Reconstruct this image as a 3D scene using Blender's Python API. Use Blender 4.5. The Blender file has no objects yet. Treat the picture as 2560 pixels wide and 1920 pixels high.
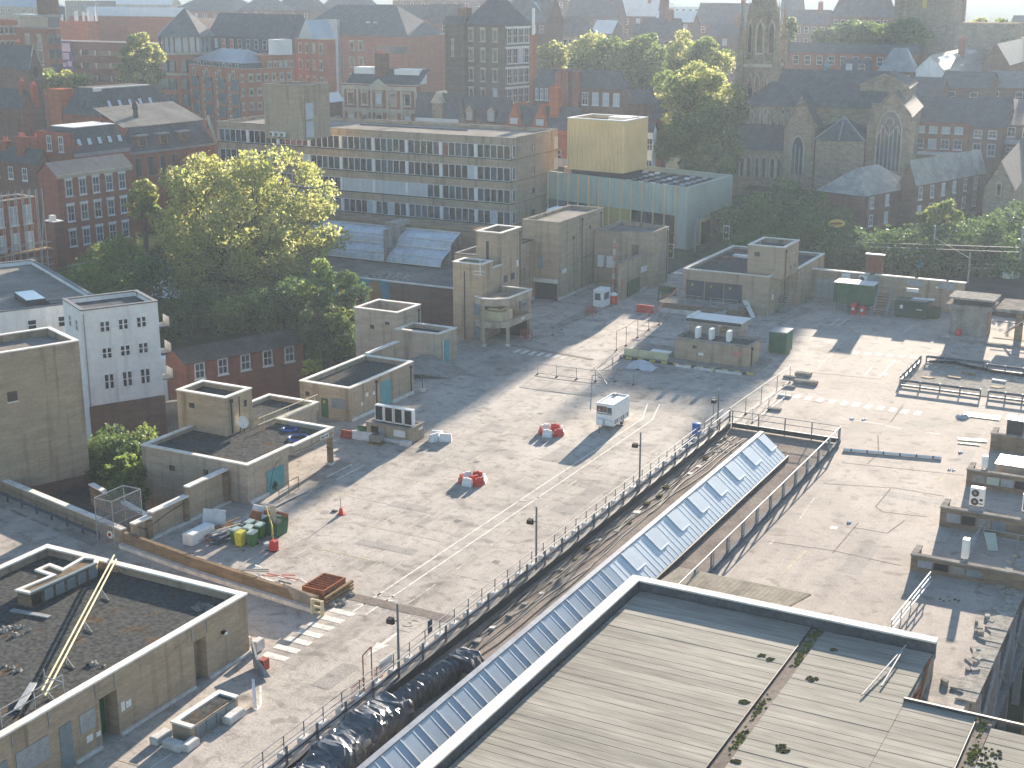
import bpy, math, random
from mathutils import Vector, Matrix
rnd = random.Random(7)
scene = bpy.context.scene
COL = scene.collection
R = math.radians
# ---------------------------------------------------------------- camera, sky, sun, exposure
HEAD, PITCH, FPX, CAMZ = R(28.1), R(15.9), 3550.0, 36.0
cam = bpy.data.cameras.new('camera'); cam.sensor_width = 36; cam.lens = 36*FPX/2560
cam.clip_start = .5; cam.clip_end = 9000
camo = bpy.data.objects.new('camera', cam); COL.objects.link(camo)
camo.location = (0, 0, CAMZ); camo.rotation_euler = (R(90)-PITCH, 0, HEAD)
scene.camera = camo
SUN_EL, SUN_AZ = R(13.0), R(-7.1)
sdir = Vector((math.sin(SUN_AZ)*math.cos(SUN_EL), math.cos(SUN_AZ)*math.cos(SUN_EL), math.sin(SUN_EL)))
w = bpy.data.worlds.new('World'); scene.world = w; w.use_nodes = True
nt = w.node_tree; bg = nt.nodes['Background']
sky = nt.nodes.new('ShaderNodeTexSky'); sky.sky_type = 'NISHITA'; sky.sun_disc = False
sky.sun_elevation = SUN_EL; sky.sun_rotation = SUN_AZ; sky.air_density = 1.0; sky.dust_density = .3; sky.ozone_density = 2.0
nt.links.new(sky.outputs[0], bg.inputs[0]); bg.inputs[1].default_value = .068
sl = bpy.data.lights.new('sun', 'SUN'); sl.energy = 5.0; sl.angle = R(.6); sl.color = (1, .87, .72)
so = bpy.data.objects.new('sun', sl); COL.objects.link(so); so.rotation_euler = sdir.to_track_quat('Z', 'Y').to_euler()
so.location = (0, 100, 120)
vs = scene.view_settings; vs.view_transform = 'Standard'; vs.look = 'None'; vs.gamma = 1; vs.exposure = 1.93
scene.cycles.max_bounces = 5; scene.cycles.diffuse_bounces = 2; scene.cycles.glossy_bounces = 2
scene.cycles.transmission_bounces = 3; scene.cycles.transparent_max_bounces = 6; scene.cycles.volume_bounces = 0
scene.cycles.caustics_reflective = False; scene.cycles.caustics_refractive = False
# ---------------------------------------------------------------- where a sight line meets a level or a distance
cA, sA = math.cos(HEAD), math.sin(HEAD)
def ray(px, py):
    x = (px-1280)/FPX; y = -(py-960)/FPX
    Y = math.cos(PITCH)+y*math.sin(PITCH); Z = -math.sin(PITCH)+y*math.cos(PITCH)
    return x, Y, Z
def S(k, x, y): return 640*int(k[1])+x/3.456, 480*int(k[0])+y/3.456
def tog(X, Y): return X*cA-Y*sA, X*sA+Y*cA
def g(k, x, y, z=0.0):
    X, Y, Z = ray(*S(k, x, y)); t = (z-CAMZ)/Z
    b, a = tog(X*t, Y*t); return Vector((b, a, z))
def gd(k, x, y, dist):
    X, Y, Z = ray(*S(k, x, y)); t = dist/Y
    b, a = tog(X*t, Y*t); return Vector((b, a, CAMZ+Z*t))
# ---------------------------------------------------------------- building kit
ORG = {}
def tag(o, label, cat, group=None, kind=None):
    if label: o['label'] = label
    if cat: o['category'] = cat
    if group: o['group'] = group
    if kind: o['kind'] = kind
    return o
def thing(name, label, cat, loc=(0, 0, 0), rz=0.0, group=None):
    o = bpy.data.objects.new(name, None); COL.objects.link(o); o.empty_display_size = .3
    o.location = loc; o.rotation_euler = (0, 0, rz)
    tag(o, label, cat, group); ORG[o] = (Vector(loc), rz); return o
class MB:
    def __init__(s): s.v = []; s.f = []
    def pts(s, P, F):
        n = len(s.v); s.v += [tuple(p) for p in P]; s.f += [tuple(i+n for i in q) for q in F]; return s
    def box(s, x0, x1, y0, y1, z0, z1):
        return s.pts([(x0,y0,z0),(x1,y0,z0),(x1,y1,z0),(x0,y1,z0),(x0,y0,z1),(x1,y0,z1),(x1,y1,z1),(x0,y1,z1)],
                     [(3,2,1,0),(4,5,6,7),(0,1,5,4),(1,2,6,5),(2,3,7,6),(3,0,4,7)])
    def cbox(s, c, d): return s.box(c[0]-d[0]/2,c[0]+d[0]/2,c[1]-d[1]/2,c[1]+d[1]/2,c[2],c[2]+d[2])
    def bevbox(s, x0, x1, y0, y1, z0, z1, e=.05):
        P = []
        for (z, i) in ((z0, e), (z0+e, 0), (z1-e, 0), (z1, e)):
            P += [(x0+i,y0+i,z),(x1-i,y0+i,z),(x1-i,y1-i,z),(x0+i,y1-i,z)]
        F = [(3,2,1,0),(12,13,14,15)]
        for l in range(3):
            for k in range(4): F.append((4*l+k, 4*l+(k+1)%4, 4*l+4+(k+1)%4, 4*l+4+k))
        return s.pts(P, F)
    def quad(s, *P): return s.pts(P, [tuple(range(len(P)))])
    def prism(s, poly, z0, z1, bottom=True, top=True):
        n = len(poly); P = [(p[0],p[1],z0) for p in poly]+[(p[0],p[1],z1) for p in poly]
        F = [(i,(i+1)%n,n+(i+1)%n,n+i) for i in range(n)]
        if bottom: F.append(tuple(range(n-1,-1,-1)))
        if top: F.append(tuple(range(n,2*n)))
        return s.pts(P, F)
    def tube(s, p, q, r, n=6, r2=None):
        p, q = Vector(p), Vector(q); d = (q-p)
        if d.length < 1e-6: return s
        d.normalize(); u = d.orthogonal().normalized(); v = d.cross(u); r2 = r if r2 is None else r2
        P = []
        for (c, rr) in ((p, r), (q, r2)):
            for i in range(n):
                t = 2*math.pi*i/n; P.append(c+(u*math.cos(t)+v*math.sin(t))*rr)
        F = [(i,(i+1)%n,n+(i+1)%n,n+i) for i in range(n)]+[tuple(range(n-1,-1,-1)), tuple(range(n,2*n))]
        return s.pts(P, F)
    def path(s, P, r, n=6):
        for a, b in zip(P[:-1], P[1:]): s.tube(a, b, r, n)
        return s
    def ring(s, c, R0, r, n=20, m=6):
        P = []; F = []
        for i in range(n):
            t = 2*math.pi*i/n
            for j in range(m):
                q = 2*math.pi*j/m; P.append((c[0]+(R0+r*math.cos(q))*math.cos(t), c[1]+(R0+r*math.cos(q))*math.sin(t), c[2]+r*math.sin(q)))
        for i in range(n):
            for j in range(m): F.append((i*m+j,((i+1)%n)*m+j,((i+1)%n)*m+(j+1)%m,i*m+(j+1)%m))
        return s.pts(P, F)
    def beam(s, p, q, wd, ht):      # a bar of wd x ht along p-q, standing on its line
        p, q = Vector(p), Vector(q); d = (q-p).normalized(); n = Vector((-d.y, d.x, 0))
        if n.length < 1e-6: n = Vector((1, 0, 0))
        n = n.normalized()*wd/2; u = Vector((0, 0, ht))
        return s.pts([p-n,p+n,q+n,q-n,p-n+u,p+n+u,q+n+u,q-n+u],[(0,1,2,3),(7,6,5,4),(0,4,5,1),(1,5,6,2),(2,6,7,3),(3,7,4,0)])
    def lathe(s, c, prof, n=12):
        P = []; F = []
        for (r, z) in prof:
            for i in range(n):
                t = 2*math.pi*i/n; P.append((c[0]+r*math.cos(t), c[1]+r*math.sin(t), c[2]+z))
        for l in range(len(prof)-1):
            for i in range(n): F.append((l*n+i,l*n+(i+1)%n,(l+1)*n+(i+1)%n,(l+1)*n+i))
        F.append(tuple(range(n-1,-1,-1))); F.append(tuple(range((len(prof)-1)*n, len(prof)*n)))
        return s.pts(P, F)
    def mesh(s, name):
        me = bpy.data.meshes.new(name); me.from_pydata(s.v, [], s.f); return me
    def build(s, name, m, parent=None, local=False, smooth=False):
        o = None
        if parent is not None and not local:
            c, rz = ORG[parent]; ca, sa = math.cos(-rz), math.sin(-rz)
            s.v = [((x-c.x)*ca-(y-c.y)*sa, (x-c.x)*sa+(y-c.y)*ca, z-c.z) for x, y, z in s.v]
        me = s.mesh(name); me.materials.append(M[m] if isinstance(m, str) else m)
        if smooth:
            for p in me.polygons: p.use_smooth = True
        o = bpy.data.objects.new(name, me); COL.objects.link(o)
        if parent is not None: o.parent = parent; ORG[o] = ORG[parent]
        else: ORG[o] = (Vector((0, 0, 0)), 0.0)
        return o
def solo(name, mb, m, label, cat, base=None, group=None, smooth=False):   # a thing that is one mesh, origin at its base
    n = len(mb.v)
    if base is None:
        base = (sum(v[0] for v in mb.v)/n, sum(v[1] for v in mb.v)/n, min(v[2] for v in mb.v))
    mb.v = [(x-base[0], y-base[1], z-base[2]) for x, y, z in mb.v]
    o = mb.build(name, m, None, smooth=smooth); o.location = base; ORG[o] = (Vector(base), 0.0)
    return tag(o, label, cat, group)
def struct(name, mb, m, parent=None):
    o = mb.build(name, m, parent)
    if parent is None: o['kind'] = 'structure'
    return o
def inst(src, parent, loc, rz=0.0, name=None):
    o = bpy.data.objects.new(name or src.name, src); COL.objects.link(o); o.parent = parent
    o.location = loc; o.rotation_euler = (0, 0, rz); ORG[o] = ORG.get(parent, (Vector((0,0,0)),0)); return o
def copy_tree(o, parent=None):
    c = o.copy(); COL.objects.link(c); c.parent = parent
    for ch in list(o.children): copy_tree(ch, c)
    return c
def inset(poly, t):
    n = len(poly); out = []
    for i in range(n):
        p0, p1, p2 = Vector(poly[i-1][:2]), Vector(poly[i][:2]), Vector(poly[(i+1)%n][:2])
        d1 = (p1-p0).normalized(); d2 = (p2-p1).normalized()
        n1 = Vector((-d1.y, d1.x)); n2 = Vector((-d2.y, d2.x)); b = n1+n2
        k = max(.2, 1+n1.dot(n2)); out.append(tuple(p1+b*(t/k)))
    return out
# ---------------------------------------------------------------- materials
M = {}
def mat(name, col, rough=.85, var=.25, scale=1.0, fine=12.0, fvar=.15, metal=0.0, bump=0.0, spec=.3, col2=None, stretch=(1,1,1), streak=0.0, trans=0.0, thresh=None):
    m = bpy.data.materials.new(name); m.use_nodes = True; M[name] = m; t = m.node_tree; N = t.nodes; L = t.links
    p = N['Principled BSDF']; p.inputs['Roughness'].default_value = rough; p.inputs['Metallic'].default_value = metal
    p.inputs['Specular IOR Level'].default_value = 0 if rough >= .9 else (min(spec, .04) if rough >= .8 else spec)
    c2 = col2 or tuple(max(0, c*(1-var)) for c in col)
    geo = N.new('ShaderNodeNewGeometry'); mp = N.new('ShaderNodeMapping'); mp.inputs['Scale'].default_value = stretch
    L.new(geo.outputs['Position'], mp.inputs[0])
    n1 = N.new('ShaderNodeTexNoise'); n1.inputs['Scale'].default_value = scale; n1.inputs['Detail'].default_value = 6; n1.inputs['Roughness'].default_value = .62
    L.new(mp.outputs[0], n1.inputs[0])
    rp = N.new('ShaderNodeValToRGB'); lo, hi = thresh or (.36, .64)
    rp.color_ramp.elements[0].position = lo; rp.color_ramp.elements[1].position = hi
    rp.color_ramp.elements[0].color = (*c2, 1); rp.color_ramp.elements[1].color = (*col, 1)
    L.new(n1.outputs[0], rp.inputs[0])
    n2 = N.new('ShaderNodeTexNoise'); n2.inputs['Scale'].default_value = fine; n2.inputs['Detail'].default_value = 3
    L.new(mp.outputs[0], n2.inputs[0])
    mr = N.new('ShaderNodeMapRange'); mr.inputs[1].default_value = .3; mr.inputs[2].default_value = .7; mr.inputs[3].default_value = 1-fvar; mr.inputs[4].default_value = 1+fvar
    L.new(n2.outputs[0], mr.inputs[0])
    mx = N.new('ShaderNodeVectorMath'); mx.operation = 'SCALE'; L.new(rp.outputs[0], mx.inputs[0]); L.new(mr.outputs[0], mx.inputs['Scale'])
    last = mx.outputs[0]
    if streak:
        m3 = N.new('ShaderNodeMapping'); m3.inputs['Scale'].default_value = (1.6, 1.6, .13); L.new(geo.outputs['Position'], m3.inputs[0])
        n3 = N.new('ShaderNodeTexNoise'); n3.inputs['Scale'].default_value = .9; n3.inputs['Detail'].default_value = 4; L.new(m3.outputs[0], n3.inputs[0])
        r3 = N.new('ShaderNodeMapRange'); r3.inputs[1].default_value = .52; r3.inputs[2].default_value = .75; r3.inputs[3].default_value = 1; r3.inputs[4].default_value = 1-streak
        L.new(n3.outputs[0], r3.inputs[0])
        x3 = N.new('ShaderNodeVectorMath'); x3.operation = 'SCALE'; L.new(last, x3.inputs[0]); L.new(r3.outputs[0], x3.inputs['Scale']); last = x3.outputs[0]
    L.new(last, p.inputs['Base Color'])
    if bump:
        bp = N.new('ShaderNodeBump'); bp.inputs['Strength'].default_value = bump; bp.inputs['Distance'].default_value = .05
        L.new(n2.outputs[0], bp.inputs['Height']); L.new(bp.outputs[0], p.inputs['Normal'])
    if trans:
        tr = N.new('ShaderNodeBsdfTranslucent'); ms = N.new('ShaderNodeMixShader'); ms.inputs[0].default_value = trans
        L.new(last, tr.inputs[0]); L.new(p.outputs[0], ms.inputs[1]); L.new(tr.outputs[0], ms.inputs[2])
        L.new(ms.outputs[0], N['Material Output'].inputs['Surface'])
    return m
WS = (1, 1, 5)
def deck_mat(name, col, k1, k2, k3, k4):
    m = mat(name, col, .9, scale=.42, fine=7.0, fvar=.14, col2=tuple(c*k1 for c in col), bump=.3, thresh=(.34,.60)); t = m.node_tree; N = t.nodes; L = t.links
    p = N['Principled BSDF']; p.inputs['Specular IOR Level'].default_value = .08; last = p.inputs['Base Color'].links[0].from_socket; geo = [n for n in N if n.type == 'NEW_GEOMETRY'][0]
    for (st, sc, lo, hi, k, det) in (((1,1,1),.07,.40,.62,k2,3), ((1.4,.10,1),.55,.50,.70,k3,5), ((1,1,1),1.5,.50,.66,k4,6), ((1,1,1),.75,.58,.66,.72,8), ((1,1,1),.28,.54,.64,k4,8)):
        mp = N.new('ShaderNodeMapping'); mp.inputs['Scale'].default_value = st; L.new(geo.outputs['Position'], mp.inputs[0])
        n = N.new('ShaderNodeTexNoise'); n.inputs['Scale'].default_value = sc; n.inputs['Detail'].default_value = det; n.inputs['Distortion'].default_value = .6; L.new(mp.outputs[0], n.inputs[0])
        r = N.new('ShaderNodeMapRange'); r.inputs[1].default_value = lo; r.inputs[2].default_value = hi; r.inputs[3].default_value = 1; r.inputs[4].default_value = k; L.new(n.outputs[0], r.inputs[0])
        x = N.new('ShaderNodeVectorMath'); x.operation = 'SCALE'; L.new(last, x.inputs[0]); L.new(r.outputs[0], x.inputs['Scale']); last = x.outputs[0]
    L.new(last, p.inputs['Base Color'])
deck_mat('deck', (.49,.44,.385), .80, .84, .84, .76)
deck_mat('deck_patch', (.36,.33,.295), .85, .9, .9, .85)
deck_mat('deck2', (.44,.385,.335), .88, .86, .88, .87)
mat('walkway', (.30,.255,.215), .9, scale=.5, fine=5, fvar=.2, col2=(.2,.17,.145))
mat('paint', (.72,.69,.62), .8, scale=2.5, fine=9, fvar=.15, col2=(.42,.38,.33), thresh=(.3,.55))
mat('paint_worn', (.58,.54,.46), .85, scale=1.6, fine=8, fvar=.2, col2=(.36,.315,.27), thresh=(.4,.62))
mat('paint_yellow', (.58,.50,.30), .85, scale=1.2, fine=8, fvar=.2, col2=(.36,.31,.25), thresh=(.4,.6))
mat('tarmac_seam', (.29,.255,.22), .9, scale=1, fine=6)
mat('buff', (.425,.335,.24), .9, scale=.5, fine=3.5, fvar=.14, col2=(.34,.268,.19), stretch=WS, streak=.5, bump=.2)
mat('buff_pale', (.45,.375,.29), .9, scale=.5, fine=3.5, fvar=.12, col2=(.36,.295,.225), stretch=WS, streak=.45, bump=.2)
mat('buff_dark', (.29,.215,.14), .9, scale=.5, fine=3.5, fvar=.14, col2=(.17,.125,.085), stretch=WS, streak=.25)
mat('red_brick', (.33,.125,.08), .9, scale=.5, fine=3, fvar=.14, col2=(.25,.10,.068), stretch=WS, streak=.3)
mat('orange_brick', (.42,.15,.075), .9, scale=.4, fine=3, fvar=.12, col2=(.33,.12,.065), stretch=WS, streak=.2)
mat('brown_brick', (.20,.115,.085), .9, scale=.5, fine=3, fvar=.15, col2=(.15,.09,.068), stretch=WS, streak=.25)
mat('dark_brick', (.17,.13,.10), .9, scale=.5, fine=3, fvar=.18, col2=(.12,.095,.075), stretch=WS, streak=.3)
mat('sandstone', (.34,.275,.20), .95, scale=.8, fine=2.2, fvar=.22, col2=(.23,.185,.14), stretch=(1,1,2.5), streak=.3)
mat('pale_stone', (.50,.44,.35), .9, scale=.8, fine=4, fvar=.1, streak=.25)
mat('coping', (.86,.82,.75), .8, scale=.9, fine=5, fvar=.08, col2=(.66,.61,.54))
mat('render_white', (.84,.84,.82), .9, scale=.6, fine=3, fvar=.05, col2=(.74,.74,.72), streak=.22)
mat('felt_roof', (.10,.098,.092), .95, scale=.35, fine=3, fvar=.25, col2=(.05,.05,.05), bump=.2)
mat('moss_roof', (.085,.086,.081), .95, scale=.6, fine=4, fvar=.4, col2=(.13,.085,.048), bump=.3, thresh=(.30,.44))
mat('pale_roof', (.34,.31,.27), .9, scale=.25, fine=3, fvar=.15, col2=(.22,.2,.175))
mat('grey_roof', (.23,.215,.195), .9, scale=.25, fine=3, fvar=.18, col2=(.14,.135,.125))
for q_, k_ in ((0,1),(1,.94),(2,1.05)): mat('sheet_roof%d' % q_, (.36*k_,.335*k_,.285*k_), .82, scale=.4, fine=2.4, fvar=.16, col2=(.245*k_,.23*k_,.195*k_), stretch=(.25,2,1), bump=.15, spec=.4)
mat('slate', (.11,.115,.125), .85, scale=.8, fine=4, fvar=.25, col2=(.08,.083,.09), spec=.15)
mat('sunlit_slate', (.37,.36,.33), .75, scale=.6, fine=3, fvar=.2, col2=(.22,.215,.2))  # slate lightened so the sun glare on these roofs sits in the colour
mat('slate_light', (.16,.15,.14), .6, scale=.8, fine=4, fvar=.2, col2=(.10,.098,.094), spec=.4)
mat('red_tile', (.21,.085,.05), .8, scale=.7, fine=4, fvar=.2)
mat('lead', (.33,.34,.36), .4, scale=.6, fine=3, metal=.3, fvar=.1)
mat('concrete', (.34,.31,.27), .92, scale=.8, fine=5, fvar=.15, col2=(.22,.2,.175), streak=.3, bump=.2)
mat('white_block', (.70,.68,.64), .85, scale=1.5, fine=7, col2=(.5,.48,.44), fvar=.1)
mat('white_paint', (.78,.78,.76), .55, scale=2, fine=8, var=.1, fvar=.04)
mat('cream', (.60,.54,.34), .7, scale=1.2, var=.15)
mat('steel', (.20,.205,.21), .65, metal=.3, scale=2, var=.25)
mat('galv', (.36,.37,.38), .65, metal=.2, scale=3, var=.2)
mat('dark_metal', (.05,.052,.055), .6, scale=2, var=.3)
mat('blue_metal', (.085,.105,.14), .8, scale=2, var=.25, spec=.15)
mat('rust', (.36,.13,.055), .85, scale=3, fine=14, col2=(.22,.09,.05), fvar=.2)
mat('red_plastic', (.60,.045,.03), .45, scale=3, var=.25, fvar=.05)
mat('red_dull', (.38,.075,.05), .6, scale=3, var=.25)
mat('white_plastic', (.80,.79,.76), .45, scale=3, var=.12, fvar=.04)
mat('green_paint', (.025,.13,.06), .55, scale=1.5, var=.3, streak=.3)
mat('green_dark', (.018,.06,.035), .55, scale=1.5, var=.3)
mat('green_bin', (.05,.16,.035), .5, scale=3, var=.2)
mat('yellow_bin', (.70,.60,.05), .5, scale=3, var=.15)
mat('yellow_paint', (.62,.48,.10), .7, scale=3, var=.3)
mat('teal_door', (.10,.33,.36), .6, scale=1.5, var=.2, streak=.2)
mat('grey_door', (.21,.25,.26), .6, scale=1.5, var=.2)
mat('blue_plastic', (.03,.12,.45), .4, scale=3, var=.2)
mat('cyan_sign', (.12,.45,.58), .5, scale=2, var=.1)
mat('black_plastic', (.13,.13,.135), .32, metal=.45, scale=3, var=.3, spec=.9, bump=1.0, fine=3.2)
mat('black', (.012,.012,.013), .6, scale=3, var=.2)
mat('timber', (.33,.22,.12), .8, scale=3, col2=(.2,.13,.07), stretch=(1,1,1))
mat('glass_dark', (.02,.026,.032), .07, scale=.3, var=.4, spec=.8, fvar=.0)
mat('glass_blue', (.05,.09,.13), .08, scale=.3, var=.4, spec=.8, fvar=.0)
mat('glass_teal', (.03,.12,.15), .1, scale=.3, var=.3, spec=.8, fvar=.0)
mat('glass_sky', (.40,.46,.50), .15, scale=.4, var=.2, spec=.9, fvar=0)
mat('blind', (.52,.56,.58), .6, scale=.6, var=.15)
mat('rooflight', (.55,.6,.64), .15, scale=.5, var=.1, spec=.8)
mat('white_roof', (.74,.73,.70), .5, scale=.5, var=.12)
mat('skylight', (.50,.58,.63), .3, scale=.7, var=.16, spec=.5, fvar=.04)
mat('tarp_blue', (.58,.65,.72), .35, scale=.6, fine=2, var=.25, fvar=.12, bump=.4, spec=.6)
mat('tarp_clear', (.50,.55,.58), .3, scale=.8, fine=2.5, var=.3, bump=.4, spec=.6)
mat('tent', (.72,.75,.76), .6, scale=.4, fine=2, var=.2)
mat('gold', (.92,.63,.30), .5, scale=.3, var=.12, metal=.1, fvar=.05)
mat('green_clad', (.47,.54,.46), .5, scale=.3, var=.14, fvar=.05, metal=.15)
mat('gold_pane', (.48,.37,.13), .25, scale=.3, var=.2, spec=.7)
mat('mural_blue', (.06,.36,.50), .8, scale=.15, fine=3, var=.2)
mat('mural_orange', (.52,.26,.10), .8, scale=.3, var=.2)
mat('purple', (.10,.07,.32), .7, scale=.6, var=.3)
mat('mural_white', (.62,.62,.70), .8, scale=.6, var=.2)
mat('asphalt', (.075,.075,.075), .9, scale=.3, fine=4, var=.3, fvar=.2)
mat('earth', (.09,.10,.055), .95, scale=.15, fine=2, col2=(.05,.06,.035), fvar=.25)
mat('bark', (.11,.09,.07), .95, scale=2, fine=8, fvar=.25, stretch=(1,1,.3))
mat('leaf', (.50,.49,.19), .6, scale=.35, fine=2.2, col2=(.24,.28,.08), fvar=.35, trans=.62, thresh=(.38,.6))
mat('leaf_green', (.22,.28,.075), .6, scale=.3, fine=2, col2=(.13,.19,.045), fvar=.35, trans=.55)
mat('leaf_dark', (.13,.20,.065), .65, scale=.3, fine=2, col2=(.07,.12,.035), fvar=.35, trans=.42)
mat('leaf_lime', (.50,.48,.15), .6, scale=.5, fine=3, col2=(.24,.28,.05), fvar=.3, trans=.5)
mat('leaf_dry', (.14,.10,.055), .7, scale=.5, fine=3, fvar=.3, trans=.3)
mat('moss_green', (.17,.18,.03), .95, scale=2, fine=8, col2=(.07,.07,.02), fvar=.3)
mat('sky_bar', (.72,.78,.81), .4, scale=1, var=.1)
mat('moss', (.085,.08,.03), .95, scale=2, fine=8, col2=(.05,.05,.02), fvar=.3)
mat('rubble', (.42,.39,.34), .95, scale=2, fine=9, col2=(.25,.23,.2), fvar=.2, bump=.5)
mat('sign_white', (.74,.73,.70), .6, scale=2, var=.1)
mat('ink', (.03,.03,.035), .6, scale=2, var=.1)
mat('pink_sign', (.50,.22,.18), .6, scale=2, var=.2)
mat('car_white', (.75,.76,.77), .3, scale=2, var=.05, spec=.6)
mat('orange_box', (.62,.36,.22), .6, scale=2, var=.15)
mat('hill', (.10,.13,.06), .95, scale=.01, fine=.06, col2=(.05,.08,.03), fvar=.35)
# ---------------------------------------------------------------- ground
def smooth(t): t = max(0, min(1, t)); return t*t*(3-2*t)
def terr(X, Y):
    left = -8+5.5*smooth((Y-188)/30)+3*smooth((Y-260)/120)
    right = -.5+2.0*smooth((Y-215)/25)
    k = smooth((X+.02*Y+16)/22) if Y < 260 else smooth((X+40)/80)
    z = left*(1-k)+right*k
    if Y < 172: z = -8.5
    z += 5*smooth((Y-400)/350)
    if Y > 700:
        hill = 24+9*math.sin(X/420+1.3)+5*math.sin(X/170)+10*smooth((X-300)/300)
        z += hill*smooth((Y-800)/1700)
    return z
gm = MB(); Ys = [-80, 20, 60, 110, 150, 171, 173, 180, 190, 200, 210, 218, 226, 234, 242, 255, 270, 300, 340, 400, 480, 600, 750, 900, 1100, 1400, 1800, 2300, 3000, 4200]
NX = 60
for Y in Ys:
    for i in range(NX+1):
        t = (i-NX/2)/(NX/2); X = t*(130+.75*max(Y, 0)); b, a = tog(X, Y); gm.v.append((b, a, terr(X, Y)))
for j in range(len(Ys)-1):
    for i in range(NX): k = j*(NX+1)+i; gm.f.append((k, k+1, k+NX+2, k+NX+1))
gmat = mat('ground_mix', (.085,.08,.072), .95, scale=.05, fine=.5, col2=(.06,.085,.035), fvar=.3)
ground = struct('ground', gm, 'ground_mix')
def terr_at(b, a): return terr(b*cA+a*sA, -b*sA+a*cA)
# ---------------------------------------------------------------- car park deck
DK = [(-125,30),(-10.4,30),(-10.4,92),(30,92),(30,163.5),(-57,163.5),(-57,196),(-66,196),(-66,163.4),(-76,163.4),(-76,133),(-73.2,131),(-73.2,114.6),(-70.9,112),(-70.9,75.1),(-63.6,75.1),(-63.6,65.2),(-78.3,68.4),(-125,78)]
deck = struct('car_park_deck', MB().prism(DK, -1.1, 0), 'deck')
struct('deck_base', MB().prism(inset(DK, .6), -9, -1.1, top=False), 'concrete')
EPS = [.004]
def mark(name, poly, m, z=.006):
    return MB().quad(*[(p[0], p[1], z) for p in poly]).build(name, m, deck)
def line(p, q, wd=.11, m='paint_worn', z=.006, name='painted_line'):
    p, q = Vector(p[:2]), Vector(q[:2]); d = (q-p).normalized(); n = Vector((-d.y, d.x))*wd/2
    return mark(name, [p-n, q-n, q+n, p+n], m, z)
# the smoother newer surface east of the walkway well
mark('newer_surface', [(-27.6,72),(-10.6,72),(-10.6,91.8),(29.8,91.8),(29.8,163.2),(-36.2,163.2),(-36.2,110),(-27.6,110)], 'deck2', .005)
def axis(k, x0, y0, x1, y1, dirn, **kw):
    p, q = g(k, x0, y0), g(k, x1, y1)
    if dirn == 'b': a = (p.y+q.y)/2; line((p.x, a), (q.x, a), **kw)
    else: b = (p.x+q.x)/2; line((b, p.y), (b, q.y), **kw)
for b in (-44.65, -43.75): line((b, 63.6), (b, 107.2), .12, 'paint', .009)
line((-44.65,107.2), (-46.0,111.6), .12, 'paint', .009); line((-43.75,107.2), (-45.0,111.9), .12, 'paint', .009)
for (k,x0,y0,x1,y1,d) in [('21',830,1205,1660,1365,'b'),('21',500,1420,1120,1545,'b'),('21',480,910,1530,1110,'b'),('21',1170,800,1700,895,'b'),('21',1090,585,1260,620,'b'),('21',1500,680,1860,750,'b'),('22',100,625,540,690,'b'),
    ('21',1040,1235,1300,1070,'a'),('21',1270,1275,1520,1110,'a'),('21',1500,1320,1750,1160,'a'),('21',910,1135,1040,1060,'a'),('21',740,1060,880,985,'a'),('21',1330,740,1720,535,'a'),('21',1490,690,1830,600,'a'),('21',1420,840,2090,600,'a'),
    ('21',320,1600,500,1490,'a'),('21',560,1560,900,1470,'a'),('21',900,1650,1130,1545,'a'),('21',1110,715,1270,620,'a'),('21',820,720,1050,600,'a'),('21',540,800,680,700,'a'),('21',1590,310,2000,120,'a'),('21',1480,260,1750,100,'a'),
    ('22',910,720,1060,625,'a'),('22',0,850,430,640,'a'),('22',450,880,900,620,'a'),('22',0,370,440,120,'a')]:
    axis(k, x0, y0, x1, y1, d, m='paint_yellow' if d == 'b' else 'paint_worn', wd=.10)
axis('21', 630, 808, 812, 690, 'a', m='paint', wd=.16, z=.009); axis('21', 720, 830, 908, 700, 'a', m='paint', wd=.16, z=.009)  # two strips of sunlight within the shade, drawn as pale paint on the deck
for i in range(9):     # a row of faint bays along the near half
    b = -55.5+i*1.35; line((b, 68.6-(i > 5)*.2), (b, 72.4), .09, 'paint_worn')
for i in range(7): line((-42.4+.0*i, 66+5.2*i), (-42.4, 69.4+5.2*i), .09, 'paint_worn'); line((-42.4, 66+5.2*i), (-39.2, 66+5.2*i), .08, 'paint_worn')
for i in range(7): mark('zebra_stripe', [(-45.95,63.0-1.08*i),(-44.35,63.0-1.08*i),(-44.35,63.55-1.08*i),(-45.95,63.55-1.08*i)], 'paint', .009)
mark('hatched_triangle', [(-45.4,64.0),(-43.2,66.2),(-43.9,66.0)], 'paint', .009)
for i in range(9): mark('zebra_stripe', [(-65.0+.88*i,121.7),(-64.55+.88*i,121.7),(-64.55+.88*i,123.1),(-65.0+.88*i,123.1)], 'paint' if i < 6 else 'paint_worn', .009)
for i in range(11): mark('zebra_stripe', [(-35.3+1.07*i,119.3),(-34.75+1.07*i,119.3),(-34.75+1.07*i,120.5),(-35.3+1.07*i,120.5)], 'paint', .009)
for i in range(6): mark('zebra_stripe', [(-34.8+1.1*i,137.4+.2*i),(-34.2+1.1*i,137.4+.2*i),(-34.2+1.1*i,138.3+.2*i),(-34.8+1.1*i,138.3+.2*i)], 'paint', .009)
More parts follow.
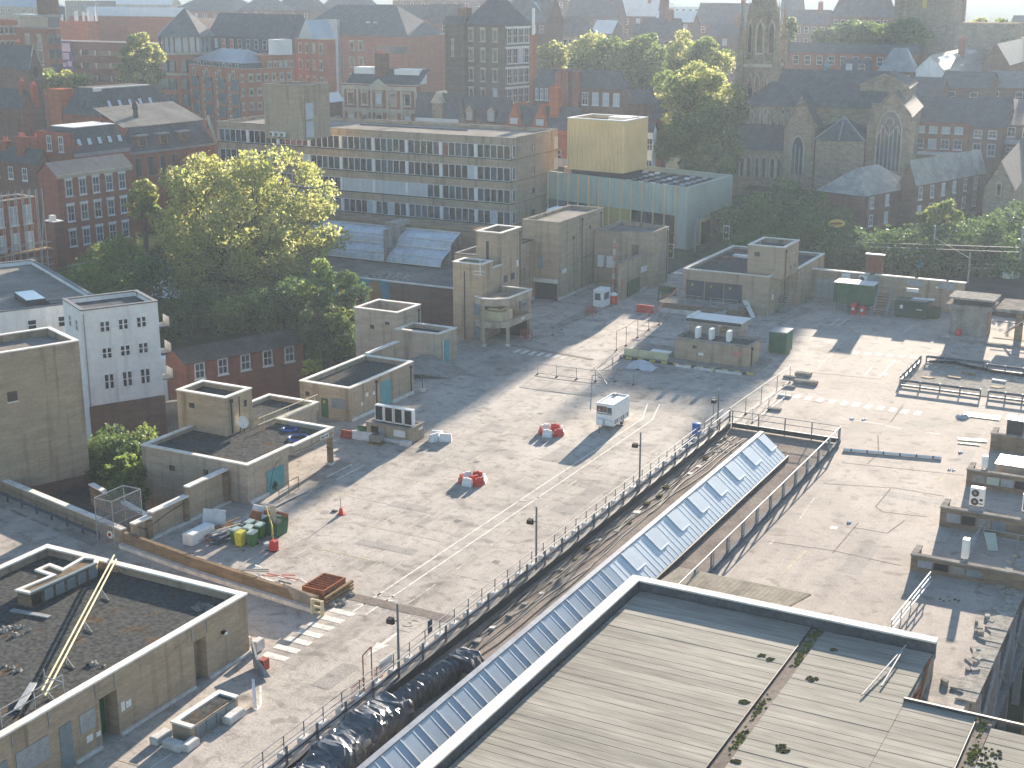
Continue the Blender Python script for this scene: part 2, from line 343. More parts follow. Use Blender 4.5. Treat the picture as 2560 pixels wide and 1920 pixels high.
# arrows and lettering on the deck
p, q = g('31', 1225, 490), g('31', 960, 690); d = Vector((q.x-p.x, q.y-p.y)).normalized(); n = Vector((-d.y, d.x)); P2, Q2 = Vector(p[:2]), Vector(q[:2]); h2 = Q2-d*1.7
mark('direction_arrow', [P2-n*.1, P2+n*.1, h2+n*.13, h2+n*.42, Q2, h2-n*.42, h2-n*.13], 'paint', .009)
for (k, x, y, dx, dy) in (('31',1095,165,-1,-.1),('22',130,1000,-.6,-1),('21',1755,1410,-.2,-1),('12',555,1320,-.2,-1),('22',1520,120,.1,-1)):
    c = Vector(g(k, x, y)[:2]); d = Vector((dx, dy)).normalized(); n = Vector((-d.y, d.x))
    mark('direction_arrow', [c-d*1.0-n*.09, c-d*1.0+n*.09, c+n*.09, c+n*.32, c+d*.8, c-n*.32, c-n*.09], 'paint_worn', .009)
def text_mesh(s, size, m, parent, mtx, name='lettering', extr=.004):
    cu = bpy.data.curves.new('t', 'FONT'); cu.body = s; cu.size = size; cu.align_x = 'CENTER'; cu.align_y = 'CENTER'; cu.extrude = extr
    tmp = bpy.data.objects.new('t', cu); COL.objects.link(tmp)
    me = bpy.data.meshes.new_from_object(tmp.evaluated_get(bpy.context.evaluated_depsgraph_get()))
    bpy.data.objects.remove(tmp); bpy.data.curves.remove(cu)
    me.name = name; me.materials.clear(); me.materials.append(M[m])
    o = bpy.data.objects.new(name, me); COL.objects.link(o); o.parent = parent; o.matrix_basis = mtx; ORG[o] = ORG.get(parent); return o
def facing(face, x, y, z):     # lettering lying on a wall: 'F' looks to -y, 'R' looks to +x, 'T' on the floor
    if face == 'F': return Matrix.Translation((x, y, z)) @ Matrix.Rotation(R(90), 4, 'X')
    if face == 'R': return Matrix.Translation((x, y, z)) @ Matrix.Rotation(R(90), 4, 'Z') @ Matrix.Rotation(R(90), 4, 'X')
    return Matrix.Translation((x, y, z))
c = g('31', 1335, 410); text_mesh('5', 1.5, 'paint_worn', deck, facing('T', c.x, c.y, .012) @ Matrix.Rotation(R(0), 4, 'Z'))
for e in (-1, 1):
    line((c.x-.55, c.y+e*1.0), (c.x+.55, c.y+e*1.0), .1, 'paint_worn', .009); line((c.x+e*.6, c.y-.9), (c.x+e*.6, c.y+.9), .1, 'paint_worn', .009)
# worn lines and seams over the east side
for (k,x0,y0,x1,y1,wd,m) in [('23',620,295,1000,350,.14,'paint'),('23',1010,360,1150,388,.16,'paint'),('23',1370,418,1490,432,.14,'paint'),('23',830,95,1200,170,.12,'paint_worn'),('23',1250,180,1600,245,.12,'paint_worn'),
    ('23',250,1200,400,985,.12,'paint_worn'),('23',120,1640,330,1440,.14,'paint_yellow'),('23',230,1555,315,1565,.12,'paint_worn'),('23',310,1475,390,1485,.12,'paint_worn'),('23',0,1390,60,1345,.2,'paint_worn'),('23',390,980,600,1000,.08,'paint_worn'),('23',1460,870,1540,770,.1,'paint_yellow'),
    ('13',840,1580,900,1510,.12,'paint'),('13',960,1600,1100,1450,.14,'paint'),('13',1160,1220,1260,1150,.12,'paint'),('13',530,1160,620,1090,.12,'paint'),('13',600,1160,690,1100,.12,'paint'),('13',420,1530,620,1320,.16,'paint_worn'),('13',120,1180,230,1080,.1,'paint_worn'),
    ('12',40,1115,340,1040,.1,'paint'),('12',90,1050,260,1030,.08,'paint_worn'),('12',810,1140,900,1090,.14,'paint'),('12',130,1140,250,1090,.1,'paint_worn'),('12',700,1330,1000,1200,.08,'paint_worn')]:
    line(g(k, x0, y0), g(k, x1, y1), wd, m, .010)
for (k, P) in [('23',[(640,680),(1700,790)]),('23',[(480,860),(1100,900),(1520,970)]),('23',[(1060,905),(930,1060),(990,1105),(1380,1150)]),('23',[(740,1240),(1030,1290),(1180,1180)]),('23',[(0,1360),(560,1440),(1150,1570)]),('23',[(950,440),(955,600),(860,690)]),('13',[(380,1560),(980,1620)]),('23',[(1170,180),(1060,330)]),('23',[(780,1200),(560,1460)])]:
    for p, q in zip(P[:-1], P[1:]): line(g(k, *p), g(k, *q), .085, 'tarmac_seam', .011, 'tarmac_seam')
line(g('31',800,170), g('31',1900,430), .9, 'walkway', .012, 'expansion_strip'); line(g('31',800,170), g('31',1900,430), .06, 'tarmac_seam', .015, 'tarmac_seam')
line(g('12',0,1325), g('12',700,1450), .5, 'walkway', .012, 'expansion_strip')
# ---------------------------------------------------------------- flat-roofed blocks with coped parapets
def flat_block(name, label, poly, z0, z1, wall='buff', roof='felt_roof', cop='coping', par=.35, t=.28, cat='building', ct=.09, cw=.05, group=None, strips=True):
    cx = sum(p[0] for p in poly)/len(poly); cy = sum(p[1] for p in poly)/len(poly)
    o = thing(name, label, cat, (cx, cy, z0), 0, group); n = len(poly); inn = inset(poly, t)
    mb = MB().prism(poly, z0, z1, top=False)
    P = [(p[0],p[1],z1) for p in poly]+[(p[0],p[1],z1) for p in inn]+[(p[0],p[1],z1-par-.05) for p in inn]
    F = []
    for i in range(n):
        j = (i+1) % n; F += [(i, j, n+j, n+i), (n+i, n+j, 2*n+j, 2*n+i)]
    mb.pts(P, F); mb.build('wall', wall, o)
    MB().quad(*[(p[0],p[1],z1-par) for p in inset(poly, t-.01)]).build('roof', roof, o)
    if cop:
        a, b = inset(poly, -cw), inset(poly, t+cw)
        for i in range(n):
            j = (i+1) % n
            Q = [a[i], a[j], b[j], b[i]]
            MB().prism(Q, z1+.002, z1+ct).build('coping', cop, o)
    return o
def rect(x0, x1, y0, y1): return [(x0,y0),(x1,y0),(x1,y1),(x0,y1)]
def panel(o, name, m, face, at, s0, s1, z0, z1, d=.04, off=0.0):
    mb = MB()
    if face == 'F': mb.box(s0, s1, at-d, at-off, z0, z1)
    elif face == 'R': mb.box(at+off, at+d, s0, s1, z0, z1)
    return mb.build(name, m, o)
# ---------------------------------------------------------------- foreground hall with sheeted roof
hall = thing('sheet_roofed_hall', 'large near hall with pale ribbed sheet roof and white parapet, lower right corner', 'building', (-20,50,-9))
MB().prism([(-29.95,30),(6,30),(6,64.6),(-12.6,64.6),(-12.6,71.6),(-29.95,71.6)], -9, 1.30).build('wall', 'concrete', hall)
ZR = 1.45; row = 0
def sheets(b0, b1, a0, a1, n0=0):
    global row
    a = a0; k = 0
    while a < a1-.05:
        e = min(a+.62, a1); lift = rnd.uniform(0, .016)
        MB().pts([(b0,a,ZR+lift),(b1,a,ZR+lift),(b1,e-.035,ZR+lift-.0),(b0,e-.035,ZR+lift),(b0,a,ZR-.12),(b1,a,ZR-.12),(b1,e-.035,ZR-.12),(b0,e-.035,ZR-.12)],
                 [(0,1,2,3),(4,5,1,0),(5,6,2,1),(6,7,3,2),(7,4,0,3)]).build('roof_sheet', 'sheet_roof%d' % rnd.choice((0,0,1,2)), hall)
        a = e; k += 1
sheets(-29.6, -19.25, 44.0, 71.4); sheets(-18.5, -12.72, 44.0, 71.3); sheets(-12.7, -9.3, 44.0, 65.5); sheets(-8.45, 3, 44.0, 64.7)
for b in (-18.87, -8.87):
    MB().box(b-.36, b+.36, 40, 71.4 if b < -15 else 65.2, 1.2, 1.36).build('gutter', 'walkway', hall)
    MB().box(b-.40, b-.36, 40, 71.4 if b < -15 else 65.2, 1.2, 1.50).build('gutter_edge', 'black', hall)
for (b, a, r) in [(-18.87,70.6,.36),(-18.9,69.2,.34),(-18.8,67.5,.3),(-8.9,64.7,.36),(-8.8,62.0,.3),(-18.8,58.0,.3),(-18.9,61.5,.25)]:
    mb = MB()
    for i in range(60):
        x, y = b+rnd.gauss(0, r*.4), a+rnd.gauss(0, .6); x = max(b-.34, min(b+.34, x)); s = rnd.uniform(.03, .09)
        mb.pts([(x-s,y-s,1.365),(x+s,y-s,1.365),(x+s,y+s,1.365),(x-s,y+s,1.365),(x,y,1.365+s*.8)], [(0,1,4),(1,2,4),(2,3,4),(3,0,4)])
    o = mb.build('moss_clump', 'moss_green', hall); o['kind'] = 'stuff'
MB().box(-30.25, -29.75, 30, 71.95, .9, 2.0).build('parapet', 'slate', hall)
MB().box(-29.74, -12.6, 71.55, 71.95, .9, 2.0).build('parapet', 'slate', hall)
MB().box(-30.33, -29.68, 30, 72.02, 2.003, 2.1).build('coping', 'coping', hall)
MB().box(-29.67, -12.55, 71.38, 72.02, 2.003, 2.1).build('coping', 'coping', hall)
MB().box(-12.8, 3, 65.35, 65.5, 1.47, 1.62).build('edge_trim', 'dark_metal', hall)
for (p, q) in (((-12.75,65.4,.2),(-12.6,70.4,1.4)), ((-12.3,65.5,.1),(-12.55,69.5,1.3)), ((-12.9,65.2,.2),(-12.4,67.2,1.2))): MB().beam(p, q, .12, .14).build('broken_joist', 'rust', hall)
for (p, q) in ((('33',810,1030),('33',1190,600)), (('33',980,950),('33',1160,650))): MB().tube(g(*p, 1.56), g(*q, 1.72), .045).build('loose_pole', 'galv', hall)
for (k, x, y, r) in (('33',385,890,.28),('33',125,1490,.38),('33',1925,1540,.55),('33',1880,1640,.55),('33',20,720,.2),('32',1935,1605,.18),('32',2010,1090,.25),('32',360,730,.5),('32',560,545,.45),('32',930,190,.6),('33',565,640,.16),('32',2160,690,.2)):
    c = g(k, x, y, ZR); mb = MB()
    for i in range(26):
        t, rr = rnd.uniform(0, 6.28), r*math.sqrt(rnd.random()); s = rnd.uniform(.04, .1)
        X, Y = c.x+rr*math.cos(t), c.y+rr*math.sin(t); mb.pts([(X-s,Y-s,ZR+.02),(X+s,Y-s,ZR+.02),(X+s,Y+s,ZR+.02),(X-s,Y+s,ZR+.02),(X,Y,ZR+.02+s*.5)], [(0,1,4),(1,2,4),(2,3,4),(3,0,4)])
    o = mb.build('moss_clump', 'moss', hall); o['kind'] = 'stuff'
canopy = thing('ribbed_canopy', 'pale ribbed canopy sheet behind the white hall parapet', 'canopy', (-27,75,0))
c0, c1, c2, c3 = g('22',1240,1659,1.2), g('22',1310,1580,1.2), g('22',2212,1659,1.2), g('32',1960,175,1.2)
for i in range(26): 
    t = i/26; a = 72.1+4.2*t; MB().box(-29.6+.02*i, -22.0+.05*i, a, a+.11, 1.0+.004*i, 1.12+.004*i).build('rib', 'pale_stone', canopy)
for x in (-29.3, -22.4): MB().box(x-.05, x+.05, 76.0, 76.1, 0, 1.0).build('post', 'galv', canopy)
# ---------------------------------------------------------------- walkway well and skylight
well = struct('walkway_well', MB().box(-37.3, -27.9, 38, 108.2, .004, .014), 'walkway')
sk = thing('long_skylight', 'long pitched skylight of pale blue panes running diagonally down the walkway', 'skylight', (-31.5,70,0))
RB, RZ, EB, EZ = -32.45, 2.0, -30.42, .35
MB().prism([(-32.9,38),(EB-.02,38),(EB-.02,102.6),(-32.9,102.6)], .016, .3).build('kerb', 'concrete', sk)
MB().pts([(-32.85,38,.3),(-32.85,102.3,.3),(RB-.1,102.3,RZ-.05),(RB-.1,38,RZ-.05)], [(0,1,2,3)]).build('back_slope', 'lead', sk)
MB().pts([(-32.85,102.35,.3),(EB,102.35,EZ-.05),(RB-.1,102.35,RZ-.05)], [(0,1,2)]).build('end_gable', 'lead', sk)
MB().box(RB-.28, RB+.06, 38, 102.45, RZ-.06, RZ+.05).build('ridge_cap', 'lead', sk)
def slope_pt(u, a, h=0):   # u 0 at the ridge, 1 at the eave
    nx, nz = (RZ-EZ), (EB-RB); L = math.hypot(nx, nz); return (RB+(EB-RB)*u+nx/L*h, a, RZ+(EZ-RZ)*u+nz/L*h)
def slope_box(u0, u1, a0, a1, h0, h1):
    P = [slope_pt(u, a, h) for h in (h0, h1) for (u, a) in ((u0,a0),(u1,a0),(u1,a1),(u0,a1))]
    return MB().pts(P, [(3,2,1,0),(4,5,6,7),(0,1,5,4),(1,2,6,5),(2,3,7,6),(3,0,4,7)])
a = 40.0; i = 0
while a < 102:
    near = a < 73
    wd = (1.05 if i % 2 == 0 else .55) if near else .62
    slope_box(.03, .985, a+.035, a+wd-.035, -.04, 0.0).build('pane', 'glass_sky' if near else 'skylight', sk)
    slope_box(.02, 1.0, a-.025, a+.025, -.05, .014 if not (near and i % 2 == 0) else .05).build('glazing_bar', 'white_paint' if near else 'sky_bar', sk)
    if not near and i % 6 == 2: 
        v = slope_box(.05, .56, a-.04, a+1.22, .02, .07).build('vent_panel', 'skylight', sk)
        slope_box(.03, .58, a-.10, a-.04, .015, .085).build('vent_frame', 'sky_bar', sk); slope_box(.56, .60, a-.04, a+1.26, .015, .085).build('vent_frame', 'sky_bar', sk)
    if near and i % 2 == 0: slope_box(.90, .93, a+.04, a+wd-.04, 0, .03).build('glazing_bar', 'white_paint', sk)
    a += wd; i += 1
MB().box(EB, EB+.10, 38, 102.5, .02, EZ+.04).build('eave_board', 'dark_metal', sk)

# repaired patches and drain covers on the deck
for (b,a,w_,l_) in ((-52.5,79.5,3.2,1.1),(-47.5,93.5,1.6,4.2),(-55.5,98,2.2,2.0),(-41.5,84,1.4,6.0),(-50.5,72.5,4.4,.9),(-42.2,99,1.6,2.4),(-56,111,5.0,1.2),(-48,109.5,3.4,1.0),(-41.5,55,1.2,3.0),(-62,134,1.2,5),(-22,98,5.2,1.2),(-21,83,1.4,5.5),(-24.5,116,2.4,1.6),(-31,145,4.5,1.4),(-19,108,1.2,3.8)):
    mark('repair_patch', [(b,a),(b+w_,a+.06),(b+w_-.05,a+l_),(b+.04,a+l_-.05)], 'deck_patch', .0075)
for (b,a) in ((-51.8,90.5),(-46.8,79.0),(-53.2,104.2),(-41.0,74.0),(-23.5,90.0),(-30.2,131.0)): mark('drain_cover', [(b,a),(b+.45,a),(b+.45,a+.45),(b,a+.45)], 'dark_metal', .012)
# ---------------------------------------------------------------- near service building, lower left
fl = thing('service_building', 'near buff brick service building with mossy flat roof and recessed doors, lower left', 'building', (-54,45,0))
X1 = -46.7
wallp = [(-62,28),(X1,28),(X1,45.1),(-47.55,45.1),(-47.55,46.3),(X1,46.3),(X1,52.0),(-47.4,52.0),(-47.4,53.0),(X1,53.0),(X1,56.5),(-61.7,56.5),(-61.7,52.6),(-62,52.6)]
MB().prism(wallp, 0, 2.55).build('wall', 'buff', fl)
outl = [(-66,28),(X1,28),(X1,56.5),(-61.6,56.5),(-61.6,52.7),(-66,52.7)]
inn = inset(outl, .3); n = len(outl); mb = MB()
P = [(x,y,2.553) for x,y in outl]+[(x,y,3.5) for x,y in outl]+[(x,y,3.5) for x,y in inn]+[(x,y,3.0) for x,y in inn]
F = []
for i in range(n):
    j = (i+1) % n; F += [(i,j,n+j,n+i),(n+i,n+j,2*n+j,2*n+i),(2*n+i,2*n+j,3*n+j,3*n+i)]
F.append(tuple(range(n-1,-1,-1))); mb.pts(P, F).build('parapet', 'buff', fl)
MB().quad(*[(x,y,3.05) for x,y in inset(outl,.29)]).build('roof', 'moss_roof', fl)
a_, b_ = inset(outl, -.06), inset(outl, .38)
for i in range(n): MB().prism([a_[i],a_[(i+1)%n],b_[(i+1)%n],b_[i]], 3.503, 3.6).build('coping', 'coping', fl)
panel(fl, 'door', 'grey_door', 'R', -47.4, 52.12, 52.72, .1, 2.0); panel(fl, 'door', 'green_paint', 'R', -47.55, 45.2, 46.2, .05, 2.3)
panel(fl, 'door', 'grey_door', 'R', X1, 42.45, 43.2, .1, 2.35); panel(fl, 'door', 'grey_door', 'R', X1, 38.6, 39.3, .1, 2.35)
panel(fl, 'boarded_window', 'galv', 'R', X1, 43.75, 44.75, 1.35, 2.35); panel(fl, 'boarded_window', 'galv', 'R', X1, 39.8, 41.8, 1.2, 2.35)
for (s0,s1,z0,z1) in ((44.1,44.5,.7,1.05),(44.75,45.02,.7,.95),(46.5,46.75,1.2,1.7),(46.85,47.2,1.25,1.6),(40.6,41.0,.45,.8)): panel(fl, 'notice', 'sign_white', 'R', X1, s0, s1, z0, z1, .02)
for s in (39.7,41.9,44.9,46.2,51.9,53.1): MB().tube((X1+.03,s,2.7),(X1+.03,s,3.5),.025).build('downpipe', 'galv', fl)
for (s0, s1) in ((46.35,51.9),(53.05,56.5),(43.3,45.0)): MB().box(X1+.002, X1+.14, s0, s1, 0, .16).build('kerb_skirting', 'white_block', fl)
lamp = MB().bevbox(X1, X1+.2, 54.2, 54.45, 2.1, 2.28, .03).build('bulkhead_lamp', 'black', fl); MB().box(X1+.03, X1+.22, 54.28, 54.5, 2.06, 2.2).build('lamp_lens', 'white_plastic', fl)
rl = thing('roof_upstand', 'low coped rooflight upstand with a stepped end on the mossy roof', 'rooflight', (-58,52,3.05))
zc = 3.95; L_ = [tuple(g('30',130,118,zc)[:2]),tuple(g('30',262,148,zc)[:2]),tuple(g('20',840,1545,zc)[:2]),tuple(g('20',850,1500,zc)[:2]),tuple(g('20',720,1488,zc)[:2]),tuple(g('20',545,1590,zc)[:2]),tuple(g('20',430,1548,zc)[:2]),tuple(g('20',300,1605,zc)[:2]),tuple(g('20',440,1650,zc)[:2])]
MB().prism(inset(L_,.06), 3.05, 3.85).build('wall','buff_dark',rl)
p_, q_ = inset(L_,-.02), inset(L_,.22)
for i in range(9): MB().prism([p_[i],p_[(i+1)%9],q_[(i+1)%9],q_[i]],3.853,3.96).build('coping','coping' if i != 1 else 'grey_door',rl)
a0, a1 = Vector(L_[1]), Vector(L_[2]); dd = (a1-a0).normalized(); nn = Vector((dd.y,-dd.x))
for i in range(6): p = a0+(a1-a0)*(i/6+.02); q = a0+(a1-a0)*((i+1)/6-.02); MB().prism([tuple(p),tuple(q),tuple(q+nn*.04),tuple(p+nn*.04)],3.15,3.78).build('glazing_panel','glass_dark' if i == 0 else 'grey_door',rl)
rails = thing('roof_handrail', 'pair of long pale rails lying across the mossy roof', 'railing', (-54,48,3.05))
for (x0,y0,x1,y1) in ((990,1480,None,None),):
    p, q = g('20',985,1478,3.7), g('30',360,990,3.5); MB().tube(p, q, .05).build('rail', 'cream', rails)
    p2, q2 = g('20',1003,1515,3.7), g('30',385,1035,3.5); MB().tube(p2, q2, .05).build('rail', 'cream', rails)
    for t in (.02,.25,.5,.75,.97):
        m_ = p2.lerp(q2, t); MB().tube((m_.x,m_.y,3.05), m_, .03).build('post', 'galv', rails); MB().tube((m_.x,m_.y,3.09), (m_.x+.7,m_.y-.1,3.09), .03).build('foot', 'dark_metal', rails)
        MB().tube(m_, (m_.x+.65, m_.y-.1, 3.09), .02).build('stay', 'galv', rails)
guard = thing('roof_guard_rail', 'galvanised guard rail along the near edge of the mossy roof', 'railing', (-48,43,3.05))
for z in (3.5+.35, 3.5+.75): MB().tube((-47.6,34,z),(-47.6,43.8,z),.03).build('rail', 'galv', guard)
for y in (36,38,40,42,43.8): MB().tube((-47.6,y,3.05),(-47.6,y,4.25),.03).build('post', 'galv', guard)
MB().tube((-47.6,43.8,3.85),(-48.8,43.8,3.85),.03).build('rail', 'galv', guard); MB().tube((-48.8,43.8,3.05),(-48.8,43.8,4.25),.03).build('post', 'galv', guard)
pl = solo('plank', MB().beam(g('30',150,1160,3.1), g('30',290,930,3.35), .35, .06), 'white_block', 'pale plank leaning near the guard rail on the mossy roof', 'plank')
solo('metal_channel', MB().beam(g('30',100,300,3.07), g('30',430,360,3.07), .3, .08), 'galv', 'white metal channel lying near the rooflight upstand', 'channel')
def rubble_pile(name, label, k, x, y, z, r, n, m='rubble', size=.14, cat='rubble'):
    c = g(k, x, y, z); mb = MB()
    for i in range(n):
        t, q = rnd.uniform(0, 6.28), r*math.sqrt(rnd.random()); s = size*rnd.uniform(.4, 1.2); X, Y = c.x+q*math.cos(t), c.y+q*math.sin(t)*.7
        j = lambda: rnd.uniform(.6, 1.2)*s
        mb.pts([(X-j(),Y-j(),z),(X+j(),Y-j(),z),(X+j(),Y+j(),z),(X-j(),Y+j(),z),(X-j()*.5,Y-j()*.5,z+j()),(X+j()*.5,Y-j()*.4,z+j()),(X+j()*.4,Y+j()*.5,z+j()*.8),(X-j()*.5,Y+j()*.4,z+j())],
               [(4,5,6,7),(0,1,5,4),(1,2,6,5),(2,3,7,6),(3,0,4,7)])
    o = solo(name, mb, m, label, cat, (c.x, c.y, z)); o['kind'] = 'stuff'; return o
rubble_pile('rubble', 'scattered pale stones on the mossy roof', '30', 130, 475, 3.05, .9, 22); rubble_pile('rubble', 'broken slab bits in the middle of the mossy roof', '30', 840, 765, 3.05, .5, 12)
rubble_pile('rubble', 'few stones near the left edge of the mossy roof', '30', 110, 800, 3.05, .6, 6); rubble_pile('rubble', 'dried debris in the far corner of the mossy roof', '30', 1760, 270, 3.05, .7, 18, 'concrete')
# planter-like brick vent box on the deck
vb = thing('vent_box', 'low coped brick vent box with glazed side standing before the service building', 'vent box', (-43.6,49,0))
MB().box(-44.3, -43.1, 47.4, 51.0, 0, .8).build('wall', 'buff', vb)
for q in ((-44.35,-44.05,47.35,51.05),(-44.048,-43.05,50.75,51.05),(-44.048,-43.05,47.35,47.65)): MB().box(*q, .803, .9).build('coping', 'coping', vb)
for i in range(4): MB().box(-43.09, -43.04, 47.7+i*.78, 48.42+i*.78, .12, .74).build('glazing_panel', 'grey_door', vb)
MB().box(-44.0, -43.2, 47.7, 50.7, .803, .83).build('moss_bed', 'moss_roof', vb)
def block(name, label, x, y, z, dx, dy, dz, m='white_block', rz=0, cat='block', group=None):
    o = solo(name, MB().bevbox(-dx/2, dx/2, -dy/2, dy/2, 0, dz, .04), m, label, cat, (0,0,0), group); o.location = (x,y,z); o.rotation_euler = (0,0,rz); return o
for i, (x,y,dx,dy,t) in enumerate(((-44.6,46.9,.5,1.1,'left'),(-43.5,46.6,1.1,.5,'front'),(-42.85,47.0,.45,.9,'right'),(-42.75,50.2,.5,1.2,'back right'))):
    block('kerb_block', f'white concrete block at the {t} corner of the brick vent box', x, y, 0, dx, dy, .42, group='white blocks round the vent box')
# ---------------------------------------------------------------- low walls around the ramp
def wall_run(name, label, P, h, t=.25, m='buff', cop='coping', z0=0.0, base=None, skirt=None):
    o = thing(name, label, 'wall', (P[0][0], P[0][1], z0))
    for i, (p, q) in enumerate(zip(P[:-1], P[1:])):
        hh = h if not isinstance(h, (list, tuple)) else h[i]
        MB().beam((*p, z0-(0 if base is None else z0-base)), (*q, z0-(0 if base is None else z0-base)), t, hh+(0 if base is None else z0-base)).build('wall_panel', m, o)
        if cop: MB().beam((*p, z0+hh+.003), (*q, z0+hh+.003), t+.16, .1).build('coping', cop, o)
        if skirt: 
            d = (Vector(q)-Vector(p)).normalized(); n = Vector((d.y, -d.x))*(t/2+.2)
            MB().beam((p[0]+n.x,p[1]+n.y,z0+.001), (q[0]+n.x,q[1]+n.y,z0+.001), .3, .28).build('skirting', skirt, o)
    return o
wall_run('ramp_wall', 'long brown brick dwarf wall with white skirting beside the ramp', [(-63.7,65.0),(-57.6,64.0),(-51.5,63.3),(-46.6,62.8)], (1.0,.95,.9), .3, 'buff_dark', None, skirt='white_block')
wall_run('yard_wall', 'coped grey brick wall along the dark ramp on the left', [(-100,73.2),(-78.3,68.5),(-66.5,65.9),(-64.0,65.3)], .95, .3, 'buff', base=-8.5)
wall_run('side_wall', 'short coped brick wall running back beside the wire cage', [(-72.8,71.4),(-64.9,68.5)], .7, .28, 'buff_dark', base=-8.5)
struct('yard_roof', MB().prism([(-95,74),(-78.4,68.9),(-65,66),(-65.2,68.5),(-73,71.5),(-80,78)], -1.4, -.8), 'felt_roof')
pier = thing('pilaster_wall', 'stepped coped brick wall with pilasters behind the bins', 'wall', (-63,70,0))
for i, (y0, y1, h) in enumerate(((65.2,66.9,1.5),(66.9,70.6,1.75),(70.6,74.9,2.35))):
    MB().box(-63.3, -63.0, y0, y1, -8.5, h).build('wall_panel', 'buff', pier); MB().box(-63.4, -62.9, y0+.05, y1-.02, h+.003, h+.11).build('coping', 'coping', pier)
    MB().box(-62.99, -62.75, y1-.6, y1-.2, 0, h-.1).build('pilaster', 'buff_dark', pier)
MB().path([(-62.9,65.4,1.35),(-62.85,66.2,.9),(-62.85,68.2,1.3),(-62.85,70.2,1.55)], .025).build('cable', 'black', pier)
MB().box(-62.98, -62.7, 65.3, 74.8, 0, .14).build('skirting', 'white_block', pier)
cr = thing('crash_barrier', 'blue-grey steel crash barrier beside the dark ramp', 'barrier', (-72,66,0))
MB().beam((-90,70.0,.42),(-77.4,67.3,.42),.06,.22).build('beam_rail', 'blue_metal', cr); MB().beam((-77.4,67.3,.42),(-65.9,64.8,.42),.06,.22).build('beam_rail', 'blue_metal', cr)
for i in range(12): t = i/11; MB().box(-86+20*t-.05, -86+20*t+.05, 69.1-4.2*t+.06, 69.1-4.2*t+.16, 0, .62).build('post', 'blue_metal', cr)
for i in range(5): x = -78+i*2.6; y = 66.6-i*.56; MB().prism([(x,y),(x+2.0,y-.44),(x+2.0,y-.2),(x,y+.24)], .004, .03).build('ramp_plate', 'concrete', cr)
cage = thing('wire_cage', 'tall galvanised wire mesh cage at the end of the ramp', 'cage', (-64.8,65.6,0))
def frame_box(o, x0,x1,y0,y1,z0,z1, r=.03, m='galv', mesh=None):
    for x in (x0,x1):
        for y in (y0,y1): MB().tube((x,y,z0),(x,y,z1),r).build('post', m, o)
    for z in (z1,)+((z0+z1)/2,):
        for y in (y0,y1): MB().tube((x0,y,z),(x1,y,z),r).build('rail', m, o)
        for x in (x0,x1): MB().tube((x,y0,z),(x,y1,z),r).build('rail', m, o)
def mesh_panel(o, p, q, z0, z1, m='galv', pitch=.14, r=.008):
    p, q = Vector(p), Vector(q); n = max(2, int((q-p).length/pitch)); mb = MB()
    for i in range(n+1): c = p.lerp(q, i/n); mb.tube((c.x,c.y,z0),(c.x,c.y,z1),r,3)
    for j in range(int((z1-z0)/pitch)+1): mb.tube((p.x,p.y,z0+j*pitch),(q.x,q.y,z0+j*pitch),r,3)
    b = mb.build('mesh_panel', m, o); b['kind'] = 'stuff'; return b
frame_box(cage, -65.4, -63.9, 64.3, 67.0, 0, 3.3)
for (p, q) in (((-65.4,64.3),(-63.9,64.3)),((-63.9,64.3),(-63.9,67.0)),((-65.4,64.3),(-65.4,67.0)),((-65.4,67),(-63.9,67))): mesh_panel(cage, p, q, 0, 3.3)
c = MB().lathe((0,0,0), [(.0,0),(.25,0),(.25,.02),(0,.02)], 16); s_ = c.build('round_sign', 'sign_white', cage, local=True); s_.matrix_basis = Matrix.Translation((.65,-1.42,1.0)) @ Matrix.Rotation(R(90),4,'X')
c = MB().lathe((0,0,0), [(.0,0),(.13,0),(.13,.02),(0,.02)], 16); s_ = c.build('sign_ring', 'red_dull', cage, local=True); s_.matrix_basis = Matrix.Translation((.65,-1.45,1.0)) @ Matrix.Rotation(R(90),4,'X')
# ---------------------------------------------------------------- row of plant buildings on the left of the deck
A = flat_block('plant_building', 'buff brick plant building with square tower and canopy roof, blue hoses on top',
    [(-71.1,75.0),(-61.25,75.0),(-61.25,80.0),(-61.0,80.05),(-61.0,85.2),(-66.0,85.2),(-66.0,90.2),(-71.0,90.2)], 2.25, 2.9, 'buff_pale', 'moss_roof', par=.3)
MB().prism([(-71.1,75.0),(-61.35,75.0),(-61.35,79.8),(-66.2,79.8),(-66.2,90.1),(-71.0,90.1)], -8.5, 2.25).build('wall', 'buff_pale', A)
panel(A, 'shutter_door', 'teal_door', 'R', -61.35, 77.2, 79.2, .05, 1.75)
MB().box(-61.4, -61.05, 84.75, 85.1, 0, 2.25).build('post', 'buff_dark', A); MB().box(-61.5, -60.95, 84.65, 85.2, 0, .2).build('post_base', 'white_block', A)
tp = panel(A, 'name_plate', 'sign_white', 'R', -61.0, 83.4, 84.5, 2.42, 2.72, .03)
for (q0,q1) in ((83.5,83.62),(83.66,83.76),(83.8,83.9),(84.05,84.18),(84.24,84.36)): panel(A,'plate_lettering','ink','R',-61.0,q0,q1,2.49,2.65,.036)
MB().path([(-61.0,80.1,2.45),(-61.0,82.0,2.35),(-60.97,85.0,2.6)], .02).build('cable', 'black', A); MB().path([(-61.3,78.9,2.5),(-61.3,78.0,1.8),(-61.3,77.4,.4)], .015).build('cable', 'black', A)
MB().box(-61.34, -61.1, 75.1, 77.1, 0, .25).build('skirting', 'white_block', A)
tw = flat_block('plant_tower', 'square buff tower standing on the roof of the plant building', rect(-72.2,-67.4,80.4,83.5), -8.5, 5.6, 'buff', 'felt_roof')
panel(tw, 'vent', 'glass_dark', 'R', -67.4, 82.5, 82.8, 4.4, 4.9, .03)
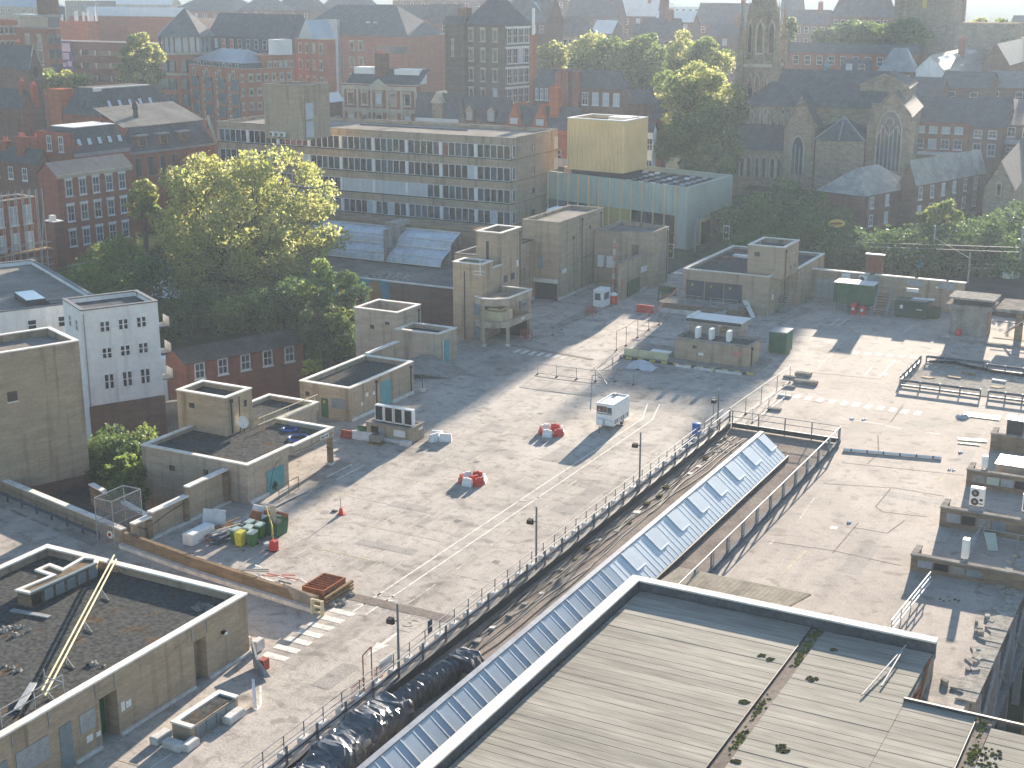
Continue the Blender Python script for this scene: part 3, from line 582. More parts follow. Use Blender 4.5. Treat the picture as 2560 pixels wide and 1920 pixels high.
MB().tube((-67.36,81.9,2.7),(-67.36,81.9,5.4),.04).build('downpipe', 'dark_metal', tw)
dish = thing('satellite_dish', 'white satellite dish fixed low on the plant tower', 'dish', (-66.9,81.9,2.6))
mb = MB(); n = 16
P = [(0,0,0)]; 
for r_ in (.5,1): P += [(.45*r_*math.cos(6.283*i/n), .12*r_*r_, .5*r_*math.sin(6.283*i/n)) for i in range(n)]
F = [(0,1+i,1+(i+1)%n) for i in range(n)]+[(1+i,17+i,17+(i+1)%n,1+(i+1)%n) for i in range(n)]
o = mb.pts(P,F).build('bowl','white_plastic',dish,local=True); o.rotation_euler = (0,0,R(200)); o.location = (.1,-.3,.95)
MB().tube((-.1,0,.0),(.1,-.25,.95),.03).build('mast','dark_metal',dish,local=True); MB().tube((.1,-.3,.6),(.35,-.7,.8),.02).build('feed_arm','galv',dish,local=True)
for (k,x,y,r_,lab) in (('21',290,390,.62,'smaller'),('21',370,468,.85,'larger')):
    c = g(k,x,y,2.66); mb = MB()
    for i in range(4): mb.ring((c.x+rnd.uniform(-.06,.06), c.y+rnd.uniform(-.06,.06), c.z+.03*i), r_-.05*i, .035, 24, 5)
    solo('hose_coil', mb, 'blue_plastic', f'{lab} coil of blue hose on the canopy roof', 'hose', (c.x,c.y,2.6), smooth=True)
rr = thing('rooftop_rail', 'pale double pipe rail crossing the plant building roof', 'railing', (-66,86,2.6))
for (p,q) in (((18,300),(530,92)),((18,355),(480,165))): 
    a_, b_ = g('21',*p,3.1), g('21',*q,3.1); MB().tube(a_, b_, .045).build('rail','cream',rr)
    for t in (.1,.5,.95): m_ = a_.lerp(b_,t); MB().tube((m_.x,m_.y,2.6),m_,.03).build('post','galv',rr)
B = flat_block('store_building', 'buff brick store with green door and teal door beside the shadow', rect(-71.2,-66.0,94.7,104.7), -8.5, 2.9, 'buff', 'moss_roof', par=.4)
panel(B,'door','green_paint','F',94.7,-69.0,-68.3,.05,1.75); panel(B,'boarded_window','grey_door','F',94.7,-67.9,-66.6,1.0,1.9)
panel(B,'door','teal_door','R',-66.0,99.3,100.9,.05,2.3); 
for (s0,s1,z0,z1) in ((97.0,97.4,1.6,1.95),(98.1,98.4,1.5,1.8),(96.3,96.55,1.0,1.3)): panel(B,'notice','sign_white','R',-66.0,s0,s1,z0,z1,.02)
for (s0,s1) in ((94.8,99.2),(101.0,104.6)): MB().box(-65.998,-65.85,s0,s1,0,.28).build('skirting','white_block',B)
panel(B,'sign','yellow_paint','F',94.7,-68.75,-68.55,1.3,1.55,.06)
wall_run('linking_wall', 'stained buff wall linking the store to the open-topped tower', [(-71.0,104.8),(-71.0,109.9)], 3.0, .3, 'buff', base=-8.5)
lp = thing('shade_post', 'thin dark post in a white base at the corner of the store', 'post', (-65.6,105.6,0)); MB().tube((-65.6,105.6,0),(-65.6,105.6,1.6),.05).build('pole','dark_metal',lp); MB().lathe((-65.6,105.6,0),[(.3,0),(.3,.2),(.1,.25)],10).build('base','white_block',lp)
TM = flat_block('open_topped_tower', 'buff brick tower with an open top and white coping beside the bushes', rect(-79.0,-73.9,114.6,118.9), -8.5, 4.5, 'buff_pale', 'felt_roof', par=1.3)
panel(TM,'doorway','grey_door','R',-73.9,115.0,115.9,.05,2.4,.03); panel(TM,'slot','dark_metal','R',-73.9,117.0,117.1,.8,1.8,.03)
AN = flat_block('stair_annex', 'small coped annex with teal door next to the open-topped tower', [(-73.88,114.1),(-70.9,114.1),(-69.0,114.3),(-68.8,117.3),(-73.88,117.3)], 0, 3.0, 'buff_pale', 'felt_roof', par=.4)
panel(AN,'door','teal_door','R',-68.86,114.9,115.8,.05,2.2,.05); panel(AN,'frame','white_paint','R',-68.9,114.75,114.85,.05,2.3,.06)
rs = solo('sloping_slab', MB().pts([g('11',1330,1440,.9),g('11',1480,1395,.9),g('11',1840,1550,.03),g('11',1690,1610,.03),g('11',1360,1570,.5),g('11',1360,1600,0),g('11',1690,1615,0)], [(0,4,3),(0,3,2),(0,2,1),(4,5,6,3)]), 'concrete', 'grey sloping slab in front of the annex', 'ramp')
# AC enclosure with four condensers
ac = thing('condenser_enclosure', 'low brick enclosure carrying four upright condensers, in the shade', 'plant enclosure', (-60.5,93,0))
MB().box(-62.7,-58.4,92.05,94.1,0,1.2).build('wall','buff',ac)
for q in ((-62.75,-58.35,92.0,92.3),(-62.75,-58.35,93.85,94.15),(-62.75,-62.45,92.302,93.848),(-58.65,-58.35,92.302,93.848)): MB().box(*q,1.203,1.29).build('coping','concrete',ac)
MB().box(-62.4,-58.7,92.35,93.8,1.2,1.22).build('roof','felt_roof',ac)
panel(ac,'opening','black','F',92.05,-62.2,-61.5,.45,1.0,.02); panel(ac,'boarded_window','sign_white','F',92.05,-60.0,-58.9,.45,1.0,.03); panel(ac,'louvre','galv','F',92.05,-61.45,-60.9,.45,.95,.03)
MB().box(-63.2,-62.3,91.5,91.56,.45,1.05).build('flap_door','green_paint',ac)
for q in ((-61.2,-58.9,91.7,92.0),): MB().box(*q,0,.2).build('skirting','white_block',ac)
MB().box(-59.0,-58.2,91.3,91.9,0,.35).build('skirting_block','white_block',ac)
panel(ac,'notice','sign_white','R',-58.4,93.3,93.9,.8,1.0,.02)
def condenser(name, label, x, y, z, wd=.75, dp=.4, ht=1.35, rz=0, fan=False, group=None, dark=True):
    o = thing(name, label, 'air conditioner', (x,y,z), rz, group)
    MB().bevbox(-wd/2,wd/2,0,dp,.06,ht,.03).build('casing','white_plastic',o,local=True)
    if fan:
        for zz in ((.36,.98) if ht > 1 else (ht/2,)):
            c = MB().lathe((0,0,0),[(.24,0),(.26,.02),(.2,.03),(0,.03)],14).build('fan_grille','dark_metal',o,local=True); c.matrix_basis = Matrix.Translation((-.12,-.001,zz)) @ Matrix.Rotation(R(90),4,'X')
            h = MB().lathe((0,0,0),[(.09,.03),(.07,.05),(0,.05)],10).build('fan_hub','galv',c,local=True)
    elif dark: MB().box(-wd/2+.09,wd/2-.09,-.012,0,.2,ht-.1).build('coil_grille','black',o,local=True)
    for sx in (-1,1): MB().box(sx*wd*.35-.04,sx*wd*.35+.04,0,dp,0,.06).build('foot','dark_metal',o,local=True)
    return o
for i, t in enumerate(('leftmost','second from left','third from left','rightmost')): condenser('condenser_unit', f'{t} of four dark-fronted white condensers on the shaded enclosure', -61.75+i*.93, 92.6, 1.22, .84, .42, 1.45, group='condensers on the shaded enclosure')
# ---------------------------------------------------------------- brown tower, white block and other houses down on the left
def rotpoly(c, az, x0, x1, y0, y1):
    t = -(az-28.1); ca, sa = math.cos(R(t)), math.sin(R(t)); return [(c[0]+x*ca-y*sa, c[1]+x*sa+y*ca) for x,y in ((x0,y0),(x1,y0),(x1,y1),(x0,y1))]
nb = g('10',680,1290,10.4); bt_ = flat_block('blank_brick_tower', 'tall blank buff brick tower with white coping at the left edge', rotpoly((nb.x,nb.y),51,-5.5,0,-22,0), -8.5, 10.4, 'buff', 'pale_roof', par=.5)
def face_panel(o, name, m, c, az, y0, y1, z0, z1, d=.05):
    P = rotpoly(c, az, 0, d, y0, y1); return MB().prism(P, z0, z1).build(name, m, o)
face_panel(bt_,'small_window','glass_dark',(nb.x,nb.y),51,-5.6,-4.9,6.8,7.5); face_panel(bt_,'small_sill','coping',(nb.x,nb.y),51,-5.65,-4.85,6.7,6.8,.1)
face_panel(bt_,'base_band','brown_brick',(nb.x,nb.y),51,-22,0,-1.0,.1,.03)
# ---------------------------------------------------------------- stair tower with open balconies (middle)
def cyl_rail(o, P, r=.03, m='galv', name='rail'):
    for p, q in zip(P[:-1], P[1:]): MB().tube(p, q, r).build(name, m, o)
ct = flat_block('stair_tower', 'buff stair tower with curved open balconies and thin posts beside the far crossing', rect(-73.3,-69.9,124.3,126.7), -8.5, 8.0, 'buff', 'felt_roof', par=.5)
curve = [(-69.9,122.9),(-68.7,122.2),(-67.3,122.5),(-66.3,123.6),(-66.3,128.6),(-69.9,128.6)]
for (z0, z1, nm) in ((4.3,5.0,'balcony_parapet'),(2.0,2.65,'balcony_parapet')):
    inn = inset(curve, .2); n = len(curve)
    P = [(x,y,z0) for x,y in curve]+[(x,y,z1) for x,y in curve]+[(x,y,z1) for x,y in inn]+[(x,y,z0+.2) for x,y in inn]
    F = [tuple(range(n-1,-1,-1)), tuple(range(3*n,4*n))]
    for i in range(n-1): j = i+1; F += [(i,j,n+j,n+i),(n+i,n+j,2*n+j,2*n+i),(2*n+i,2*n+j,3*n+j,3*n+i)]
    MB().pts(P, F).build(nm, 'buff_pale', ct)
a_, b_ = inset(curve,-.05), inset(curve,.25)
for i in range(5): MB().prism([a_[i],a_[i+1],b_[i+1],b_[i]], 5.003, 5.09).build('coping','coping',ct)
for (x,y) in ((-68.6,122.4),(-66.55,123.7),(-66.5,128.3)):
    MB().box(x-.14,x+.14,y-.14,y+.14,0,4.3).build('post','buff_pale',ct); MB().box(x-.18,x+.18,y-.18,y+.18,0,.25).build('post_base','white_block',ct)
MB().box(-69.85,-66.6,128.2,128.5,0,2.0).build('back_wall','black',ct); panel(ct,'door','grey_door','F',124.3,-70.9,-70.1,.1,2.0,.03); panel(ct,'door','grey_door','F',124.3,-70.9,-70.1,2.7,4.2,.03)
MB().tube((-71.9,124.25,0),(-71.9,124.25,7.2),.05).build('downpipe','dark_metal',ct)
for (s0,s1) in ((126.2,126.4),(126.45,126.6),(126.65,126.8)): panel(ct,'plate_lettering','white_paint','R',-66.28,s0,s1,2.25,2.5,.05)
tank = thing('storage_tank', 'cream ribbed storage tank standing inside the open balcony', 'tank', (-68.2,124.4,2.22))
MB().bevbox(-69.4,-67.0,123.4,125.6,2.22,3.5,.12).build('body','cream',tank)
for i in range(6): MB().box(-69.1+i*.4,-69.0+i*.4,123.34,123.42,2.4,3.3).build('rib','cream',tank)
MB().bevbox(-68.9,-67.4,123.8,125.2,3.5,3.75,.08).build('lid','cream',tank)
ae = thing('aerial', 'white aerial mast with short cross bars at the corner of the stair tower', 'aerial', (-70.0,124.2,7.3))
MB().tube((-70.0,124.2,6.9),(-70.0,124.2,8.6),.04).build('mast','white_paint',ae)
for z in (7.0,7.35): MB().tube((-70.7,124.1,z),(-69.4,124.1,z),.03).build('cross_bar','white_paint',ae)
t2 = flat_block('upper_stair_tower', 'taller buff tower with white coping rising behind the stair tower', [(-73.1,128.9),(-70.1,128.9),(-70.1,133.4),(-73.1,133.4)], -8.5, 10.5, 'buff', 'felt_roof', par=.5)
for (s0,s1) in ((129.4,130.2),(131.0,131.8)): panel(t2,'window','glass_blue','R',-70.1,s0,s1,5.2,5.9,.03)
panel(t2,'notice','sign_white','R',-70.1,132.3,132.7,6.4,7.1,.03)
MB().box(-73.3,-70.0,126.75,128.85,-8.5,7.2).build('linking_block','buff',t2); MB().box(-70.3,-69.95,126.75,128.85,7.203,7.3).build('coping','coping',t2)
lb = flat_block('linking_block', 'lower buff block between the two brick towers with a dark roof edge', rect(-78.5,-74.7,133.5,145.1), -8.5, 6.9, 'buff', 'felt_roof', cop='dark_metal', par=.3)
panel(lb,'translucent_panel','tarp_clear','R',-74.7,136.0,141.0,.8,1.9,.05); MB().box(-74.68,-74.4,134,145,0,.25).build('skirting','white_block',lb)
for s in (142.2,142.6,143.0): panel(lb,'stain_bars','dark_metal','R',-74.7,s,s+.1,2.6,4.0,.03)
bt = flat_block('lift_tower', 'largest plain buff brick tower with flat tan roof in the middle distance', rect(-76.2,-71.5,145.3,157.8), -8.5, 9.1, 'buff', 'pale_roof', par=.3, cop='concrete')
MB().box(-74.5,-71.6,145.24,145.30,0,2.0).build('shutter','dark_metal',bt); MB().box(-74.6,-71.5,144.9,145.25,2.05,2.5).build('fascia','white_block',bt)
panel(bt,'window','grey_door','F',145.3,-74.2,-73.5,3.6,5.2,.04); panel(bt,'sign','sign_white','R',-71.5,146.3,147.4,3.0,3.5,.05); panel(bt,'louvre','dark_metal','R',-71.5,156.2,157.3,3.9,4.6,.04)
MB().box(-71.49,-71.3,145.4,156,0,.3).build('skirting','white_block',bt); MB().tube((-71.45,149,3.6),(-71.45,157.4,4.5),.03).build('cable','dark_metal',bt)
bk = flat_block('exit_block', 'buff brick block with a small window behind the exit lane', [(-71.4,154.9),(-64.4,156.6),(-64.4,161.5),(-71.4,163)], 0, 6.8, 'buff', 'grey_roof', par=.4, cop='concrete')
P = [(-66.9,155.95),(-66.1,156.14)]; MB().prism([(P[0][0],P[0][1]),(P[1][0],P[1][1]),(P[1][0]+.02,P[1][1]-.08),(P[0][0]+.02,P[0][1]-.08)], 3.6, 5.3).build('window','dark_brick',bk)
for (x,z) in ((-70.4,2.4),(-69.2,2.4)): condenser('wall_condenser', 'left pale condenser on the wall behind the exit lane' if x < -70 else 'right pale condenser half behind the striped pillar', x, 154.6, z, .8,.35,1.5, dark=False)
ew = thing('exit_wall', 'buff wall with green shutters, white plates and a blue sign along the exit lane', 'wall', (-65,155,0))
MB().box(-65.4,-65.1,148.6,162.0,0,4.4).build('wall_panel','buff',ew); MB().box(-65.5,-65.0,148.5,162.1,4.403,4.5).build('coping','concrete',ew)
panel(ew,'shutter','green_paint','R',-65.1,150.6,154.2,.1,1.9,.08)
for i in range(4): panel(ew,'shutter_rib','green_dark','R',-65.1,150.6+i*.9,150.68+i*.9,.1,1.9,.12)
panel(ew,'notice','sign_white','R',-65.1,154.6,156.6,2.2,2.9,.05); sg = panel(ew,'blue_sign','cyan_sign','R',-65.1,158.8,161.2,2.9,4.9,.1)
for z in (3.2,3.5,3.8,4.15,4.5): panel(ew,'sign_lettering','white_paint','R',-65.1,159.2,160.8,z,z+.1,.11)
panel(ew,'notice','pink_sign','R',-65.1,149.0,149.5,1.0,2.4,.05); MB().box(-65.08,-64.9,154.3,162,0,.3).build('skirting','white_block',ew)
pil = thing('striped_pillar', 'tall faded red and white striped pillar by the exit lane', 'pillar', (-66.6,150.2,0))
for i in range(9): MB().box(-66.75,-66.45,150.0,150.3,i*.72,i*.72+.72).build('stripe_band','pale_stone' if i % 2 else 'pink_sign',pil)
MB().pts([(-66.75,150.0,6.48),(-66.45,150.0,6.48),(-66.45,150.3,6.48),(-66.75,150.3,6.48),(-66.6,150.15,7.1)],[(0,1,4),(1,2,4),(2,3,4),(3,0,4)]).build('tip','pale_stone',pil)
ki = thing('attendant_booth', 'small white attendant booth with windows on the exit island', 'booth', (-65.7,144.6,0))
MB().bevbox(-66.2,-65.0,143.6,145.6,.15,2.0,.06).build('body','white_plastic',ki); MB().bevbox(-66.25,-64.95,143.55,145.65,2.0,2.2,.06).build('roof','white_paint',ki)
panel(ki,'window','glass_blue','F',143.6,-66.0,-65.3,1.0,1.8,.03); panel(ki,'window','glass_blue','R',-65.0,143.9,145.2,1.0,1.8,.03)
struct('exit_island', MB().prism([(-66.4,133),(-65.4,133),(-64.6,147),(-66.6,147)], .004, .14), 'concrete')
rb = thing('red_bin', 'red drum bin with white lid next to the attendant booth', 'bin', (-64.9,146.3,.14)); MB().lathe((-64.9,146.3,.14),[(.42,0),(.46,.9),(.46,1.0)],14).build('body','red_plastic',rb); MB().lathe((-64.9,146.3,1.15),[(.48,0),(.46,.15),(.2,.3)],14).build('lid','white_plastic',rb)
# fences along the exit lane
def mesh_fence(name, label, P, h=1.1, m='galv', group=None, base=True, pitch=.16):
    o = thing(name, label, 'fence', (P[0][0],P[0][1],0), 0, group)
    for p, q in zip(P[:-1],P[1:]):
        for c in (p,q): MB().tube((*c,0),(*c,h),.03).build('post',m,o)
        MB().tube((*p,h),(*q,h),.025).build('rail',m,o); MB().tube((*p,.15),(*q,.15),.025).build('rail',m,o)
        if pitch: mesh_panel(o, p, q, .15, h, m, pitch, .006)
        if base:
            for c in (p,q): MB().cbox((c[0],c[1],0),(.14,.4,.07)).build('foot_block','concrete',o)
    return o
mesh_fence('lane_fence', 'thin rail fence along the shaded exit lane', [tuple(g('12',150,1290)[:2]),tuple(g('12',350,1240)[:2]),tuple(g('12',430,1190)[:2]),tuple(g('12',620,1090)[:2])], 1.1, 'galv', pitch=None)
for (x,y,l) in ((665,1080,'beside the white booth'),(110,1290,'left, below the stair tower')):
    c = g('12',x,y); o = thing('lane_barrier', f'faded red pedestrian barrier {l}', 'barrier', (c.x,c.y,0))
    for i in range(2): frame_box(o, c.x-.5,c.x+.5,c.y+i*.7-.02,c.y+i*.7+.02,0,1.1,.03,'red_dull'); mesh_panel(o,(c.x-.5,c.y+i*.7),(c.x+.5,c.y+i*.7),.3,1.1,'red_dull',.12,.012)
mesh_fence('scaffold_fence', 'leaning scaffold-pole fence with concrete feet beside the sunlit lane', [tuple(g('12',*p)[:2]) for p in ((900,1370),(985,1330),(1085,1260),(1180,1195),(1270,1150),(1440,960))], 2.0, 'rust', base=True, pitch=None)
mesh_fence('mesh_fence', 'low temporary mesh fence on dark feet at the edge of the shadow', [tuple(g('12',*p)[:2]) for p in ((220,1575),(385,1600),(555,1620),(720,1640))], 1.1, 'galv', pitch=.2)
mesh_fence('mesh_fence', 'temporary mesh fence panel running to the fallen sheet', [tuple(g('12',*p)[:2]) for p in ((720,1640),(890,1640))]+[(-49.5,116.5),(-47.5,116.3)], 1.1, 'galv', pitch=.2)
fg = thing('leaning_fence_panel', 'fallen fence panel leaning by the crumpled sheet', 'fence', tuple(g('12',900,1500)))
for (p,q) in (((730,1530),(900,1380)),((820,1659),(1010,1480)),((730,1530),(820,1659)),((900,1380),(1010,1480)),((780,1540),(960,1430))): MB().tube(g('12',*p,.3),g('12',*q,1.1),.035).build('bar','steel',fg)
c = g('12',1120,1520); fs = thing('crumpled_sheet','crumpled pale green sheet draped over boards by the fence','tarpaulin',(c.x,c.y,0))
mb = MB(); n = 9
for i in range(n):
    for j in range(n): u,v = i/(n-1)-.5, j/(n-1)-.5; mb.v.append((c.x+u*2.8, c.y+v*2.0, max(.03,.75-1.3*(u*u+v*v)*2+rnd.uniform(-.12,.12))))
mb.f = [(i*n+j,(i+1)*n+j,(i+1)*n+j+1,i*n+j+1) for i in range(n-1) for j in range(n-1)]
mb.build('sheet','tarp_clear',fs); MB().cbox((c.x+.2,c.y,0),(1.0,.8,.3)).build('board','timber',fs)
# ---------------------------------------------------------------- substation with louvred doors (right of the exit)
tb = flat_block('substation', 'buff brick substation with three dark louvred doors and debris on its roof', [(-57.5,149.1),(-47.4,149.1),(-47.4,155.3),(-46.0,155.4),(-46.0,165.6),(-57.5,165.6)], 0, 4.4, 'buff', 'moss_roof', par=.3)
for i in range(3):
    d = panel(tb,'louvred_door','dark_metal','F',149.1,-57.1+i*2.25,-55.0+i*2.25,1.2,3.2,.05)
    for j in range(8): panel(tb,'louvre_slat','blue_metal','F',149.1,-57.05+i*2.25,-55.05+i*2.25,1.3+j*.23,1.42+j*.23,.07)
    panel(tb,'warning_label','yellow_paint','F',149.1,-56.5+i*2.25,-56.25+i*2.25,2.6,2.85,.08)
MB().tube((-58.6,148.9,3.9),(-57.6,149.0,3.9),.08).build('flood_lamp','white_plastic',tb)
for (k,x,y,l,w_,z) in (('12',1850,560,2.6,.5,.12),('12',1980,560,1.8,.8,.3),('12',1780,600,1.4,.3,.1),('12',1900,520,3.0,.2,.1)):
    c = g(k,x,y,4.15); o = MB().cbox((c.x,c.y,4.1),(l,w_,z)).build('roof_debris','timber' if z < .2 else 'white_roof',tb)
tt = flat_block('substation_tower', 'square buff tower with white coping on top of the substation', rect(-50.4,-46.2,150.2,155.6), 4.1, 7.6, 'buff', 'felt_roof', par=.5)
for s in (152.6,154.2): panel(tt,'vent','dark_metal','R',-46.2,s,s+.3,4.8,5.2,.03)
dk = thing('loading_dock', 'raised brick loading dock with galvanised rails before the louvred doors', 'loading dock', (-54,147.5,0))
MB().box(-59.0,-49.6,145.6,149.0,0,1.1).build('wall','buff_dark',dk); MB().box(-59.05,-49.55,145.55,149.02,1.103,1.16).build('deck_slab','concrete',dk); MB().box(-59.0,-54.5,145.48,145.58,0,.5).build('white_band','white_block',dk)
for x in (-58.9,-57.4,-55.9,-54.4,-52.9,-51.4,-49.8): MB().tube((x,145.7,1.16),(x,145.7,2.2),.03).build('rail_post','galv',dk)
for z in (1.7,2.2): MB().tube((-58.9,145.7,z),(-49.8,145.7,z),.03).build('rail','galv',dk)
for i in range(6): MB().box(-53.5+i*.45,-53.05+i*.45,144.7,145.45,0 if i == 0 else 0,.18*(i+1)).build('step','galv',dk)
MB().tube((-53.6,144.7,.9),(-50.9,144.7,2.1),.03).build('stair_rail','galv',dk); MB().tube((-53.6,144.7,0),(-53.6,144.7,.9),.03).build('rail_post','galv',dk)
solo('leaning_board', MB().pts([g('12',1990,940,1.6),g('12',2030,930,1.6),g('12',2100,1085,.0),g('12',2070,1090,.0)]+[v+Vector((.03,.1,0)) for v in (g('12',1990,940,1.6),g('12',2030,930,1.6),g('12',2100,1085,0),g('12',2070,1090,0))],[(0,1,2,3),(7,6,5,4),(0,4,5,1),(1,5,6,2),(2,6,7,3),(3,7,4,0)]),'sign_white','white board leaning against the corner of the substation','board')
st = thing('side_steps','galvanised steps with rails at the side of the substation','steps',(-46.6,152.2,0))
for i in range(7): MB().box(-47.3+.0,-46.0,153.2-i*.3,153.5-i*.3,1.5-i*.22,1.56-i*.22).build('tread','galv',st)
for x in (-47.3,-46.0): MB().tube((x,153.5,2.4),(x,151.4,1.0),.03).build('rail','galv',st); MB().tube((x,151.4,0),(x,151.4,1.0),.03).build('post','galv',st)
panel(tb,'notice','sign_white','R',-47.4,150.3,150.8,1.6,2.2,.03)
ghut = thing('green_gate','dark green solid gate panel beside the loading dock','gate',(-60.5,153,0)); MB().box(-61.2,-58.9,150.6,150.7,.05,1.9).build('gate_leaf','green_dark',ghut); MB().box(-60.4,-59.0,148.9,149.0,.05,1.3).build('gate_leaf','buff_dark',ghut)
rbw = thing('water_barrier','single red plastic water barrier in the sunlit exit lane','barrier',tuple(g('12',1150,1040)))
c = g('12',1150,1040); MB().prism([(c.x-1.0,c.y-.25),(c.x+1.0,c.y-.25),(c.x+1.0,c.y+.25),(c.x-1.0,c.y+.25)],0,.3).build('base','red_plastic',rbw); MB().bevbox(c.x-1.0,c.x+1.0,c.y-.16,c.y+.16,.3,.85,.05).build('body','red_plastic',rbw)
# ---------------------------------------------------------------- second condenser enclosure with striped kerb
isl = struct('plant_island', MB().box(-54.5,-40.8,124.6,130.5,.004,.3), 'concrete')
for i in range(22):
    x = -54.4+i*.62; MB().box(x,x+.62,124.56,124.6,.06,.29).build('kerb_stripe','yellow_paint' if i % 2 else 'black',isl)
e2 = thing('condenser_enclosure','brick enclosure with three slim condensers behind a black and yellow kerb','plant enclosure',(-45.5,128,.3))
MB().box(-49.4,-41.8,126.3,129.6,.3,2.2).build('wall','buff',e2)
for q in ((-49.45,-41.75,126.25,126.5),(-49.45,-41.75,129.4,129.65),(-49.45,-49.2,126.502,129.398),(-42.0,-41.75,126.502,129.398)): MB().box(*q,2.203,2.42).build('coping','concrete',e2)
MB().box(-49.2,-42.0,126.5,129.4,2.2,2.22).build('roof','moss_roof',e2)
panel(e2,'notice','pink_sign','F',126.3,-43.4,-42.5,1.2,1.75,.03); panel(e2,'notice','sign_white','F',126.3,-46.9,-46.4,.9,1.15,.03); panel(e2,'vent','dark_metal','F',126.3,-47.5,-47.1,1.5,1.8,.03); panel(e2,'alarm_bell','galv','F',126.3,-46.0,-45.8,1.35,1.6,.08)
for q in ((-48.5,-46.9),(-46.6,-44.6),(-44.4,-41.8)): MB().box(*q,124.3,124.55,0,.22).build('white_kerb','white_block',e2)
for i,t in enumerate(('left','middle','right')): condenser('slim_condenser', f'{t} of three slim white condensers seen end-on in the brick enclosure', (-47.5,-46.1,-44.3)[i], 127.2, 2.22, .35,.8,1.15, dark=False, group='slim condensers in the brick enclosure')
gr2 = thing('enclosure_rail','thin guard rail behind the slim condensers','railing',(-45,129.5,2.2))
for z in (2.9,3.3): MB().tube((-49.3,129.5,z),(-42.0,129.5,z),.025).build('rail','galv',gr2)
for x in (-49.3,-46.9,-44.4,-42.0): MB().tube((x,129.5,2.4),(x,129.5,3.3),.025).build('post','galv',gr2)
h2 = thing('white_roofed_hut','timber-clad hut with bright white roof behind the brick enclosure','hut',(-47.8,134,0))
MB().box(-50.5,-45.1,133.0,135.6,0,2.75).build('wall','buff_pale',h2); MB().box(-50.7,-44.9,132.8,135.8,2.75,2.85).build('roof','white_roof',h2); MB().box(-50.75,-50.35,132.75,135.85,2.853,3.0).build('verge','white_roof',h2); MB().box(-50.72,-44.88,132.74,132.79,2.55,2.86).build('fascia','dark_metal',h2)
panel(h2,'panel_board','timber','F',133.0,-47.2,-46.4,.2,2.4,.03); panel(h2,'lamp','white_plastic','F',133.0,-47.4,-47.0,2.3,2.45,.08)
tr = solo('white_table', MB().box(-51.6,-49.6,125.4,126.3,.85,.95).box(-51.5,-51.4,125.5,125.6,.3,.85).box(-49.8,-49.7,125.5,125.6,.3,.85), 'white_roof', 'white tabletop standing left of the brick enclosure', 'table')
cr2 = thing('cream_panel','cream low wall panels left of the brick enclosure','panel',(-52,126,.3)); 
for i in range(3): MB().box(-54.2+i*1.55,-52.7+i*1.55,125.0,125.1,.3,1.0).build('panel','cream',cr2)
gbx = thing('green_cabinet','upright dark green cabinet with pale top near the striped kerb','cabinet',(-41.3,134.4,0))
MB().bevbox(-42.2,-40.4,133.5,135.6,.15,2.2,.04).build('body','green_paint',gbx); MB().bevbox(-42.25,-40.35,133.45,135.65,2.2,2.32,.03).build('top','green_paint' if False else 'galv',gbx); MB().box(-42.1,-40.5,133.6,135.5,0,.15).build('base','timber',gbx)
gc = thing('green_container','green steel container raised on legs against the long wall','container',(-39.8,157,0))
MB().bevbox(-42.0,-37.6,156.0,158.2,.75,3.1,.04).build('body','green_paint',gc); MB().box(-42.05,-37.55,155.95,158.25,3.1,3.18).build('roof','white_roof',gc)
for i in range(14): MB().box(-41.9+i*.32,-41.8+i*.32,155.95,156.0,.8,3.0).build('corrugation','green_paint',gc)
for x in (-41.9,-40.7,-39.5,-37.7):
    for y in (156.1,158.1): MB().box(x-.06,x+.06,y-.06,y+.06,0,.75).build('leg','galv',gc)
for (k,x,y,h,l) in (('13',745,1050,1.3,'upright red cylinder'),('13',820,1060,1.1,'squat red barrel')):
    c = g(k,x,y); o = thing('red_barrel', f'{l} in front of the green container', 'barrel', (c.x,c.y-.3,0)); MB().lathe((c.x,c.y-.3,0),[(.3,0),(.36,.1),(.36,h-.2),(.2,h)],12).build('body','red_plastic',o); MB().box(c.x-.15,c.x+.15,c.y-.68,c.y-.66,.5,.8).build('label','sign_white',o)
stp = thing('timber_steps','open timber steps beside the green container','steps',(-36.5,156,0))
for i in range(8): MB().box(-37.2,-35.8,155.0+i*.3,155.28+i*.3,.2+i*.26,.26+i*.26).build('tread','timber',stp)
for x in (-37.25,-35.75): MB().beam((x,154.9,0),(x,157.4,2.2),.08,.2).build('stringer','galv',stp)
for x in (-37.25,-35.75): MB().tube((x,155,1.0),(x,157.4,3.1),.03).build('handrail','galv',stp)
gen = thing('generator','dark green generator cabinet with white silencer on top','generator',(-33,157,0))
MB().bevbox(-35.0,-31.4,155.6,157.6,.1,1.9,.05).build('body','green_dark',gen); MB().tube((-33.2,156.5,2.05),(-30.9,156.5,2.15),.13,8).build('silencer','white_paint',gen); MB().box(-33.4,-31.6,156.0,157.2,1.9,2.05).build('top_plate','galv',gen); MB().box(-34.4,-34.1,155.57,155.6,1.0,1.4).build('label','sign_white',gen); MB().box(-32.6,-32.0,155.57,155.6,1.0,1.1).build('lettering','sign_white',gen)
MB().box(-31.3,-30.3,156.2,157.4,.1,1.2).build('side_tank','green_dark',gen); MB().box(-34.9,-31.5,155.7,157.5,0,.1).build('base','dark_metal',gen)
MB().tube((-33.6,157.3,1.9),(-33.6,157.3,2.6),.03).build('bracket','galv',gen); MB().box(-34.2,-32.9,157.25,157.35,2.6,3.0).build('notice_board','sign_white',gen)
lw = thing('boundary_wall','long buff brick boundary wall with white coping at the back of the deck','wall',(-37,161,0))
MB().box(-46.0,-28.6,160.7,161.1,0,3.4).build('wall_panel','buff',lw)
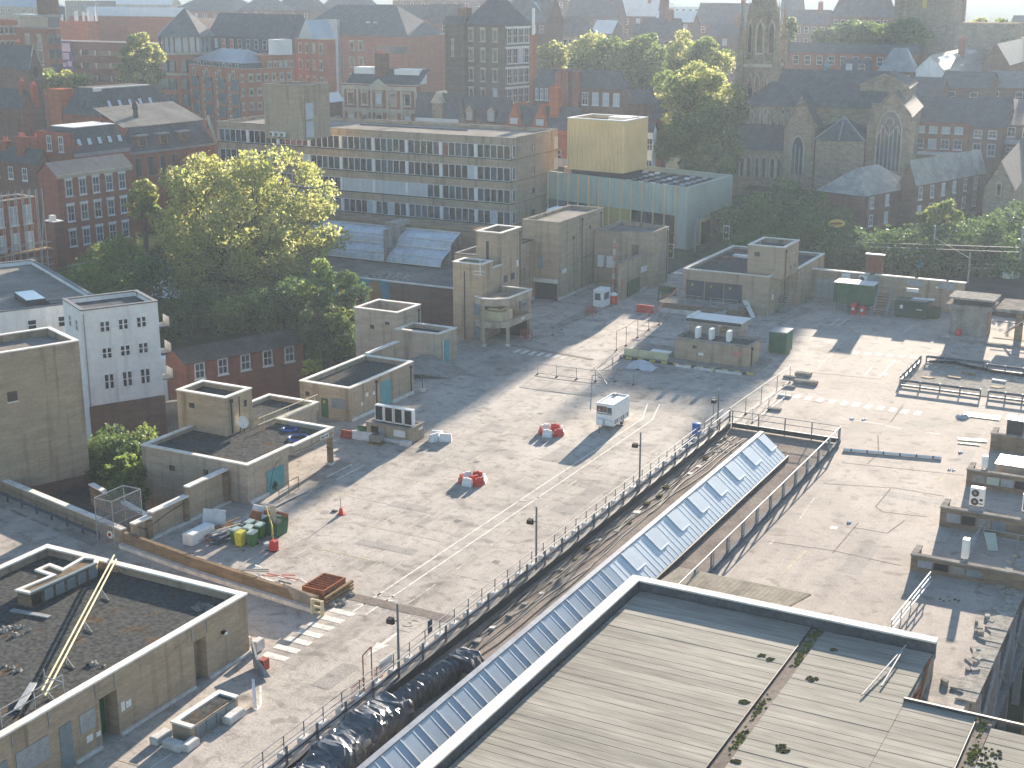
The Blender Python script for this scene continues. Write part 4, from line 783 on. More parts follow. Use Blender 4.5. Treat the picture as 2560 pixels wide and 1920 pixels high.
for (x0,x1) in ((-46.0,-39.3),(-38.7,-34.2),(-33.8,-30.7),(-30.4,-28.5)): MB().box(x0,x1,160.6,161.2,3.403,3.52).build('coping','coping',lw)
for x in (-39.0,-34.0,-30.5): MB().box(x-.9,x+.9,160.5,160.69,2.6,3.3).build('bracket_plate','galv',lw)
panel(lw,'roller_door','galv','F',160.7,-45.4,-42.3,.1,2.4,.05)
for i in range(3): panel(lw,'door_rib','grey_door','F',160.7,-44.7+i*.8,-44.64+i*.8,.1,2.4,.07)
for (x,f,l) in ((-41.9,False,'left, turned sideways'),(-39.9,True,'right, with round fan')): condenser('wall_condenser', f'white condenser on the boundary wall above the green container, {l}', x,160.25,2.6,.95,.4,.7,fan=f,dark=False)
MB().box(-31.7,-31.3,160.5,160.7,2.6,2.8).build('lamp','white_plastic',lw)
st2 = struct('far_street', MB().prism([(-57,161.3),(40,161.3),(40,178),(-57,200)], -1.2, .45), 'asphalt')
# concrete portal on the right
po = thing('concrete_portal','broken concrete portal with white-lit opening and low roof slabs at the right edge','portal',(-22,152,0))
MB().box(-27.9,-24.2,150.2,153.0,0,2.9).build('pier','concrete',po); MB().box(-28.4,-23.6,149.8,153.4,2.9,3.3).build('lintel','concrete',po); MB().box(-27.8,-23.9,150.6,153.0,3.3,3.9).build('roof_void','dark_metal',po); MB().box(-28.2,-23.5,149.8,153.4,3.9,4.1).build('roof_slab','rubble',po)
MB().box(-23.5,-12,150.5,156.0,2.9,3.2).build('roof_slab','concrete',po); MB().box(-21.4,-20.7,150.4,151.2,0,2.9).build('pier','buff_dark',po); MB().box(-14.4,-13.7,150.4,151.2,0,2.9).build('pier','buff_dark',po)
for z in (.9,1.5,2.1): MB().tube((-24,154.5,z),(-12,154.5,z),.05).build('rail','dark_metal',po)
for i in range(4): MB().beam((-22.4+i*.2,150.3,.6+i*.22),(-21.2+i*.2,150.3,1.5+i*.22),.06,.1).build('striped_bar','white_plastic' if i % 2 else 'red_plastic',po)
MB().box(-28.3,-24.2,148.0,150.0,.012,.05).build('floor_patch','paint_worn',po); MB().box(-28.6,-14,147.3,147.8,.012,.18).build('kerb','concrete',po)
c = g('13',1715,1170); o = thing('red_drum','small red drum against the concrete portal','drum',(c.x,149.7,0)); MB().lathe((c.x,149.7,0),[(.25,0),(.28,.6),(.2,.75)],12).build('body','red_plastic',o)
# ---------------------------------------------------------------- old rooflight pit with steel guard beams
rp = thing('rooflight_pit','rubble filled rooflight pit ringed by low steel guard beams on the right','rooflight pit',(-24,132,0))
MB().box(-27.4,-10,127.8,136.9,.016,.06).build('pit_bed','rubble',rp)
for (p,q) in (((-27.6,127.4),(-20.5,127.4)),((-19.8,127.4),(-14,127.4)),((-27.4,137.2),(-22.0,137.2)),((-21.6,136.7),(-10,136.7)),((-27.9,128.6),(-27.9,137.0))):
    MB().beam((*p,.55),(*q,.55),.1,.22).build('guard_beam','blue_metal',rp); MB().beam((*p,.1),(*q,.1),.14,.16).build('kerb_beam','steel',rp)
    n = int((Vector(q)-Vector(p)).length/1.8)+1
    for i in range(n+1): t = i/n; x,y = p[0]+(q[0]-p[0])*t, p[1]+(q[1]-p[1])*t; MB().box(x-.06,x+.06,y-.06,y+.06,0,.78).build('post','steel',rp)
for i in range(16):
    x,y = rnd.uniform(-27,-11), rnd.uniform(128.3,136.3); MB().prism([(x,y),(x+rnd.uniform(.6,1.5),y-.1),(x+1.2,y+.4),(x-.1,y+.5)],.07,.07+rnd.uniform(.03,.15)).build('loose_board',rnd.choice(('white_block','white_block','rubble','timber')),rp)
o = solo('cable_heap', MB().path([(-27,136.6,.3),(-25.6,136.4,.5),(-24.5,136.5,.55),(-23.2,136.3,.4),(-21,136.2,.25),(-15,136,.2)],.16,6),'black','black tarred roll lying along the back of the rooflight pit','roll')
# ---------------------------------------------------------------- parapet walls with plant on the east side
def eastwall(y, h, label, x0=-17.0, x1=2.0, slots=4, m='buff_dark', glz='grey_door'):
    o = thing('plant_wall', label, 'wall', (x0,y,0))
    MB().box(x0,x1,y,y+.3,0,h).build('wall_panel',m,o); MB().box(x0,x0+.3,y+.302,y+1.7,0,h).build('return_wall',m,o)
    MB().box(x0-.05,x1,y-.06,y+.36,h+.003,h+.1).build('coping','concrete',o); MB().box(x0-.05,x0+.35,y+.362,y+1.75,h+.003,h+.1).build('coping','concrete',o)
    for i in range(slots): 
        s = x0+.45+i*1.0; MB().box(s,s+.88,y-.03,y-.001,h*.32,h*.78).build('glazing_panel',(glz,'galv','black','concrete')[(i+int(y)) % 4],o)
    MB().box(x0-.1,x1,y+1.72,y+2.0,0,.14).build('kerb','concrete',o); return o
eastwall(85.4,1.0,'low wall with broken corner nearest the sheeted hall, right edge'); eastwall(93.9,1.35,'plant wall carrying the two-fan condenser, right edge'); eastwall(103.0,1.25,'plant wall with four green panels behind the two-fan condenser',glz='green_clad'); eastwall(112.6,1.3,'far dark plant wall below the glaring metal lids',slots=0); eastwall(120.6,1.6,'farthest plant wall near the rooflight pit',x0=-14.6,slots=2)
condenser('two_fan_condenser','white condenser with two round fans on the right plant wall',-14.9,95.2,1.35,.95,.45,1.35,fan=True)
c = bpy.data.objects['two_fan_condenser']; MB().box(.18,.4,-.012,-.002,.45,.62).box(.14,.42,-.012,-.002,.22,.3).build('lettering','ink',c,local=True)
condenser('edge_condenser','white condenser cut by the right frame edge',-11.6,95.6,1.35,.8,.45,1.3,dark=True)
condenser('narrow_condenser','narrow white condenser standing on the low wall before the blue shade',-13.9,86.2,1.0,.42,.5,1.35,dark=False)
condenser('tall_flue_box','narrow white flue box on the wall with green panels',-15.9,103.6,1.3,.4,.4,1.0,dark=False)
pb = thing('plant_boxes','pale plant boxes with glaring metal lids at the right edge','plant box',(-13.5,105.5,0))
MB().bevbox(-15.2,-13.2,104.6,106.8,0,1.5,.04).build('body','buff_pale',pb); MB().box(-15.3,-13.1,104.5,106.9,1.5,1.6).build('lid','lead',pb); MB().bevbox(-13.0,-9.5,105.2,107.2,0,2.6,.04).build('body','galv',pb); MB().box(-13.1,-9.4,105.1,107.3,2.6,2.72).build('lid','lead',pb)
for i in range(3): MB().box(-12.9+i*1.1,-11.9+i*1.1,104.4,105.1,1.3,1.9).build('tarp_bag','blue_metal',pb)
pb2 = thing('dark_plant_box','dark plant box with glaring lid beyond the plant walls','plant box',(-15.4,114,0)); MB().bevbox(-16.0,-14.8,113.4,114.6,0,2.4,.04).build('body','dark_metal',pb2); MB().box(-16.1,-14.7,113.3,114.7,2.4,2.5).build('lid','lead',pb2)
for (k,x0,y0,x1,y1,w_,l) in (('23',1690,260,2010,300,1.3,'large pale board lying flat near the dark plant box'),('23',1640,475,1890,495,.7,'middle pale board lying on the deck'),('23',1640,510,1830,530,.3,'narrow pale board next to the middle board')):
    solo('flat_board', MB().beam(g(k,x0,y0,.02),g(k,x1,y1,.02),w_,.05),'cream',l,'board')
solo('white_pipe', MB().tube(g('23',650,565,.12),g('23',1500,640,.12),.11,8),'white_plastic','long white pipe lying on the deck right of the walkway corner','pipe')
for i in range(6):
    c = g('23',650,565,.12).lerp(g('23',1500,640,.12),(i+.5)/6); MB().tube((c.x-.05,c.y,.12),(c.x+.05,c.y-.004,.12),.125,8).build('dark_band','dark_metal',bpy.data.objects['white_pipe'])
c = g('23',1680,290); hp = thing('rag_heap','heap of pale rags beside the large flat board','rags',(c.x,c.y,0)); mb = MB()
for i in range(14): a0 = rnd.uniform(0,6.28); r0 = rnd.uniform(0,.7); x,y = c.x+r0*math.cos(a0), c.y+r0*.6*math.sin(a0); s = rnd.uniform(.12,.35); mb.pts([(x-s,y-s*.6,.01),(x+s,y-s*.5,.01),(x+s*.8,y+s,.01),(x-s,y+s*.7,.01),(x,y,s*.9)],[(0,1,4),(1,2,4),(2,3,4),(3,0,4)])
mb.build('rags','tarp_clear',hp)['kind'] = 'stuff'
for (k,x,y,r_,l) in (('23',1575,740,.35,'white star-shaped litter on the sunlit deck'),('23',1670,590,.15,'small white litter near the plant boxes'),('23',830,305,.25,'white litter beside the right crossing'),('23',720,300,.2,'white paper left of the litter by the crossing'),('23',700,1195,.12,'single white scrap in the middle of the east deck'),('33',1560,205,.6,'small heap of yellow weeds in the blue shade')):
    rubble_pile('litter', l, k, x, y, .016, r_, 7, 'white_plastic' if r_ < .5 else 'moss', .1, 'litter')
# ramp handrails lower right
hr = thing('sloping_handrail','white sloping handrail with three pipes beside the hall parapet','railing',(-15.5,80,0))
p0, p1 = g('33',1060,455,.5), g('33',1400,30,.5)
for dz in (.3,.65,1.0): MB().tube(p0+Vector((0,0,dz-.5)), p1+Vector((0,0,dz-.5)), .045).build('rail','white_paint',hr)
for t in (.02,.25,.5,.75,.98): c = p0.lerp(p1,t); MB().tube((c.x,c.y,0),(c.x,c.y,1.0),.035).build('post','galv',hr)
hr2 = thing('cross_handrail','galvanised handrail crossing the blue shade behind the narrow condenser','railing',(-14,92,0))
p0, p1 = g('23',1690,1510,.5), g('23',1870,1240,.5)
for dz in (.35,.7,1.0): MB().tube((p0.x,p0.y,dz),(p1.x,p1.y,dz),.035).build('rail','galv',hr2)
for t in (.0,.5,1): c = p0.lerp(p1,t); MB().tube((c.x,c.y,0),(c.x,c.y,1.0),.03).build('post','galv',hr2)
for z in (.55,1.0): MB().tube((-13.9,92.2,z),(-6,92.2,z),.03).build('rail','galv',hr2)
MB().tube((-11.6,92.2,0),(-11.6,92.2,1.0),.03).build('post','galv',hr2)
solo('green_board', MB().pts([(-13.7,91.7,.9),(-13.0,91.9,.9),(-12.6,91.0,.1),(-13.2,90.8,.1),(-13.7,91.75,.95),(-13.0,91.95,.95),(-12.6,91.05,.15),(-13.2,90.85,.15)],[(3,2,1,0),(4,5,6,7),(0,1,5,4),(1,2,6,5),(2,3,7,6),(3,0,4,7)]),'green_clad','green board hung on the handrail in the blue shade','board')
# broken deck edge and the open void
be = thing('broken_deck_edge','ragged broken concrete edge of the deck above the open void','broken slab',(-10.6,76,0)); y = 69.5
pts_ = []
while y < 92.2: pts_.append((-10.95+rnd.uniform(-.55,.25),y)); y += rnd.uniform(.25,.8)
for (p,q) in zip(pts_[:-1],pts_[1:]): MB().prism([p,(-9.98,p[1]),(-9.98,q[1]),q],.02,.06+rnd.uniform(0,.07)).build('slab_piece','rubble',be)
for i in range(26):
    x, y = -11.0+rnd.uniform(-.9,.5), rnd.uniform(69.5,91); r_ = rnd.uniform(.1,.38); n = 6
    P = [(x+r_*rnd.uniform(.5,1.1)*math.cos(6.283*k/n),y+r_*rnd.uniform(.5,1.1)*math.sin(6.283*k/n)) for k in range(n)]; MB().prism(P,.02,.08+rnd.uniform(.02,.2)).build('slab_chunk','rubble',be)
for i,y in enumerate((70.5,76,81.5,87)):
    MB().box(-10.35,-9.9,y,y+.5,-9,-.1).build('column','galv',be)
    if i < 3: MB().tube((-10.1,y+.3,-1.0),(-10.1,y+5.7,-4.5),.12).build('brace','galv',be); MB().tube((-10.1,y+.3,-4.5),(-10.1,y+5.7,-1.0),.12).build('brace','galv',be)
MB().box(-10.35,-9.9,69,92,-5.0,-4.6).build('beam','galv',be)
solo('timber_column', MB().box(-8.6,-7.6,78.5,79.5,-9,-2.2), 'timber', 'stained concrete stump standing in the void at the right edge', 'column')

for (o_, f_, at_, ss, z0_, z1_) in ((tw,'R',-67.4,80.9,2.7,5.4),(bt,'R',-71.5,151.5,0,8.8),(bt,'R',-71.5,156.9,0,8.8),(t2,'R',-70.1,133.0,0,10.2),(TM,'R',-73.9,118.4,0,4.2),(tt,'R',-46.2,150.7,4.2,7.3),(e2,'R',-41.8,127.0,.3,2.1),(B,'R',-66.0,104.2,0,2.7),(B,'R',-66.0,98.6,0,2.7),(tb,'R',-47.4,154.6,0,4.1),(lb,'R',-74.7,139,0,6.6),(bk,'R',-64.4,160.9,0,6.5)):
    panel(o_,'downpipe','dark_metal',f_,at_,ss,ss+.09,z0_,z1_,.09); panel(o_,'hopper_head','dark_metal',f_,at_,ss-.08,ss+.17,z1_-.25,z1_,.16)
for (o_, f_, at_, s0, s1, z0_, z1_) in ((TM,'F',114.6,-77.2,-76.7,2.6,3.0),(TM,'F',114.6,-75.4,-74.9,3.2,3.5),(bt,'R',-71.5,149.0,149.5,6.6,7.0),(bt,'R',-71.5,153.5,154.0,7.2,7.6),(t2,'F',128.9,-71.9,-71.6,7.4,9.6),(tt,'F',150.2,-49.6,-49.0,6.4,6.9),(A,'F',75.0,-68.5,-68.0,1.4,1.8),(A,'F',75.0,-65.3,-64.9,1.6,2.0),(tw,'F',80.4,-71.0,-70.5,4.4,4.8),(B,'F',94.7,-70.6,-70.2,1.7,2.1)): panel(o_,'wall_vent','dark_metal',f_,at_,s0,s1,z0_,z1_,.03)
# ---------------------------------------------------------------- fences along the walkway well
f1 = thing('walkway_fence','long thin galvanised rail fence on white blocks beside the car park','fence',(-38.3,75,0))
y = 42.0
while y < 108.3:
    MB().tube((-38.3,y,.3),(-38.3,y,1.15),.03).build('post','steel',f1); MB().bevbox(-38.5,-38.1,y-.32,y+.32,0,.32,.05).build('foot_block','white_block',f1); y += 1.62
for z in (.75,1.15): MB().tube((-38.3,42,z),(-38.3,108.2,z),.028).build('rail','galv',f1)
f2 = thing('kerb_fence','dark kerb beam with steel fence posts on the left edge of the walkway','fence',(-37.2,75,0))
MB().box(-37.35,-37.1,38,108.2,.016,.5).build('kerb_beam','dark_metal',f2); MB().box(-37.32,-37.2,38,108.3,.95,1.05).build('rail','blue_metal',f2); MB().tube((-37.25,38,1.5),(-37.25,108.3,1.5),.035).build('rail','galv',f2)
y = 40.0
while y < 108.4: MB().box(-37.3,-37.2,y-.05,y+.05,.5,1.5).build('post','steel',f2); y += 2.44
f3 = thing('far_end_fence','steel guard fence closing the far end of the walkway','fence',(-32.5,108.3,0))
for z in (1.0,1.5): MB().tube((-37.2,108.3,z),(-27.9,108.3,z),.035).build('rail','galv',f3)
MB().box(-37.0,-27.95,108.2,108.4,.1,.5).build('kerb_beam','dark_metal',f3)
for i in range(5): MB().box(-37.0+i*2.25-.04,-37.0+i*2.25+.04,108.26,108.34,0,1.5).build('post','steel',f3)
f4 = thing('east_guard_fence','steel guard fence with low beam on the right side of the skylight','fence',(-27.9,90,0))
MB().tube((-27.9,72.2,1.5),(-27.9,108.3,1.5),.05).build('rail','galv',f4); MB().box(-28.0,-27.8,72.2,108.2,.15,.42).build('guard_beam','blue_metal',f4)
y = 73.0
while y < 108.3: MB().box(-27.95,-27.85,y-.05,y+.05,0,1.5).build('post','steel',f4); MB().box(-27.95,-27.88,y+.42,y+.5,0,1.5).build('post','galv',f4); y += 2.9
# conduits on the walkway floor
cd = thing('conduit_run','pair of pale conduits running along the walkway beside the skylight','conduit',(-34,75,.02))
for dx in (0,.22): MB().tube((-34.1+dx,60.5,.2),(-33.5+dx,104,.2),.085).build('pipe','pale_stone',cd)
for i in range(26): MB().box(-34.05,-33.2,42+i*2.4,42.15+i*2.4,.016,.11).build('bracket','dark_metal',cd)
for i in range(30):
    y = 50+i*1.9; x = rnd.uniform(-36.7,-36.0); s = rnd.uniform(.2,.5)
    MB().prism([(x,y),(x+s,y+.1),(x+s*.8,y+s+.2),(x-.05,y+s)],.016,.02+rnd.uniform(.05,.18)).build('rubble_piece',rnd.choice(('rubble','concrete','white_block','moss')),cd)
for i in range(8):
    x = -36.7+i*.22; P = [(x+.25*math.sin(y*.21+i*1.7)+.12*math.sin(y*.6+i),y,.05+.02*(i%3)) for y in range(61,108,3)]; MB().path(P,.035,4).build('loose_cable','black' if i % 3 else 'steel',cd)
for (x,y,l) in ((-37.2,57.3,4.67),(-37.45,73.7,4.51),(-37.15,89.4,4.96),(-37.4,106.3,3.77)):
    t = {57.3:'nearest',73.7:'second nearest',89.4:'third from the camera',106.3:'farthest'}[y]
    o = thing('lamp_post', f'{t} thin dark floodlight post along the walkway fence','lamp post',(x,y,0),0,'floodlight posts along the walkway')
    MB().tube((x-.18,y,.0),(x-.18,y,l),.075,8,.06).build('pole','steel',o)
    MB().tube((x-.18,y,l-1.0),(x-.5,y-.1,l-1.0),.04).build('bracket','dark_metal',o)
    b = MB().pts([(-.2,-.16,-.16),(.2,-.16,-.16),(.2,.1,-.2),(-.2,.1,-.2),(-.16,-.2,.12),(.16,-.2,.12),(.16,.1,.16),(-.16,.1,.16)],[(3,2,1,0),(4,5,6,7),(0,1,5,4),(1,2,6,5),(2,3,7,6),(3,0,4,7)]).build('floodlight','black',o,local=True); b.location = (-.55,-.1,l-1.0)
bs = thing('barrier_sign','small dark sign on the walkway fence','sign',(-38.35,62.0,.75)); MB().box(-38.4,-38.34,61.9,62.3,.75,1.5).build('plate','blue_metal',bs)
gt = thing('red_gate','red pedestrian gate frame standing at the walkway fence','gate',(-38.5,56.4,0))
MB().path([(-38.7,55.9,0),(-38.7,55.9,2.0),(-38.7,56.7,2.15),(-38.7,56.7,0)],.035).build('hoop','red_dull',gt)
for (y0,y1) in ((54.6,55.85),(56.75,57.6)):
    for z in (.1,.75): MB().tube((-38.6,y0,z),(-38.6,y1,z),.03).build('rail','red_dull',gt)
    mesh_panel(gt,(-38.6,y0),(-38.6,y1),.1,.75,'red_dull',.14,.01)
MB().box(-38.63,-38.58,57.3,58.5,.4,1.0).build('notice','sign_white',gt)
# wrapped duct in the well
dw = thing('wrapped_duct','lumpy black plastic wrapped duct lying in the near end of the walkway','duct',(-35.2,52,0))
def sleeve(name, P, n=14, jit=.05):
    mb = MB(); prof = []
    for (y,xc,hw,h) in P:
        for i in range(n+1):
            t = math.pi*i/n; e = .55; cx_, cz_ = math.cos(t), math.sin(t)
            x = xc+hw*math.copysign(abs(cx_)**e,cx_); z = h*abs(cz_)**e; mb.v.append((x+rnd.gauss(0,jit), y+rnd.gauss(0,jit*1.2), max(.02, z+rnd.gauss(0,jit))))
    for j in range(len(P)-1):
        for i in range(n): k = j*(n+1)+i; mb.f.append((k,k+1,k+n+2,k+n+1))
    mb.f.append(tuple(range(n+1))); mb.f.append(tuple(range((len(P)-1)*(n+1),len(P)*(n+1)))[::-1])
    return mb.build(name,'black_plastic',dw,smooth=False)
P = []; y = 43.0
while y < 54.4:
    k = (y-43.0)/11.4; seg = math.sin(y*2.1)*.06+(.18 if 48.2 < y < 51.4 else 0); P.append((y,-35.6+.1*math.sin(y*.7),1.12+seg*.5,1.2+seg+(.25 if 51 < y < 54 else 0))); y += .22
sleeve('wrapped_box', P)
P = []; y = 54.4
while y < 60.0: P.append((y,-35.75+.08*(y-54.4),0.55+.06*math.sin(y*14),1.05+.08*math.sin(y*14))); y += .12
sleeve('ribbed_sleeve', P, 12, .02)
P = [(59.3+i*.16,-34.85,.95+.04*math.sin(i*3),1.25+.06*math.sin(i*2)) for i in range(9)]
sleeve('end_hood', P, 12, .04)
for i in range(9): MB().tube((-34.3,44+i*1.6,.05),(-34.3,45.4+i*1.6,.05),.04).build('cable_tray','blue_metal',dw)
solo('yellow_wedge', MB().pts([(-34.6,58.6,.02),(-34.0,58.6,.02),(-34.0,59.2,.02),(-34.6,59.2,.02),(-34.6,59.2,.5),(-34.0,59.2,.5)],[(0,3,2,1),(0,1,5,4),(3,4,5,2),(1,2,5),(0,4,3)]),'timber','yellow timber wedge under the black hood','wedge')
# ---------------------------------------------------------------- things standing on the deck
tr = thing('catering_trailer','white box trailer with a torn dark front window standing alone on the deck','trailer',(-46.2,104.3,0))
x0,x1,y0,y1 = -47.0,-45.45,102.9,106.2
MB().bevbox(x0,x1,y0,y1,.32,2.15,.05).build('body','white_plastic',tr)
for q in ((x0,x0+.1,y0,y1),(x1-.1,x1,y0,y1),(x0+.102,x1-.102,y0,y0+.1),(x0+.102,x1-.102,y1-.1,y1)): MB().box(*q,2.152,2.24).build('roof_rim','white_paint',tr)
MB().box(x0+.2,x0+.55,y1-.5,y1-.2,2.16,2.34).build('roof_vent','galv',tr)
panel(tr,'front_window','brown_brick','F',y0,x0+.05,x0+.95,1.5,2.0,.03); panel(tr,'window_pane','glass_blue','F',y0,x0+1.0,x0+1.4,1.45,1.95,.03); panel(tr,'front_ledge','grey_door','F',y0,x0+.1,x1-.15,1.32,1.4,.05)
for i in range(6): panel(tr,'window_sticker',rnd.choice(('pink_sign','blue_metal','sign_white')),'F',y0,x0+.15+i*.13,x0+.22+i*.13,1.6+.05*(i%3),1.7+.05*(i%3),.036)
MB().bevbox(x0+.15,x0+.75,y0-.35,y0,.4,.95,.05).build('front_locker','white_plastic',tr); MB().bevbox(x0+.85,x1-.1,y0-.2,y0,.45,.85,.03).build('gas_locker','white_plastic',tr)
panel(tr,'side_hatch','white_paint','R',x1,y0+.3,y1-.3,1.1,1.95,.03)
for i in range(7): panel(tr,'side_lettering',('grey_door','steel','green_clad')[i%3],'R',x1,y0+.25+i*.42,y0+.55+i*.42,.5,.85,.012)
for y in (104.9,): 
    for (xx,sx) in ((x1-.1,1),(x0+.1,-1)):
        wl_ = MB().lathe((0,0,0),[(.0,-.09),(.24,-.09),(.32,-.05),(.32,.05),(.24,.09),(0,.09)],16).build('wheel','black',tr,local=True); wl_.matrix_basis = Matrix.Translation((xx+46.2,y-104.3,.32)) @ Matrix.Rotation(R(90),4,'Y')
        MB().lathe((0,0,0),[(0,-.1),(.17,-.1),(.17,.1),(0,.1)],10).build('rim','galv',wl_,local=True)
MB().beam((-46.2,y0-.3,.3),(-46.2,y0-1.2,.3),.08,.08).build('drawbar','steel',tr); MB().tube((-46.2,y0-1.1,0),(-46.2,y0-1.1,.6),.04).build('jockey_wheel','steel',tr)
def barrier_unit(o, c, ang, m, L_=1.0, h=.75):
    d = Vector((math.cos(ang),math.sin(ang))); n = Vector((-d.y,d.x)); C = Vector(c)
    def q(s,t,z): p = C+d*s+n*t; return (p.x,p.y,z)
    P = [q(-L_/2,-.2,0),q(L_/2,-.2,0),q(L_/2,.2,0),q(-L_/2,.2,0),q(-L_/2,-.18,.22),q(L_/2,-.18,.22),q(L_/2,.18,.22),q(-L_/2,.18,.22),q(-L_/2,-.09,.34),q(L_/2,-.09,.34),q(L_/2,.09,.34),q(-L_/2,.09,.34),q(-L_/2+.05,-.08,h),q(L_/2-.05,-.08,h),q(L_/2-.05,.08,h),q(-L_/2+.05,.08,h)]
    F = [(3,2,1,0),(12,13,14,15)]
    for l in range(3):
        for k in range(4): F.append((4*l+k,4*l+(k+1)%4,4*l+4+(k+1)%4,4*l+4+k))
    return MB().pts(P,F).build('barrier_body', m, o)
def ring_of(cx_, cy_, r_, n, where, rot):
    for i in range(n):
        t = rot+2*math.pi*i/n; m = 'red_plastic' if i % 2 == 0 else 'white_plastic'
        o = thing('water_barrier', f"{'red' if i%2==0 else 'white'} plastic water barrier in the ring {where}, {('left front','front','right front','right back','back','left back')[i]}", 'barrier', (cx_+r_*math.cos(t),cy_+r_*math.sin(t),0),0,f'water barriers {where}')
        barrier_unit(o,(cx_+r_*math.cos(t),cy_+r_*math.sin(t)),t+math.pi/2+rnd.uniform(-.25,.25),m,.8,.6)
        MB().cbox((cx_+r_*math.cos(t),cy_+r_*math.sin(t),.6),(.16,.16,.05)).build('filler_cap',m,o)
ring_of(-49.5,86.5,.82,6,'near the middle of the deck',R(212)); ring_of(-49.6,99.8,.88,6,'left of the white trailer',R(215))
for (dx,dy,m,l) in ((.1,.2,'red_plastic','lying inside the nearer ring'),):
    o = thing('water_barrier',f'red plastic water barrier {l}','barrier',(-49.4,86.7,0),0,'water barriers near the middle of the deck'); barrier_unit(o,(-49.4,86.6),R(60),m,.7,.55)
for (x,y,m,an,l) in ((-63.9,91.0,'red_dull',0,'dull red plastic barrier left of the shaded enclosure'),(-63.0,91.2,'white_plastic',0,'leftmost white plastic barrier before the shaded enclosure'),(-62.1,91.3,'white_plastic',.1,'white plastic barrier behind the small machine'),(-57.3,94.4,'white_plastic',.2,'back white plastic barrier right of the shaded enclosure'),(-57.1,93.6,'white_plastic',1.2,'front white plastic barrier right of the shaded enclosure'),(-56.3,94.0,'white_plastic',.4,'right-hand white plastic barrier beside the shaded enclosure')):
    o = thing('water_barrier',l,'barrier',(x,y,0)); barrier_unit(o,(x,y),an,m,1.0,.65)
mc = thing('small_machine','small grey machine on a pallet before the shaded enclosure','machine',(-60.9,90.9,0)); MB().bevbox(-61.4,-60.4,90.5,91.2,.2,.75,.06).build('body','concrete',mc); MB().box(-61.5,-60.3,90.4,91.3,0,.12).build('pallet','timber',mc); MB().tube((-61.2,90.8,.75),(-60.6,90.9,.9),.08).build('engine','dark_metal',mc); MB().box(-61.3,-60.5,90.6,91.1,.12,.2).build('skid','dark_metal',mc)
c = g('21',735,1125); cn = thing('road_cone','lone red cone with a thin pole on the deck','cone',(c.x,c.y,0)); MB().lathe((c.x,c.y,0),[(.28,0),(.28,.05),(.18,.06),(.1,.45)],10).build('body','red_plastic',cn); MB().tube((c.x,c.y,.4),(c.x,c.y,1.2),.03).build('pole','pale_stone',cn)
solo('flat_weight', MB().bevbox(c.x-.9,c.x-.5,c.y+.1,c.y+.4,0,.1,.03),'dark_metal','dark flat weight next to the lone cone','weight')
def bin_(x,y,m,l,rz=0):
    o = thing('wheelie_bin',l,'bin',(x,y,0),rz,'wheelie bins by the pilaster wall')
    MB().pts([(-.22,-.24,.06),(.22,-.24,.06),(.22,.24,.06),(-.22,.24,.06),(-.27,-.32,.92),(.27,-.32,.92),(.27,.32,.92),(-.27,.32,.92)],[(3,2,1,0),(4,5,6,7),(0,1,5,4),(1,2,6,5),(2,3,7,6),(3,0,4,7)]).build('body',m,o,local=True)
    MB().pts([(-.29,-.36,.92),(.29,-.36,.92),(.29,.36,.92),(-.29,.36,.92),(-.24,-.28,1.0),(.24,-.28,1.0),(.24,.34,1.04),(-.24,.34,1.04)],[(3,2,1,0),(4,5,6,7),(0,1,5,4),(1,2,6,5),(2,3,7,6),(3,0,4,7)]).build('lid',m if m == 'yellow_bin' else 'green_clad',o,local=True)
    MB().tube((-.26,.3,.1),(.26,.3,.1),.1,8).build('wheels','black',o,local=True); MB().tube((-.25,.38,.95),(.25,.38,.95),.03).build('handle','black',o,local=True)
for (x,y,m,l) in ((-57.55,68.9,'green_bin','green wheelie bin left of the yellow bin'),(-56.95,68.6,'yellow_bin','yellow wheelie bin in front of the green bins'),(-56.3,69.0,'green_bin','green wheelie bin right of the yellow bin'),(-57.1,69.6,'green_bin','green wheelie bin directly behind the yellow bin'),(-57.6,70.4,'green_bin','rear left green wheelie bin of the group'),(-56.7,70.3,'green_bin','rear right green wheelie bin of the group')): bin_(x,y,m,l,rnd.uniform(-.15,.15))
sk2 = thing('open_skip_bin','dark green open bin holding scrap behind the wheelie bins','bin',(-56.3,71.3,0)); MB().pts([(-57.0,70.9,0),(-55.7,70.9,0),(-55.7,72.0,0),(-57.0,72.0,0),(-57.1,70.8,1.0),(-55.6,70.8,1.0),(-55.6,72.1,1.0),(-57.1,72.1,1.0)],[(3,2,1,0),(0,1,5,4),(1,2,6,5),(2,3,7,6),(3,0,4,7)]).build('body','green_paint',sk2)
solo('white_freezer', MB().bevbox(-60.4,-59.6,66.9,69.2,.02,.85,.05),'white_plastic','long white chest freezer by the pilaster wall','freezer')
solo('propped_sheet', MB().pts([(-60.9,69.4,.02),(-59.3,69.8,.02),(-59.5,70.3,1.45),(-61.1,69.9,1.45),(-60.9,69.46,.02),(-59.3,69.86,.02),(-59.5,70.36,1.45),(-61.1,69.96,1.45)],[(0,1,2,3),(7,6,5,4),(0,4,5,1),(1,5,6,2),(2,6,7,3),(3,7,4,0)]),'tarp_clear','pale grey sheet panel propped behind the freezer','panel')
pile = thing('scrap_pile','pile of timber lengths and blue boards between freezer and bins','scrap',(-58.8,68.6,0))
for i in range(18):
    x,y = rnd.uniform(-59.8,-58.2), rnd.uniform(67.6,71.4); an = R(rnd.uniform(50,80)); L_ = rnd.uniform(1.2,2.6); z = rnd.uniform(.05,.55)
    MB().beam((x-math.cos(an)*L_/2,y-math.sin(an)*L_/2,z),(x+math.cos(an)*L_/2,y+math.sin(an)*L_/2,z+rnd.uniform(-.05,.25)),rnd.uniform(.05,.16),rnd.uniform(.04,.1)).build('timber_length',rnd.choice(('timber','cream','yellow_paint','galv','rust','white_block')),pile)
